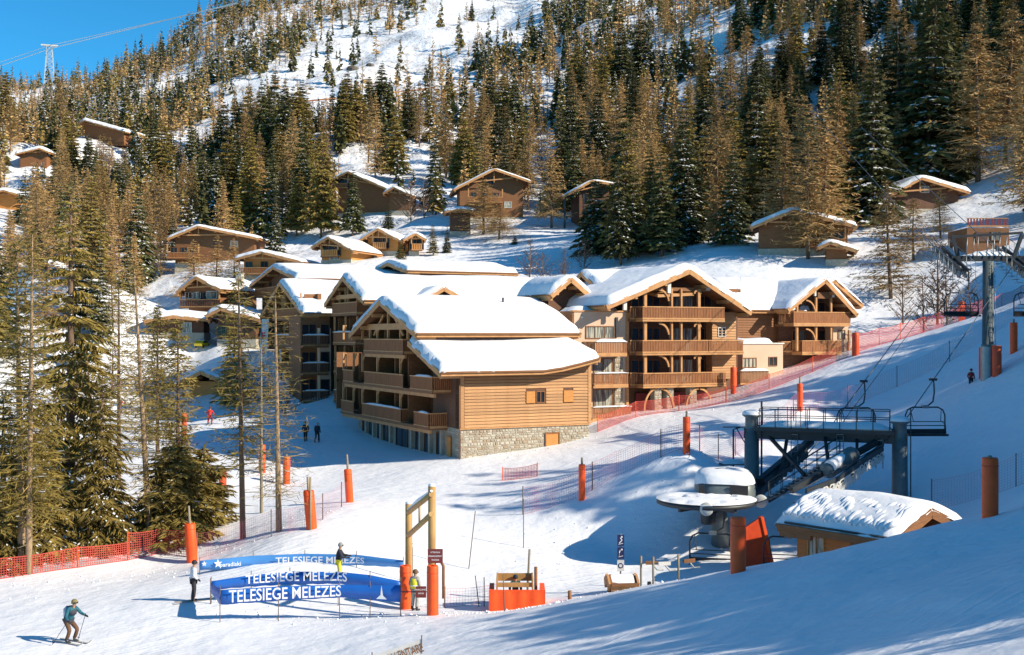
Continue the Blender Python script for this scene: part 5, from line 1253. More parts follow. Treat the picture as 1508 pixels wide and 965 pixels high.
# ------------------------------------------------------------------ blue queue banners
def banner(label, rows, texts, m, m2=None, logo=None, dark_from=None, grp='blue queue banners'):
    """rows: (px, ytop, ybot, z) along the banner"""
    pts = [(P(px, yt, z), P(px, yb, z)) for px, yt, yb, z in rows]; o = pts[0][1]; g = gz(o.x, o.y)
    t = thing('banner', label, 'banner', (o.x, o.y, g), 0, grp); k = MB(); vs = []; fs = []; O = t.location
    S = [0.]
    for (a, b), (c, d) in zip(pts, pts[1:]): S.append(S[-1] + (d - b).length)
    def at(s, h):
        s = min(max(s, 0), S[-1]); i = max(j for j in range(len(S)) if S[j] <= s + 1e-9); i = min(i, len(S) - 2)
        f = (s - S[i]) / (S[i+1] - S[i]); lo = pts[i][1].lerp(pts[i+1][1], f); hi = pts[i][0].lerp(pts[i+1][0], f); return lo.lerp(hi, h)
    n = 40
    for i in range(n + 1):
        s = S[-1] * i / n; bul = .05 * math.sin(i * 1.9)
        for h in (0, .5, 1): vs.append(at(s, h) + Vector((0, -.04 if h == .5 else 0, bul * (h == 0) * .3)) - O)
    for i in range(n):
        for j in (0, 1): a = i * 3 + j; fs.append((a, a + 3, a + 4, a + 1))
    k.add(vs, fs, 0, True); sh = k.build('sheet', M[m], t)
    sm = sh.modifiers.new('thickness', 'SOLIDIFY'); sm.thickness = .012
    for (a, b) in pts:
        q = MB(); q.tube([Vector((b.x, b.y, gz(b.x, b.y) - .1)) - O, a + Vector((0, 0, .18)) - O], .018, 6); q.build('post', M['rope'], t)
    for (s, size, px, hc, wpx) in texts:
        # centre the words on the column px
        ss = min(range(400), key=lambda i: abs((lambda p: p.x / p.y * F + HX)(at(S[-1] * i / 400, .5)) - px)) / 400 * S[-1]
        vs_, fs_ = text_bm(s, size); wdt = max(v.x for v in vs_) - min(v.x for v in vs_)
        z_ = at(ss, .5).y; sc = (wpx * z_ / F) / wdt
        q = MB(); H_ = (pts[0][0] - pts[0][1]).length
        q.add([at(ss + v.x * sc, hc + v.y / H_) - O + Vector((0, -.16, 0)) for v in vs_], fs_); q.build('lettering', M['letter'], t)
    if logo:
        for (px, hc, r, kind_) in logo:
            ss = min(range(400), key=lambda i: abs((lambda p: p.x / p.y * F + HX)(at(S[-1] * i / 400, .5)) - px)) / 400 * S[-1]; q = MB(); H_ = (pts[0][0] - pts[0][1]).length
            if kind_ == 'star': pl = [(math.sin(a * math.pi / 5) * (r if a % 2 == 0 else r * .42), math.cos(a * math.pi / 5) * (r if a % 2 == 0 else r * .42)) for a in range(10)]
            else: pl = [(-r, -.6 * r), (r, -.6 * r), (r * .3, -.2 * r), (0, r), (-.2 * r, -.2 * r)]
            q.add([at(ss, hc) - O + Vector((0, -.16, 0))] + [at(ss + x, hc + y / H_) - O + Vector((0, -.16, 0)) for x, y in pl], [(0, i + 1, (i + 1) % len(pl) + 1) for i in range(len(pl))]); q.build('emblem', M['letter'], t)
    return t
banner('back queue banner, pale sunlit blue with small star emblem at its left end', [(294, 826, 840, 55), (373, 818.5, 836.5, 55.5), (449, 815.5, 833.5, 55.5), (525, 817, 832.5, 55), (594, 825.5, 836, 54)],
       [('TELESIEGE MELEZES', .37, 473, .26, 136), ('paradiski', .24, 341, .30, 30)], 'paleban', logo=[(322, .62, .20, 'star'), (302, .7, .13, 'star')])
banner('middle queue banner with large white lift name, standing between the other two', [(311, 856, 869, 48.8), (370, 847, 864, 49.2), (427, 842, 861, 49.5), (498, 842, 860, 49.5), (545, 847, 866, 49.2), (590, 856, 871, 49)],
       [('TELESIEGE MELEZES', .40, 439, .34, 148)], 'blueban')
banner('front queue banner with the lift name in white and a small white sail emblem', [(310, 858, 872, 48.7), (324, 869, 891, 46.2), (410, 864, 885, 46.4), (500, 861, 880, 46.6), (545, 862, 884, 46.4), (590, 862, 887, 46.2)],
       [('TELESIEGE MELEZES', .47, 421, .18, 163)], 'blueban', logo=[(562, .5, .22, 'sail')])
M['pinknet'] = mat('pink_net', (0.62, 0.16, 0.22), 0.8)
# ------------------------------------------------------------------ nets and small things on the piste
def gpt(px, z): g = gat(px, z); return g
def net(label, pts, h=1.5, mesh=.16, wd=.022, m='net', grp=None, name='safety_net', post=4.0, sagk=.1, pm='orange'):
    """safety net: knotted strands strung between poles that follow the ground"""
    P_ = [Vector(p) for p in pts]; t = thing(name, label, 'safety net', P_[0], 0, grp); O = P_[0]
    S = [0.]
    for a, b in zip(P_, P_[1:]): S.append(S[-1] + (Vector((b.x, b.y)) - Vector((a.x, a.y))).length)
    def xy(s):
        i = max(j for j in range(len(S)) if S[j] <= s + 1e-9); i = min(i, len(S) - 2); f = (s - S[i]) / max(S[i+1] - S[i], 1e-6); return P_[i].lerp(P_[i+1], f)
    n = max(2, int(S[-1] / mesh)); ss = np.linspace(0, S[-1], n + 1); XY = [xy(s) for s in ss]; Z = H([p.x for p in XY], [p.y for p in XY])
    V = []; Fq = []
    k = MB(); rows = max(2, int(h / mesh))
    for i, p in enumerate(XY):
        dp = (XY[min(i+1, n)] - XY[max(i-1, 0)]); dp.z = 0; dp.normalize()
        sag = 1 - sagk * abs(math.sin(math.pi * ss[i] / post)); o = dp * wd / 2
        b_ = Vector((p.x, p.y, Z[i] + .03)) - O; tp = b_ + Vector((0, 0, h * sag))
        k.add([b_ - o, b_ + o, tp + o, tp - o], [(0, 1, 2, 3)])
    for j in range(rows + 1):
        for i in range(n):
            a, b = XY[i], XY[i+1]; sa = 1 - sagk * abs(math.sin(math.pi * ss[i] / post)); sb = 1 - sagk * abs(math.sin(math.pi * ss[i+1] / post))
            pa = Vector((a.x, a.y, Z[i] + .03 + h * sa * j / rows)) - O; pb = Vector((b.x, b.y, Z[i+1] + .03 + h * sb * j / rows)) - O; w_ = Vector((0, 0, wd / 2 * (1.6 if j in (0, rows) else 1)))
            k.add([pa - w_, pb - w_, pb + w_, pa + w_], [(0, 1, 2, 3)])
    k.build('netting', M[m], t, kind='stuff')
    for q in range(int(S[-1] / post) + 1):
        p = xy(min(q * post, S[-1])); z = gz(p.x, p.y); b = MB(); c = Vector((p.x, p.y, z)) - O; b.tube([c - Vector((0, 0, .2)), c + Vector((0, 0, h + .12))], .03, 6); b.build('post', M[pm], t)
    return t
net('long pinkish safety net strung between the padded posts across the middle of the piste', [gpt(770, 65), gpt(857, 65.4), gpt(905, 66), gpt(960, 65.6), gpt(1011, 65.4), gpt(1090, 76), gpt(1178, 86.4)], 1.5, .13, .010, m='pinknet', pm='rope')
net('upper pinkish safety net climbing from the gantry towards the lift tower', [gpt(1178, 86.4), gpt(1290, 88), gpt(1400, 88), gpt(1508, 90)], 1.5, .14, .010, m='pinknet', pm='rope')
net('red safety net along the foot of the residences and garage doors', [gpt(880, 91), gpt(940, 93.5), gpt(1000, 94.8), gpt(1080, 95.4), gpt(1160, 97), gpt(1250, 98)], 1.2, .12, .028)
net('red safety net through the bare bushes left of the lift tower', [gpt(1262, 99), gpt(1340, 106), gpt(1416, 113), gpt(1508, 121)], 1.5, .14, .03)
net('pinkish safety net past the leaning padded posts beside the larches', [gpt(290, 60.5), gpt(360, 60.5), gpt(420, 60), gpt(459, 60.4), gpt(490, 64), gpt(515, 68.4)], 1.3, .12, .007, m='pinknet', pm='rope')
net('low red safety net running under the left-hand trees', [gpt(-10, 56), gpt(50, 57), gpt(120, 58.5), gpt(190, 60.5)], 1.0, .12, .03)
net('red safety net with orange posts between the left trees and the padded post', [gpt(188, 60.5), gpt(235, 62), gpt(280, 61)], 1.4, .12, .026)
net('faint pink safety net behind the shaded crest at the far right', [gpt(1372, 58), gpt(1440, 57), gpt(1530, 55)], 1.5, .13, .008, m='pinknet', pm='rope')
net('faint reddish net along the queue right of the gate', [gpt(655, 50), gpt(700, 50.5), gpt(735, 51)], .8, .13, .008, m='pinknet', pm='rope')
net('small orange warning net strung on two stakes below the front chalet', [gpt(740, 76), gpt(792, 76)], .8, .1, .022, post=2.3)

def stake(px, yt, yb, z, label, r=.022, m='rope', dx=0, name='marker_pole', grp='thin marker poles on the snow'):
    g = gat(px, z); k = MB(); zt_ = (HY - yt) / F * z - g.z; zb_ = (HY - yb) / F * z - g.z
    k.tube([(0, 0, min(zb_, 0) - .1), (dx / F * z, 0, zt_)], r, 6); o = k.build(name, M[m]); o.location = g; tag(o, label, 'pole', grp)
stake(690, 753, 812, 56, 'thin marker pole leaning right above the gate', dx=10)
stake(771, 735, 788, 60, 'thin upright marker pole in the pinkish net')
stake(706, 848, 895, 50, 'thin leaning pole left of the pair beside the orange box', dx=-6)
stake(713, 850, 897, 50, 'thin upright pole right of the pair beside the orange box')
stake(743, 847, 897, 47.6, 'thin pole standing in front of the orange box', dx=-2)
stake(776, 809, 856, 51, 'pale bamboo pole leaning behind the orange box', .05, 'greypole', dx=4, name='bamboo_pole')
stake(789, 835, 868, 50, 'brown wooden post at the right end of the orange box', .07, 'brownwood', name='wooden_post')
stake(839, 870, 886, 48.5, 'short dark wooden stub in the snow right of the orange box', .08, 'brownwood', name='wooden_post')
stake(897, 868, 878, 49.3, 'short dark wooden stub left of the little roofed box', .08, 'brownwood', name='wooden_post')
stake(956, 857, 868, 47.5, 'short dark wooden stub right of the little roofed box', .08, 'brownwood', name='wooden_post')
stake(457, 703, 722, 60, 'weathered stick above the middle leaning padded post', .05, 'greypole', name='wooden_stick')
stake(268, 642, 652, 95, 'tiny dark stake on the lower piste', .05, 'rope')

# orange padded box with its yellow rim
g = gat(762, 48.5); t = thing('padded_box', 'orange padded box with a yellow wooden rim around the lift attendant', 'barrier box', g, 0); s_ = 48.5 / F
x0, x1 = (720 - 762) * s_, (803 - 762) * s_; zt_ = (HY - 869) * s_ - g.z
k = MB()
def front(u, v):
    return (x0 + (x1 - x0) * u, -.05 * math.sin(v * 3.14) - .02 * math.sin(u * 25), -.5 + (zt_ + .5 - .05 * math.sin(u * 3)) * v)
k.grid(front, 24, 6); k.box(x0, x1, .0, .22, -.5, zt_ - .04); k.build('front_pad', M['orange'], t)
for xx in (x0, x1 - .2): MB().box(xx, xx + .2, .22, 1.6, -.5, zt_ - .05).build('side_pad', M['orange'], t)
for y_ in (.35, 1.6): MB().box(x0 + .3, x1 - .5, y_, y_ + .1, zt_ + .04, zt_ + .36 if y_ > 1 else zt_ + .22).build('rim_board', M['pole'], t)
for xx in (x0 + .3, x1 - .55): MB().box(xx, xx + .06, .3, 1.7, zt_ - .2, zt_ + .38).build('rim_post', M['pole'], t)

# totem with three pictogram panels, and the little roofed box before it
g = gat(914, 50.5); t = thing('sign_totem', 'tall narrow sign with two navy pictograms above a round one', 'sign', g, 0); s_ = 50.5 / F
Z_ = lambda y: (HY - y) * s_ - g.z
MB().tube([(0, .04, -.3), (0, .04, Z_(786))], .035, 8).build('post', M['steel'], t)
for (y0, y1, m_) in ((788, 804, 'navy'), (806, 823, 'navy'), (825, 841, 'white')):
    p_ = MB().box(-.15, .15, -.03, .01, Z_(y1), Z_(y0)).build('panel', M[m_], t); zc = (Z_(y0) + Z_(y1)) / 2
    q = MB()
    if m_ == 'navy':
        sg = 1 if y0 < 800 else -1
        q.beam((-.07, -.034, zc - .12), (.06 * sg, -.034, zc + .02), .01, .04, up=(0, 0, 1)); q.beam((.06 * sg, -.034, zc + .02), (-.02, -.034, zc + .12), .01, .04); q.lathe([(.005, -.036), (.04, -.036), (.04, -.03)], c=(.04, 0, zc + .15), n=10, axis='y'); q.beam((-.1, -.034, zc - .17), (.1, -.034, zc - .12), .01, .02); q.build('pictogram', M['letter'], p_)
    else:
        q.lathe([(.075, -.036), (.12, -.036), (.12, -.03)], c=(0, 0, zc), n=24, axis='y'); q.build('ring_symbol', M['navy'], p_)
g = gat(916, 49.6); t = thing('roofed_box', 'tiny wooden house with a snowy roof on a post, in front of the sign', 'feeder box', g, .1); s_ = 49.6 / F; zb_ = (HY - 872) * s_ - g.z; w_ = .44
MB().box(-.06, .06, .1, .22, -.5, zb_).build('post', M['brownwood'], t); MB().box(-w_, w_, -.25, .45, zb_, zb_ + .14).build('tray', M['brownwood'], t)
for (x_, y_) in ((-w_ + .05, -.2), (w_ - .05, -.2), (-w_ + .05, .4), (w_ - .05, .4), (-.1, -.2), (.15, -.2)): MB().box(x_ - .04, x_ + .04, y_ - .04, y_ + .04, zb_ + .14, zb_ + .46).build('corner_post', M['brownwood'], t)
roof(t, 'a', -w_ - .12, w_ + .12, -.4, .1, .62, zb_ + .45, zb_ + .75, zb_ + .45, T=.06, seed=5, over=.0, purl=False)
# turnstiles
for i, (px, z, lab) in enumerate(((944, 52, 'left turnstile post with a bent arm beside the tall sign'), (962, 50, 'middle turnstile with a white arm near the shaded berm'), (999, 49, 'right turnstile post close under the padded post'))):
    g = gat(px, z); t = thing('turnstile', lab, 'turnstile', g, .2 * i, 'turnstiles at the lift entrance')
    MB().tube([(0, 0, -.3), (0, 0, 1.35)], .05, 8).build('post', M['greypole'], t)
    k = MB(); k.tube([(0, 0, 1.05), (.45, -.1, 1.05), (.7, -.1, .75), (1.0, -.1, .75)], .035, 6); k.build('arm', M['steel'], t)
    MB().box(.2, .75, -.14, -.08, .98, 1.14).build('plate', M['white' if i == 1 else 'brownwood'], t)
# net sign cut by the bottom edge
P_b = [(546, 968, 37.5), (588, 953, 37.8), (622, 940, 38)]
g = gat(586, 37.8); t = thing('sign_net', 'white slow-down banner with dark letters, cut off by the bottom edge', 'banner', g, 0)
k = MB(); s_ = 37.8 / F; A_ = Vector(((548 - 586) * s_, 0, (HY - 966) * s_ - g.z)); B_ = Vector(((621 - 586) * s_, 0, (HY - 941) * s_ - g.z)); hh = .78
k.add([A_ - Vector((0, 0, hh)), B_ - Vector((0, 0, hh)), B_, A_], [(0, 1, 2, 3)]); sh = k.build('sheet', M['white'], t); sh.modifiers.new('thickness', 'SOLIDIFY').thickness = .01
d_ = (B_ - A_).normalized(); up = Vector((-d_.z, 0, d_.x))
lettering(t, 'RALLENTARE', .40, lambda x, y: (A_ + B_) / 2 + d_ * (x * .82 + .12) + up * (y - .40) + Vector((0, -.02, 0)), 'brownwood', sx=.72)
for q in (A_, B_): MB().tube([q - Vector((0, 0, 1.3)), q + Vector((0, 0, .12))], .02, 6).build('post', M['rope'], t)

# ------------------------------------------------------------------ village bits: flag banner, street lamps, cars
g = gat(390, 132); t = thing('banner_flag', 'tall narrow white flag with red letters beside the left apartment chalet', 'flag', g, 0); s_ = 132 / F
z0_, z1_ = (HY - 556) * s_ - g.z, (HY - 470) * s_ - g.z
MB().tube([(-.42, 0, -.3), (-.42, 0, z1_ + .3)], .05, 6).build('pole', M['steel'], t)
k = MB(); k.grid(lambda u, v: (-.4 + .85 * u - .35 * (1 - v), .12 * math.sin(v * 9) * u, z0_ + (z1_ - z0_) * v), 5, 24); fl = k.build('cloth', M['letter'], t)
for i, c in enumerate('ESF'):
    lettering(fl, c, 1.15, lambda x, y, i=i: (x - .12 - .1 * i, -.16, y + z1_ - 2.3 - i * 1.7), 'redflag' if M.setdefault('redflag', mat('red_print', (.65, .03, .05), .6)) else '')
def car(label, px, z, rz, c, grp='cars parked by the village road'):
    cm = mat('car_paint', c, .3, c2=c, spec=.5); g = gat(px, z); t = thing('parked_car', label, 'car', g, rz, grp)
    prof = [(-2.1, .35), (2.1, .35), (2.12, .75), (1.9, .88), (1.0, .98), (.45, 1.42), (-1.2, 1.45), (-1.85, 1.0), (-2.1, .9)]
    k = MB(); k.prism(prof, lambda x, z: (x, -.82, z), lambda x, z: (x, .82, z)); k.build('body', cm, t)
    for y_ in (-.83, .82): k = MB(); k.prism([(.85, .98), (.4, 1.34), (-1.1, 1.36), (-1.6, 1.0)], lambda x, z: (x, y_, z), lambda x, z: (x, y_ + .01, z)); k.build('side_window', M['glass'], t)
    for x_ in (-1.3, 1.3):
        for y_ in (-.78, .78): k = MB(); k.lathe([(.02, -.1), (.33, -.1), (.35, 0), (.33, .1), (.02, .1)], c=(x_, y_, .33), n=16, axis='y'); k.build('wheel', M['black'], t)
    sn = snowlip(t, -1.2, .5, -.75, .75, 1.44, .22, 2, 'roof_snow'); return t
car('silver car under snow parked below the two gabled village houses', 371, 142, .1, (.35, .38, .42)); car('dark car parked left of the white flag', 392, 150, .2, (.04, .06, .08)); car('tiny yellow car by the snowy shed roof', 298, 141, 1.4, (.70, .5, .02)).scale = (.6, .6, .6)
# ------------------------------------------------------------------ people
def skinned(name, verts, edges, rad, m, parent, root=0, sub=1):
    me = bpy.data.meshes.new(name); me.from_pydata([tuple(v) for v in verts], edges, []); me.materials.append(m)
    o = bpy.data.objects.new(name, me); COL.objects.link(o); o.parent = parent
    o.modifiers.new('Skin', 'SKIN').use_smooth_shade = True; sl = me.skin_vertices[0].data
    for i, r in enumerate(rad): sl[i].radius = (r, r) if not isinstance(r, tuple) else r; sl[i].use_root = (i == root)
    s = o.modifiers.new('Subdivision', 'SUBSURF'); s.levels = sub; s.render_levels = sub
    return o
_pm = {}
def cm(c):
    if c not in _pm: _pm[c] = mat('fabric', c, .8, c2=tuple(x * .7 for x in c), scale=6, bump=.01)
    return _pm[c]
def lerp(a, b, t): return Vector(a) * (1 - t) + Vector(b) * t
def person(label, loc, rz, pose='stand', jacket=(.03, .03, .03), trousers=(.03, .03, .03), hat=(.02, .02, .02), h=1.75, skis=None, poles=False, vest=None, backpack=None, detail=True, group=None, yoke=None, boots=(.05, .05, .05)):
    t = thing('person', label, 'person', loc, rz, group); s = h / 1.75
    V = lambda x, y, z: Vector((x, y, z)) * s
    # faces -y.  joints per pose
    if pose == 'ski':
        pel, chest, neck, head = V(0, .12, .86), V(0, -.08, 1.22), V(0, -.16, 1.38), V(0, -.22, 1.52)
        knee = [V(-.17, -.14, .50), V(.17, -.18, .50)]; ank = [V(-.17, .02, .13), V(.17, -.02, .13)]
        elb = [V(-.34, -.12, 1.05), V(.34, -.20, 1.08)]; wr = [V(-.36, -.32, .92), V(.34, -.44, 1.02)]
    elif pose == 'reach':
        pel, chest, neck, head = V(0, 0, .95), V(0, -.03, 1.30), V(0, -.05, 1.46), V(0, -.09, 1.60)
        knee = [V(-.11, -.04, .52), V(.11, -.05, .52)]; ank = [V(-.12, .02, .12), V(.12, .0, .12)]
        elb = [V(-.26, -.14, 1.15), V(.25, -.20, 1.16)]; wr = [V(-.2, -.42, 1.12), V(.18, -.46, 1.14)]
    elif pose == 'walk':
        pel, chest, neck, head = V(0, 0, .94), V(0, -.04, 1.28), V(0, -.07, 1.44), V(0, -.12, 1.57)
        knee = [V(-.10, -.16, .54), V(.10, .02, .50)]; ank = [V(-.11, -.12, .12), V(.11, .24, .14)]
        elb = [V(-.25, .08, 1.12), V(.24, -.06, 1.12)]; wr = [V(-.26, -.08, .92), V(.25, -.22, .95)]
    else:
        pel, chest, neck, head = V(0, 0, .95), V(0, 0, 1.30), V(0, -.02, 1.46), V(0, -.05, 1.60)
        knee = [V(-.11, -.02, .52), V(.11, -.03, .52)]; ank = [V(-.12, .03, .12), V(.12, .03, .12)]
        elb = [V(-.27, .03, 1.12), V(.27, .02, 1.12)]; wr = [V(-.24, -.16, .96), V(.25, -.14, .94)]
    sh = [chest + V(-.18, 0, .10), chest + V(.18, 0, .10)]; hip = [pel + V(-.10, 0, -.05), pel + V(.10, 0, -.05)]
    # body: one continuous skinned surface, hands with five fingers
    vs = [pel, lerp(pel, chest, .5), chest, neck, head + V(0, .02, -.04), head + V(0, 0, .06)]; rad = [.12*s, .11*s, .125*s, .05*s, .075*s, .085*s]; ed = [(0, 1), (1, 2), (2, 3), (3, 4), (4, 5)]
    for i in (0, 1):
        b = len(vs); vs += [hip[i], knee[i], ank[i]]; rad += [.085*s, .055*s, .04*s]; ed += [(0, b), (b, b+1), (b+1, b+2)]
        foot = ank[i] + V(0, -.07, -.05); vs.append(foot); rad.append(.022*s); ed.append((b+2, b+3))
        b = len(vs); vs += [sh[i], elb[i], wr[i]]; rad += [.055*s, .04*s, .028*s]; ed += [(2, b), (b, b+1), (b+1, b+2)]
    skinned('body', vs, ed, rad, M['skin'], t)
    for i in (0, 1):
        d_ = (wr[i] - elb[i]).normalized(); u_ = Vector((0, 0, 1)); a_ = d_.cross(u_).normalized() if abs(d_.z) < .95 else Vector((1, 0, 0)); palm = wr[i] + d_ * .05 * s
        g = MB(); g.tube([wr[i] - d_ * .03 * s, wr[i] + d_ * .03 * s, palm + d_ * .04 * s], [.034 * s, .042 * s, .04 * s], 8)
        if detail:
            for f in range(4):
                b_ = palm + d_ * .03 * s + a_ * (f - 1.5) * .021 * s; l_ = (.052, .064, .060, .046)[f] * s; nn = a_.cross(d_)
                g.tube([b_, b_ + d_ * l_ * .5 - nn * l_ * .15, b_ + d_ * l_ * .75 - nn * l_ * .6], [.011 * s, .0105 * s, .008 * s], 6)
            g.tube([palm - d_ * .02 * s + a_ * .035 * s, palm + a_ * .06 * s + d_ * .02 * s, palm + a_ * .05 * s + d_ * .05 * s], [.012 * s, .012 * s, .009 * s], 6)
        g.build('glove', cm((.03, .03, .035)), t)
    # jacket, trousers
    jv = [lerp(pel, chest, -.08), lerp(pel, chest, .35), lerp(pel, chest, .75), chest + V(0, 0, .09), neck + V(0, 0, .0)]; jr = [.165*s, .16*s, .17*s, .13*s, .07*s]; je = [(0, 1), (1, 2), (2, 3), (3, 4)]
    for i in (0, 1):
        b = len(jv); jv += [sh[i], lerp(sh[i], elb[i], .5), elb[i], lerp(elb[i], wr[i], .9)]; jr += [.082*s, .075*s, .066*s, .05*s]; je += [(3, b), (b, b+1), (b+1, b+2), (b+2, b+3)]
    jk = skinned('jacket', jv, je, jr, cm(jacket), t)
    if yoke:
        k = MB(); k.tube([lerp(pel, chest, .78), chest + V(0, 0, .10), neck + V(0, 0, -.02)], [.205*s, .19*s, .10*s], 12); k.build('jacket_yoke', cm(yoke), t)
        k = MB(); k.tube([lerp(pel, chest, -.02), lerp(pel, chest, .22)], [.20*s, .20*s], 12); k.build('jacket_hem', cm(yoke), t)
    tv = [pel, ]; tr = [.145*s]; te = []
    for i in (0, 1):
        b = len(tv); tv += [hip[i], lerp(hip[i], knee[i], .5), knee[i], lerp(knee[i], ank[i], .6), ank[i] + V(0, 0, .03)]; tr += [.105*s, .10*s, .085*s, .08*s, .085*s]; te += [(0, b), (b, b+1), (b+1, b+2), (b+2, b+3), (b+3, b+4)]
    skinned('trousers', tv, te, tr, cm(trousers), t)
    for i in (0, 1):
        k = MB(); k.tube([ank[i] + V(0, 0, .08), ank[i] + V(0, .0, -.04), ank[i] + V(0, -.06, -.075), ank[i] + V(0, -.2, -.085)], [.06*s, .06*s, .055*s, .04*s], 8); k.build('boot', cm(boots), t)
    # head details
    k = MB(); hc = head + V(0, .01, .055); k.lathe([(.001, .125*s), (.06*s, .115*s), (.105*s, .07*s), (.122*s, .0), (.118*s, -.045*s)], c=tuple(hc), n=16); k.build('helmet', cm(hat), t)
    k = MB(); f0 = head + V(0, -.085, .015); k.lathe([(.001, -.02*s), (.012*s, -.012*s), (.014*s, 0)], c=tuple(f0), n=6, axis='y'); k.box(f0.x - .03*s, f0.x + .03*s, f0.y - .004*s, f0.y + .01*s, f0.z - .048*s, f0.z - .038*s); k.build('face', M['skin'], t, kind='stuff')
    k = MB(); k.tube([head + V(-.10, -.06, .045), head + V(-.05, -.098, .045), head + V(.05, -.098, .045), head + V(.10, -.06, .045)], .026*s, 8); k.build('goggles', M['black'], t)
    if vest:
        k = MB(); k.tube([lerp(pel, chest, .1), lerp(pel, chest, .7), chest + V(0, 0, .09)], [.20*s, .205*s, .16*s], 14); v_ = k.build('hi_vis_vest', cm(vest), t)
        k = MB(); k.tube([lerp(pel, chest, .38), lerp(pel, chest, .5)], [.212*s, .212*s], 14); k.build('reflective_band', M['letter'], v_)
    if backpack:
        c = chest + V(0, .22, -.06); k = MB(); k.tube([c + V(0, 0, -.24), c + V(0, .03, -.18), c + V(0, .04, .1), c + V(0, 0, .2)], [.09*s, .15*s, .15*s, .08*s], 10); k.build('backpack', cm(backpack), t)
    if skis is not None:
        for i in (0, 1):
            k = MB(); x_ = ank[i].x; y_ = ank[i].y; vs_ = []
            for q in range(11):
                u = q / 10; yy = y_ + .75 - 1.65 * u; w_ = .045 * (1.15 if u < .1 or u > .85 else 1) * (1 if u < .97 else .5); zz_ = (.02 + max(0, u - .88) ** 2 * 9) * s
                for sx_, z_ in ((-1, 0), (1, 0), (1, .015), (-1, .015)): vs_.append((x_ + sx_ * w_, yy * s, zz_ + z_))
            k.add(vs_, [(4*i_+j, 4*i_+(j+1) % 4, 4*i_+4+(j+1) % 4, 4*i_+4+j) for i_ in range(10) for j in range(4)]); k.build('ski', cm(skis), t)
    if poles:
        for i, dv in ((0, V(-.25, .62, -.95)), (1, V(.08, .5, -1.02))):
            tip = wr[i] + dv; tip.z = .02; k = MB(); k.tube([wr[i] + V(0, 0, .08), tip], .011, 6); p_ = k.build('ski_pole', M['darksteel'], t)
            k = MB(); k.lathe([(.005, 0), (.045, 0), (.045, .01)], c=tuple(lerp(wr[i], tip, .93)), n=10); k.build('basket', M['black'], p_)
    return t
person('skier in teal jacket, brown trousers and patterned hat gliding with poles at lower left', gat(104, 44.2), R(62), 'ski', (.012, .12, .17), (.13, .065, .03), (.22, .18, .07), 1.74, (.5, .48, .45), True, backpack=(.5, .55, .65), yoke=(.045, .05, .07))
person('skier in white jacket and black trousers entering the lane beside the blue banners', gat(285, 49.2), R(115), 'stand', (.74, .76, .80), (.035, .03, .03), (.03, .025, .025), 1.74, (.35, .3, .25))
person('skier in black jacket and yellow trousers, arm out, between the back and middle banners', gat(499, 53.2), R(95), 'reach', (.015, .018, .028), (.62, .60, .04), (.32, .33, .30), 1.76, (.25, .3, .1))
person('lift attendant in yellow and grey high visibility vest behind the log gate', gat(611, 49.2), R(150), 'stand', (.42, .42, .38), (.40, .40, .36), (.18, .09, .05), 1.74, vest=(.80, .75, .04))
person('attendant in dark jacket and beanie, only his head showing over the orange box', gat(759, 50.0) + Vector((0, 0, -.35)), R(10), 'stand', (.015, .08, .10), (.02, .02, .02), (.02, .03, .05), 1.62)
G2 = 'pair of people in dark clothes in front of the front chalet'
person('person in dark clothes walking below the left balconies, left of the pair', gat(450, 101), R(200), 'walk', (.015, .02, .035), (.015, .015, .02), (.02, .02, .02), 1.78, detail=False, group=G2)
person('person in dark clothes with pale cap walking below the left balconies, right of the pair', gat(467, 100.5), R(170), 'walk', (.02, .025, .04), (.015, .015, .02), (.35, .35, .35), 1.78, detail=False, group=G2)
for (px, z, j, tr_, lab) in ((177, 122, (.5, .03, .02), (.02, .12, .38), 'far skier in bright blue trousers on the lower piste behind the trees'), (151, 124, (.65, .04, .02), (.10, .03, .03), 'far skier in a red jacket at the top of the lower piste behind the trees'),
                        (217, 100, (.02, .16, .42), (.03, .16, .40), 'far skier all in blue on the lower piste between two trunks'), (309, 110, (.62, .03, .015), (.40, .02, .02), 'far skier all in red beside the blue shadow on the lower piste'),
                        (233, 124, (.55, .05, .03), (.05, .04, .05), 'far skier in a red hat near the shed'), (214, 108, (.16, .13, .10), (.03, .03, .03), 'far skier in brown standing above the blue skier'),
                        (98, 86, (.60, .12, .03), (.1, .08, .05), 'far figure in orange glimpsed through the big left spruce')):
    person(lab, gat(px, z), R(random.uniform(60, 200)), random.choice(('ski', 'walk')), j, tr_, (.1, .03, .03), 1.75, detail=False, group='far skiers on the lower piste', skis=(.2, .2, .2))
g = gat(1430, 79); person('small person in dark red clothes standing near the foot of the lift tower', g + Vector((0, 0, -.5)), 0, 'stand', (.25, .03, .03), (.04, .03, .03), (.04, .04, .05), 1.45, detail=False)
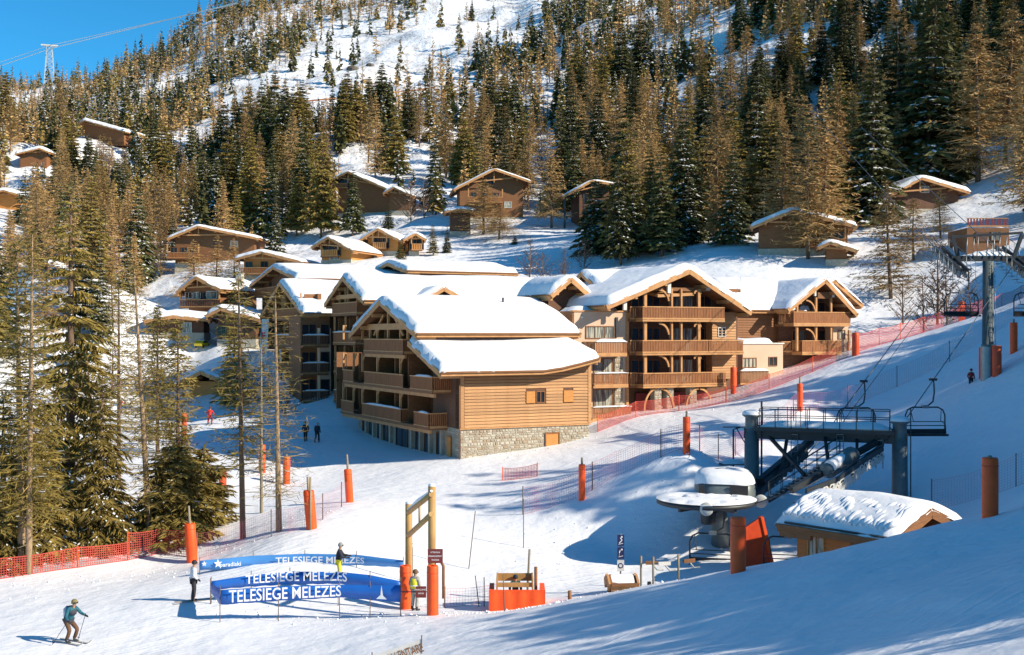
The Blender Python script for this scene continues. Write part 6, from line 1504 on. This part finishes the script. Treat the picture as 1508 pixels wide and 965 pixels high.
# ------------------------------------------------------------------ trees near the piste
def near_tree(px, z, ytop, label, crown_fn, rt, lean=0.0, m='palebark', name='larch_tree', top=.97, dx=0.0):
    g = gat(px, z); h = (HY - ytop) / F * z - g.z; t = thing(name, label, 'tree', g, 0)
    cr = bpy.data.objects.new('crown', crown_fn(h)); COL.objects.link(cr); cr.parent = t
    rs = random.Random(int(px)); k = MB(); pts = []; rad = []
    for i in range(12):
        u = i / 11; pts.append((dx * u + lean * math.sin(u * 4 + px), lean * .5 * math.cos(u * 3), -.5 + u * (h * top + .5))); rad.append(rt * (1 - u) ** .75 + .025)
    k.tube(pts, rad, 10); tr = k.build('trunk', M[m], t)
    if dx:                                              # the crown follows the leaning trunk
        me = cr.data; co = np.empty(len(me.vertices) * 3); me.vertices.foreach_get('co', co); co = co.reshape(-1, 3); co[:, 0] += dx * co[:, 2] / h; me.vertices.foreach_set('co', co.ravel())
    rb = MB()                                           # dead stubs on the lower trunk
    for i in range(26):
        u = rs.uniform(.08, .6); a = rs.uniform(0, 6.28); l = rs.uniform(.3, 1.3) * (1 - u * .3); p = Vector((dx * u, 0, u * h))
        rb.tube([p, p + Vector((math.cos(a) * l, math.sin(a) * l, rs.uniform(-.25, .15) * l))], [.022, .008], 4)
    rb.build('dead_twigs', M['greypole'], t, kind='stuff')
    return t
big = dict(tw=9, tsize=.8)
near_tree(104, 66, 272, 'big drooping spruce with snow pads, tallest and broadest in the left-hand group', lambda h: spruce_crown(1, h, 3.3, t0=.04, nw=40, nb=8, tw=20, snow=.26, tsize=.75, droop=.55, shape=.62, miss=.30, wf=.27, sf=.5, mats=[M['needle2'], M['clumpsnow']]), .30, m='bark', name='spruce_tree')
near_tree(150, 62, 560, 'lower dense spruce filling the gap at the foot of the big spruce', lambda h: spruce_crown(2, h, 2.1, t0=.01, nw=26, nb=9, tw=20, snow=.24, tsize=.7, droop=.45, shape=.7, wf=.27, sf=.5, mats=[M['needle2'], M['clumpsnow']]), .2, m='bark', name='spruce_tree')
near_tree(60, 60, 600, 'dense young spruce at the foot of the pale forked trunks', lambda h: spruce_crown(3, h, 1.9, t0=.01, nw=24, nb=9, tw=20, snow=.25, tsize=.7, droop=.4, shape=.7, wf=.27, sf=.5, mats=[M['needle2'], M['clumpsnow']]), .2, m='bark', name='spruce_tree')
near_tree(5, 58, 580, 'dense snow-flecked spruce cut by the left edge', lambda h: spruce_crown(4, h, 2.0, t0=.01, nw=26, nb=9, tw=20, snow=.32, tsize=.7, droop=.4, shape=.7, wf=.27, sf=.5, mats=[M['needle2'], M['clumpsnow']]), .2, m='bark', name='spruce_tree')
near_tree(33, 57.5, 352, 'tall pale-trunked conifer at far left with loose olive branches', lambda h: larch_crown(5, h, 2.2, t0=.14, nw=60, nb=6, tw=15, wid=.06, shape=.5, mats=[M['needle2'], M['clumpsnow']], snow=.07), .19, name='pine_tree', dx=-.3)
near_tree(42, 57, 330, 'slim pale-trunked conifer rising just right of the far-left one', lambda h: larch_crown(6, h, 1.9, t0=.18, nw=52, nb=6, tw=16, wid=.045, shape=.5, mats=[M['needle2'], M['clumpsnow']], snow=.04), .15, dx=.2)
near_tree(222, 63, 385, 'thin crooked larch trunk leaning left with sparse twiggy branches', lambda h: larch_crown(7, h, 1.7, t0=.16, nw=50, nb=6, tw=13, wid=.035, shape=.45, mats=[M['greentw'], M['clumpsnow']], snow=.03), .17, m='palebark', dx=-.9)
near_tree(262, 66, 470, 'thin straight conifer behind the bushy pine, sparsely needled', lambda h: larch_crown(8, h, 1.5, t0=.2, nw=60, nb=6, tw=16, wid=.05, shape=.4, mats=[M['needle2'], M['clumpsnow']], snow=.05), .13, m='bark', name='pine_tree')
near_tree(258, 64, 655, 'dense bushy olive pine spreading low beside the orange padded post', lambda h: spruce_crown(9, h, 2.5, t0=.03, nw=24, nb=10, tw=22, snow=.12, tsize=.7, droop=.1, shape=.4, wf=.27, sf=.5, mats=[M['needle2'], M['clumpsnow']]), .2, m='bark', name='pine_tree')
near_tree(300, 66, 660, 'right half of the low bushy pine clump beside the larch trunks', lambda h: spruce_crown(10, h, 2.0, t0=.05, nw=20, nb=9, tw=20, snow=.06, tsize=.65, droop=.05, shape=.4, wf=.27, sf=.5, mats=[M['needle2'], M['clumpsnow']]), .15, m='bark', name='pine_tree')
near_tree(358, 62, 395, 'straight slender conifer with feathery green branches, left of the two bare trunks', lambda h: larch_crown(11, h, 1.9, t0=.26, nw=56, nb=5, tw=10, wid=.05, shape=.4, mats=[M['needle2'], M['clumpsnow']], snow=.05), .15, m='bark', name='larch_tree', dx=-.25)
near_tree(411, 61, 425, 'straight bare larch with pale trunk in front of the left apartment chalet', lambda h: larch_crown(12, h, 1.9, t0=.14, nw=60, nb=5, tw=9, wid=.028, shape=.3, mats=[M['greentw'], M['clumpsnow']], snow=.03), .15, m='palebark', dx=-.2)
near_tree(385, 68, 500, 'very thin grey sapling between the two slender trunks', lambda h: larch_crown(13, h, .9, t0=.3, nw=30, nb=4, tw=6, wid=.025, shape=.3, mats=[M['greentw'], M['clumpsnow']]), .08, m='greypole')
near_tree(175, 78, 400, 'pale sparsely needled larch behind the big spruce', lambda h: larch_crown(14, h, 2.2, t0=.15, nw=44, nb=6, tw=14, wid=.05, shape=.6, mats=[M['needle2'], M['clumpsnow']]), .14, m='bark')
near_tree(232, 95, 450, 'olive conifer at the edge of the lower piste', lambda h: larch_crown(15, h, 2.3, t0=.1, nw=50, nb=7, tw=18, wid=.07, shape=.6, mats=[M['needle2'], M['clumpsnow']], snow=.07), .15, m='bark', name='pine_tree')
near_tree(345, 120, 455, 'tall young spruce in front of the small open-trussed chalet', lambda h: spruce_crown(16, h, 2.1, t0=.05, nw=32, nb=7, tw=14, snow=.3, tsize=.8, droop=.25, shape=.7, wf=.27, sf=.5, mats=[M['needle2'], M['clumpsnow']]), .15, m='bark', name='spruce_tree')
def placed(px, z, ytop, kind, var, name, label, fat=1.0, cat='tree'):
    g = gat(px, z); h = (HY - ytop) / F * z - g.z; t = put_tree(kind, var, g.x, g.y, h, name, label, cat, fat=fat); HERO.append((g.x, g.y)); return t
placed(1282, 168, 62, 's', 0, 'spruce_tree', 'towering dark spruce with a long bare trunk beside the round-shouldered chalet', 1.15)
placed(1360, 182, -30, 's', 4, 'spruce_tree', 'huge dark spruce behind the round-shouldered chalet, reaching the top of the view', 1.15)
placed(1325, 186, 10, 's', 2, 'spruce_tree', 'huge spruce left of the one reaching the top of the view', 1.0)
placed(1440, 176, 30, 'l', 1, 'larch_tree', 'spreading bare larch with a dark forked trunk at the upper right', 1.5)
placed(1480, 188, 10, 'l', 3, 'larch_tree', 'wide bare larch right of the one with the dark forked trunk', 1.4)
placed(1210, 148, 160, 'l', 0, 'larch_tree', 'tall golden larch rising just left of the big bare-trunked spruce', 1.5)
placed(1148, 152, 180, 'l', 2, 'larch_tree', 'tall golden larch in front of the rustic chalet', 1.6)
placed(1190, 146, 190, 'l', 4, 'larch_tree', 'thin golden larch between two taller ones above the right residence', 1.3)
placed(1312, 131, 262, 'l', 1, 'larch_tree', 'orange larch with a curved bare trunk on the blue shaded slope', 1.5)
placed(1345, 140, 290, 'l', 3, 'larch_tree', 'bushy orange larch in front of the round-shouldered chalet', 2.0)
placed(1385, 150, 278, 'l', 0, 'larch_tree', 'bushy orange larch at the right of the round-shouldered chalet', 2.0)
placed(1425, 172, 272, 's', 3, 'spruce_tree', 'small dark snow-clumped spruce at the right end of the round-shouldered roof', 1.3)
placed(1492, 165, 300, 's', 5, 'spruce_tree', 'little green spruce on the slope above the lodge', 1.1)
for i, (px, yt, lab) in enumerate(((914, 232, 'left'), (935, 245, 'second from the left'), (975, 215, 'third from the left'), (1015, 240, 'fourth from the left'), (1078, 205, 'right and tallest'))):
    placed(px, 158 + (i % 2) * 5, yt, 's', (3, 1, 5, 0, 0)[i], 'spruce_tree', 'dense dark spruce behind the broad gable residence, %s of five' % lab, .85 if i == 0 else 1.2)
placed(1050, 160, 262, 'l', 2, 'larch_tree', 'golden larch among the five dark spruces behind the broad gable', 1.0)
placed(735, 196, 300, 'l', 3, 'larch_tree', 'bushy bare larch below the wide-gabled hillside chalet', 3.0)
placed(712, 204, 262, 'l', 1, 'larch_tree', 'bare larch in front of the wide-gabled hillside chalet', 2.4)
placed(758, 190, 345, 's', 1, 'spruce_tree', 'snow-flecked spruce at the foot of the bushy larches above the village', 2.0)
placed(638, 186, 328, 's', 7, 'spruce_tree', 'slim green spruce immediately right of the golden gabled bay', 1.2)
placed(658, 188, 332, 's', 2, 'spruce_tree', 'second slim spruce right of the golden gabled bay', 1.2)
placed(590, 172, 352, 's', 6, 'pine_tree', 'little round olive pine in front of the taller golden chalet', 1.4)
placed(572, 224, 298, 's', 5, 'spruce_tree', 'small lone dark spruce on the white slope below the lean-to lodge', 1.5)
placed(519, 222, 245, 's', 3, 'spruce_tree', 'tall spruce in front of the russet hillside chalet', 1.0)
placed(694, 600, -2, 's', 5, 'spruce_tree', 'lone small spruce on the open snow near the top of the view', 1.0)
placed(285, 182, 352, 'l', 4, 'larch_tree', 'bare larch in front of the wide brown left chalet', 1.9)
placed(318, 184, 345, 'l', 2, 'larch_tree', 'bare orange larch covering the middle of the wide brown left chalet', 1.7)
placed(345, 184, 350, 'l', 0, 'larch_tree', 'bare orange larch at the right end of the wide brown left chalet', 1.7)
for i, (px, z, yt, lab) in enumerate(((1395, 108, 385, 'tangled bare shrub left of the lift tower'), (1360, 112, 400, 'tangled bare shrub under the curved larch'), (1430, 110, 395, 'tangled bare shrub right behind the lift tower'), (1330, 122, 400, 'low bare shrub on the shaded slope'), (1380, 118, 350, 'taller bare shrub behind the left wheel set'),
                                 (800, 150, 372, 'bare snowy shrub above the little domed roof'), (780, 158, 350, 'bare shrub on the white slope left of the stilted chalet'), (830, 156, 365, 'spreading bare shrub above the small wing gable'), (860, 160, 350, 'bare shrub at the foot of the stilted chalet slope'), (605, 226, 262, 'reddish bare shrub right of the lean-to lodge'), (625, 228, 258, 'reddish bare shrub on the blue shaded snow'))):
    placed(px, z, yt, 'b', i, 'bare_shrub', lab, 1.0, 'shrub')

for i, (px, z, yt, lab) in enumerate(((135, 120, 515, 'bare brown bush on the bank left of the lower piste'), (165, 128, 508, 'bare brown bush on the bank, second from the left'), (205, 130, 515, 'bare brown bush on the bank above the far blue skier'), (240, 132, 520, 'bare brown bush on the bank left of the shed'), (395, 118, 545, 'bare brown bush below the white flag'), (375, 120, 540, 'bare brown bush right of the shed'),
                                 (420, 112, 560, 'bare brown bush at the left end of the blue shade'), (90, 110, 520, 'bare brown bush half behind the big spruce'), (350, 124, 525, 'bare brown bush in front of the parked cars'))):
    placed(px, z, yt, 'b', i, 'bare_shrub', lab, 1.6, 'shrub')
# the wood that stands to the right of the piste, beyond the frame, and throws the long blue shadows
rr = random.Random(8)
OFF = []
def wood(n, y0, y1, x0, x1, xe, ze, jit):
    """trees just tall enough for their shade to end near x = xe on ground at height ze"""
    for i in range(n):
        y = rr.uniform(y0, y1); x = rr.uniform(x0, x1) + .4435 * y
        top = ze + (x - xe) * .645 + rr.uniform(*jit); h = top - gz(x, y)
        if h > 3.0: OFF.append((x, y, min(h, 24)))
wood(150, 12, 28, 8, 26, 0.0, -9.6, (-1.2, .6))
wood(46, 28, 36, 8, 26, 5.5, -9.4, (-1.2, .4))
wood(34, 36, 60, 6, 26, 13.5, -11, (-2.0, .2))
wood(4, 50, 64, 14, 34, -6, -10, (-5.0, 0))
wood(36, 60, 86, 6, 28, 20, -6.2, (-2.5, .2))
wood(5, 66, 80, 8, 26, 8, -8, (-3, 0))
wood(22, 86, 140, 6, 34, 33, -3.0, (-3, 1.0))
def side_wood():
    lo = [(20., spruce_crown(300 + i, 20., 4.4, t0=.03, nw=18, nb=8, tw=3, snow=.3, tsize=1.6, mats=[M['needle'], M['clumpsnow']])) for i in range(3)]
    V = []; Fs = []; mi = []; n0 = 0
    arr = []
    for hh, me in lo:
        co = np.empty(len(me.vertices) * 3); me.vertices.foreach_get('co', co); lv = np.empty(len(me.loops), int); me.loops.foreach_get('vertex_index', lv); m_ = np.empty(len(me.polygons), int); me.polygons.foreach_get('material_index', m_)
        arr.append((co.reshape(-1, 3), lv.reshape(-1, 3), m_)); bpy.data.meshes.remove(me)
    for i, (x, y, h) in enumerate(OFF):
        co, lv, m_ = arr[i % 3]; a = rr.uniform(0, 6.28); s_ = h / 20.; f = s_ * (1.2 if h > 8 else 1.7); c, d = math.cos(a) * f, math.sin(a) * f; z = gz(x, y) - .2
        V.append(np.stack([x + co[:, 0] * c - co[:, 1] * d, y + co[:, 0] * d + co[:, 1] * c, z + co[:, 2] * s_], 1)); Fs.append(lv + n0); mi.append(m_); n0 += len(co)
        tv = np.array([[x - .2, y, z - .5], [x + .2, y, z - .5], [x, y + .2, z - .5], [x, y, z + h * .9]]); V.append(tv); Fs.append(np.array([[0, 1, 3], [1, 2, 3], [2, 0, 3]]) + n0); mi.append(np.full(3, 2)); n0 += 4
    o = bpy.data.objects.new('spruce_wood', quick_mesh('spruce_wood', np.concatenate(V), np.concatenate(Fs), np.concatenate(mi), [M['needle'], M['clumpsnow'], M['bark']])); COL.objects.link(o)
    tag(o, 'dense spruce wood beyond the right edge of the piste that throws the long blue shade', 'trees', None, 'stuff'); print('side wood', len(OFF))
side_wood()

# cable-car tower on the skyline and its bright cables
g = gat(73, 940); t = thing('cable_tower', 'white lattice cable-car tower standing on the left skyline', 'pylon', g, .3); s_ = 940 / F; top = (HY - 68) * s_ - g.z; wb = 4.6; wt = 1.9
k = []
for (sx_, sy_) in ((-1, -1), (1, -1), (1, 1), (-1, 1)):
    m_ = MB(); m_.beam((sx_ * wb, sy_ * wb, -2), (sx_ * wt, sy_ * wt, top), .34, .34); m_.build('leg', M['fmilk'], t)
m_ = MB(); n = 9
for i in range(n):
    u0, u1 = i / n, (i + 1) / n; w0, w1 = wb + (wt - wb) * u0, wb + (wt - wb) * u1; z0, z1 = top * u0, top * u1
    for (ax_, ay_), (bx_, by_) in (((-1, -1), (1, -1)), ((1, -1), (1, 1)), ((1, 1), (-1, 1)), ((-1, 1), (-1, -1))):
        m_.beam((ax_ * w0, ay_ * w0, z0), (bx_ * w1, by_ * w1, z1), .16, .16); m_.beam((bx_ * w0, by_ * w0, z0), (ax_ * w1, ay_ * w1, z1), .16, .16); m_.beam((ax_ * w1, ay_ * w1, z1), (bx_ * w1, by_ * w1, z1), .16, .16)
m_.build('lattice', M['fmilk'], t, kind='stuff'); MB().box(-6.5, 6.5, -1.2, 1.2, top, top + 1.0).build('cross_arm', M['fmilk'], t)
rope('upper bright cable-car cable crossing the blue sky', [P(-60, 112, 990), P(73, 67, 940), P(340, 8, 700), P(560, -60, 600)], .22, 'brightcable', 'cable_car_cable')
rope('lower bright cable-car cable crossing the blue sky', [P(-60, 118, 990), P(76, 71, 940), P(330, 9, 690), P(560, -50, 600)], .32, 'brightcable', 'cable_car_cable')

# road edge, rocks high on the hill
pts = [G(285, 170), G(340, 166), G(400, 160), G(460, 152), G(520, 146), G(575, 140), G(640, 132)]
if all(pts):
    O = pts[0]; k = MB(); k.tube([p - O + Vector((0, 0, .8)) for p in pts], .28, 6); t = thing('guard_rail', 'long low wooden guard rail along the hillside road below the open snow', 'guard rail', O, 0, None); k.build('rail', M['wood'], t)
    for a_, b_ in zip(pts, pts[1:]):
        for j in range(3):
            p = a_.lerp(b_, j / 3) - O; k = MB(); k.box(p.x - .15, p.x + .15, p.y - .15, p.y + .15, p.z - 2.5, p.z + .8); k.build('post', M['wood'], t)
for i, (px, py, w_, lab) in enumerate(((520, 103, 5.5, 'dark rock outcrop on the open snow slope, left of the brown boulder'), (539, 122, 4.5, 'brown boulder low on the open snow slope'), (545, 97, 3.5, 'small dark rock at the upper edge of the outcrop'), (424, 148, 3.0, 'small rock poking from the snow above the hillside road'), (458, 132, 2.6, 'small dark stone patch left of the outcrop'))):
    g = G(px, py)
    if g is None: continue
    k = MB(); rs_ = random.Random(i)
    def rk(u, v, i=i, w_=w_):
        t = u * 6.2832; q = (v - .35) * 2.4; r = w_ / 2 * max(0, math.cos(q)) ** .6 * (1 + .5 * float(vnoise(math.cos(t) * 1.7 + i * 9, math.sin(t) * 1.7 + v * 3))); return (r * math.cos(t), r * math.sin(t), w_ * .3 * math.sin(q))
    k.grid(rk, 16, 8, smooth=False); o = k.build('rock', M['rock']); o.location = g; tag(o, lab, 'rock', 'rocks on the open snow slope')

# crumbled snow along the groomed edges and the queue
def crumbs():
    rs = random.Random(21); k = MB(); base = []
    lines = [((300, 900, 48), (640, 912, 45.5), 1.0, 70), ((645, 905, 46.5), (770, 905, 47.5), 1.0, 70), ((770, 900, 48), (900, 884, 47), .9, 90), ((900, 880, 47), (1060, 856, 44), .8, 90), ((0, 868, 54), (300, 838, 58), 1.3, 90),
             ((320, 812, 60), (520, 752, 67), 1.2, 40), ((780, 800, 60), (920, 805, 60), 2.5, 60), ((880, 655, 88), (1100, 598, 94), 1.0, 60), ((690, 690, 84), (870, 655, 89), .8, 60), ((950, 850, 50), (1080, 832, 50), 1.5, 80), ((930, 750, 62), (1060, 720, 64), 1.8, 70)]
    P0 = []
    for (a, b, w_, n) in lines:
        for i in range(n):
            t = rs.random(); px = a[0] + (b[0] - a[0]) * t; z = a[2] + (b[2] - a[2]) * t + rs.gauss(0, w_); x = (px - HX) / F * z + rs.gauss(0, .3); P0.append((x, z, rs.uniform(.03, .085) * (1.5 if rs.random() < .1 else 1)))
    Z = H([p[0] for p in P0], [p[1] for p in P0])
    for (x, y, r), z in zip(P0, Z):
        v = [(0, 0, 1), (1, 0, .1), (0, 1, .1), (-1, 0, .1), (0, -1, .1), (0, 0, -.6)]; v = [(x + p[0] * r * rs.uniform(.6, 1.3), y + p[1] * r * rs.uniform(.6, 1.3), z + p[2] * r * rs.uniform(.5, .9)) for p in v]
        k.add(v, [(0, 1, 2), (0, 2, 3), (0, 3, 4), (0, 4, 1), (5, 2, 1), (5, 3, 2), (5, 4, 3), (5, 1, 4)], 0, False)
    o = k.build('snow_crumbs', M['clumpsnow'], kind='stuff'); tag(o, 'crumbled lumps of snow along the groomed edges of the piste', 'snow')
crumbs()
def scatter():
    rs = np.random.RandomState(3); pts = []
    y = 128.0
    while y < 1120:                                     # rows on the slope, wider apart with distance
        sp = 3.5 + y * 0.0034
        xs = np.arange(-0.47 * y - 12, 0.47 * y + 12, sp)
        for x in xs: pts.append((x + rs.uniform(-.5, .5) * sp, y + rs.uniform(-.5, .5) * sp))
        y += sp * (1.0 + y * .0006)
    p = np.array(pts); z = H(p[:, 0], p[:, 1]); px = p[:, 0] / p[:, 1] * F + HX; py = HY - z / p[:, 1] * F
    keep = np.ones(len(p)) * 0.95
    keep *= np.clip(1.0 + fbm(p[:, 0], p[:, 1], 34, 3) * 2.0, .06, 1.5)
    for poly, fr in OPEN:
        m = inpoly(px, py, poly); keep[m] = np.minimum(keep[m], fr)
    keep[(p[:, 1] < 165) & (px < 1240) & (px > 200)] = 0
    keep[(py > 470) & (px > 170)] = 0; keep[(py > 590) | (p[:, 1] < 122)] = 0
    lf = (px < 170) & (py > 330); keep[lf] = np.where(keep[lf] > 0, .62, 0)
    keep[(px > 1240) & (py > 335) & (p[:, 1] < 160)] = 0
    k = rs.rand(len(p)) < keep
    for (hx_, hy_) in HERO: k &= np.hypot(p[:, 0] - hx_, p[:, 1] - hy_) > 2.2
    for (a, b, c, d, zz) in CHAL:                       # nothing grows inside a chalet or straight across its front
        k &= ~((px > a - 5) & (px < b + 5) & (py > c - 5) & (py < d + 26) & (p[:, 1] > zz - 14 - 0.10 * zz * (rs.rand(len(p)) < .9)) & (p[:, 1] < zz + 12))
    p = p[k]; z = z[k]; px = px[k]; py = py[k]
    # hidden behind the ridge or wholly outside the frame: left out
    dist = p[:, 1]
    ln = fbm(p[:, 0] + 500, p[:, 1], 60, 3)
    lar = (rs.rand(len(p)) < np.clip(.46 + ln * .9 + (px > 1000) * .10 + (px < 330) * (py < 240) * .12, .08, .85))
    hgt = np.where(lar, rs.uniform(10, 19, len(p)), rs.uniform(10, 22, len(p))) * rs.uniform(.62, 1.18, len(p))
    hgt *= np.where((px > 1080) & (dist < 230), 1.12, 1.0) * np.where((px < 420) & (dist < 300), .85, 1.0) * np.where(dist > 380, .9, 1.0)
    small = rs.rand(len(p)) < .16; hgt[small] *= .45
    vis = (px > -60) & (px < 1568) & (py - hgt / dist * F < 960) & (py > -25)
    top = py - hgt / dist * F                           # and nothing tall stands square in front of a chalet
    for (a, b, c, d, zz) in CHAL: vis &= ~((px > a - 6) & (px < b + 6) & (dist < zz) & (py > c) & (top < d - .35 * (d - c)) & (rs.rand(len(p)) < .9))
    # occlusion by the terrain itself
    for i in np.nonzero(vis & (dist > 250))[0]:
        ys = np.linspace(170, dist[i] * .985, 50); zt = z[i] + hgt[i]
        if np.any(H(p[i, 0] / dist[i] * ys, ys) > zt / dist[i] * ys): vis[i] = False
    return p[vis], z[vis], px[vis], py[vis], hgt[vis], lar[vis], small[vis]
def hero(px, z, ytop, kind, var, name, label, cat, fat=1.0, lean=0.0):
    g = gat(px, z); h = (HY - ytop) / F * z - g.z
    t = put_tree(kind, var, g.x, g.y, h, name, label, cat, fat=fat); HERO.append((g.x, g.y))
    return t
LM = [(70, 'the left-edge chalet'), (150, 'the sunken left cabin'), (240, 'the far slanting-roofed chalet'), (330, 'the wide brown left chalet'), (420, 'the half-hidden timbered chalet'), (500, 'the blue-paned honey chalet'), (570, 'the russet chalet'),
      (640, 'the lean-to lodge'), (720, 'the wide-gabled chalet'), (800, 'the little domed roof'), (880, 'the stilted chalet'), (960, 'the five dark spruces'), (1050, 'the broad gable'), (1130, 'the rustic chalet'), (1210, 'the right residence'), (1290, 'the towering bare-trunked spruce'),
      (1370, 'the round-shouldered chalet'), (1450, 'the lift tower'), (9999, 'the railed lodge')]
def zone(px, py):
    row = next(t for v, t in [(60, 'on the topmost slope over'), (120, 'on the upper hill over'), (175, 'high on the hill over'), (230, 'halfway up the hill over'), (290, 'above'), (350, 'just above'), (9999, 'level with')] if py < v)
    return row + ' ' + next(t for v, t in LM if px < v)
def far_mesh(items, kind, name, mats, label):
    """the small far trees of one kind, joined: ragged cones of leaf-sized kites"""
    rs = np.random.RandomState(9); K = []; mi = []
    for (x, y, z, h) in items:
        n = int(np.clip(h / y * 2600, 60, 150)) if kind == 's' else int(np.clip(h / y * 2400, 50, 130))
        if kind == 'p': n = int(n * 1.0)
        t = rs.uniform(.06, 1, n) ** (.9); a = rs.uniform(0, 6.283, n)
        rad = h * (.20 if kind == 's' else .20) * (1 - t) ** .8 + .12; rr = rad * rs.uniform(.15, .6, n)
        c, s_ = np.cos(a), np.sin(a)
        b = np.stack([x + c*rr*.3, y + s_*rr*.3, z + t*h], 1)
        tip = np.stack([x + c*rad*rs.uniform(.7, 1.15, n), y + s_*rad*rs.uniform(.7, 1.15, n), z + t*h - rad*(rs.uniform(.15, .6, n) if kind == 's' else rs.uniform(-.5, .3, n))], 1)
        wd = rad * (rs.uniform(.5, .9, n) if kind == 's' else rs.uniform(.18, .36, n)) + .12
        K.append(tri_cloud(rs, b, tip, wd)); mi.append(np.zeros(n))
        tr = np.array([[[x - .2, y, z - .5], [x + .2, y, z - .5], [x + .03, y, z + h * 1.0], [x - .03, y, z + h * 1.0]], [[x, y - .2, z - .5], [x, y + .2, z - .5], [x, y + .03, z + h], [x, y - .03, z + h]]])
        K.append(tr); mi.append(np.full(2, 2))
        if kind == 's' and rs.rand() < .8:
            k = n // 3; j = rs.choice(n, k, False); cc = tip[j] * .6 + b[j] * .4; cc[:, 2] += .25; w_ = rad[j] * rs.uniform(.12, .3, k) + .08
            q = np.stack([cc + np.stack([-w_, 0*w_, -.15*w_], 1), cc + np.stack([0*w_, -w_, -.6*w_], 1), cc + np.stack([w_, 0*w_, -.1*w_], 1), cc + np.stack([0*w_, w_, .5*w_], 1)], 1)
            K.append(q); mi.append(np.ones(k))
    V = np.concatenate(K, 0); m = np.concatenate(mi)
    o = bpy.data.objects.new(name, quick_mesh(name, V.reshape(-1, 3), kite_faces(len(V)), np.concatenate([m, m]), mats))
    COL.objects.link(o); tag(o, label, 'trees', None, 'stuff')

def forest():
    p, z, px, py, h, lar, small = scatter()
    size = h / p[:, 1]
    order = np.argsort(-size); cnt = {'s': 0, 'l': 0}; rest = {'s': [], 'l': []}
    for i in order:
        kd = 'l' if lar[i] else 's'
        if cnt[kd] < 300:
            cnt[kd] += 1; px_h = size[i] * F
            big = 'tall' if px_h > 120 else ('mid-sized' if px_h > 80 else 'small')
            if kd == 's':
                v = random.randrange(9); pine = v >= 6
                nm, look = ('pine_tree', big + ' olive-green pine with little snow') if pine else ('spruce_tree', big + ' dark spruce ' + ['thickly flecked with snow', 'flecked with snow', 'white with snow', 'with a little snow', 'thickly flecked with snow', 'nearly free of snow'][v])
                cat = 'tree'
            else:
                v = random.randrange(5); nm, look, cat = 'larch_tree', big + ' leafless orange-brown larch', 'tree'
            zn = zone(px[i], py[i] - px_h * .4); lab = look + ' ' + zn
            lab = ' '.join(lab.split()[:16])
            put_tree(kd, v, p[i, 0], p[i, 1], h[i], nm, lab, cat, group=lab, z=z[i] - .2, fat=random.uniform(.85, 1.25))
        else: rest[kd].append((p[i, 0], p[i, 1], z[i], h[i]))
    a = [t for k, t in enumerate(rest['s']) if k % 3]; b = [t for k, t in enumerate(rest['s']) if not k % 3]
    far_mesh(a, 's', 'far_spruce_forest', [M['needle'], M['clumpsnow'], M['bark']], 'far dark snow-flecked spruces massed on the upper mountainside')
    far_mesh(b, 's', 'far_pine_forest', [M['needle2'], M['clumpsnow'], M['bark']], 'far olive-green pines scattered among the spruces of the upper mountainside')
    far_mesh(rest['l'], 'l', 'far_larch_forest', [M['larch'], M['clumpsnow'], M['bark']], 'far orange-brown larches mixed through the upper mountainside')
    print('forest', cnt, len(rest['s']), len(rest['l']))
forest()
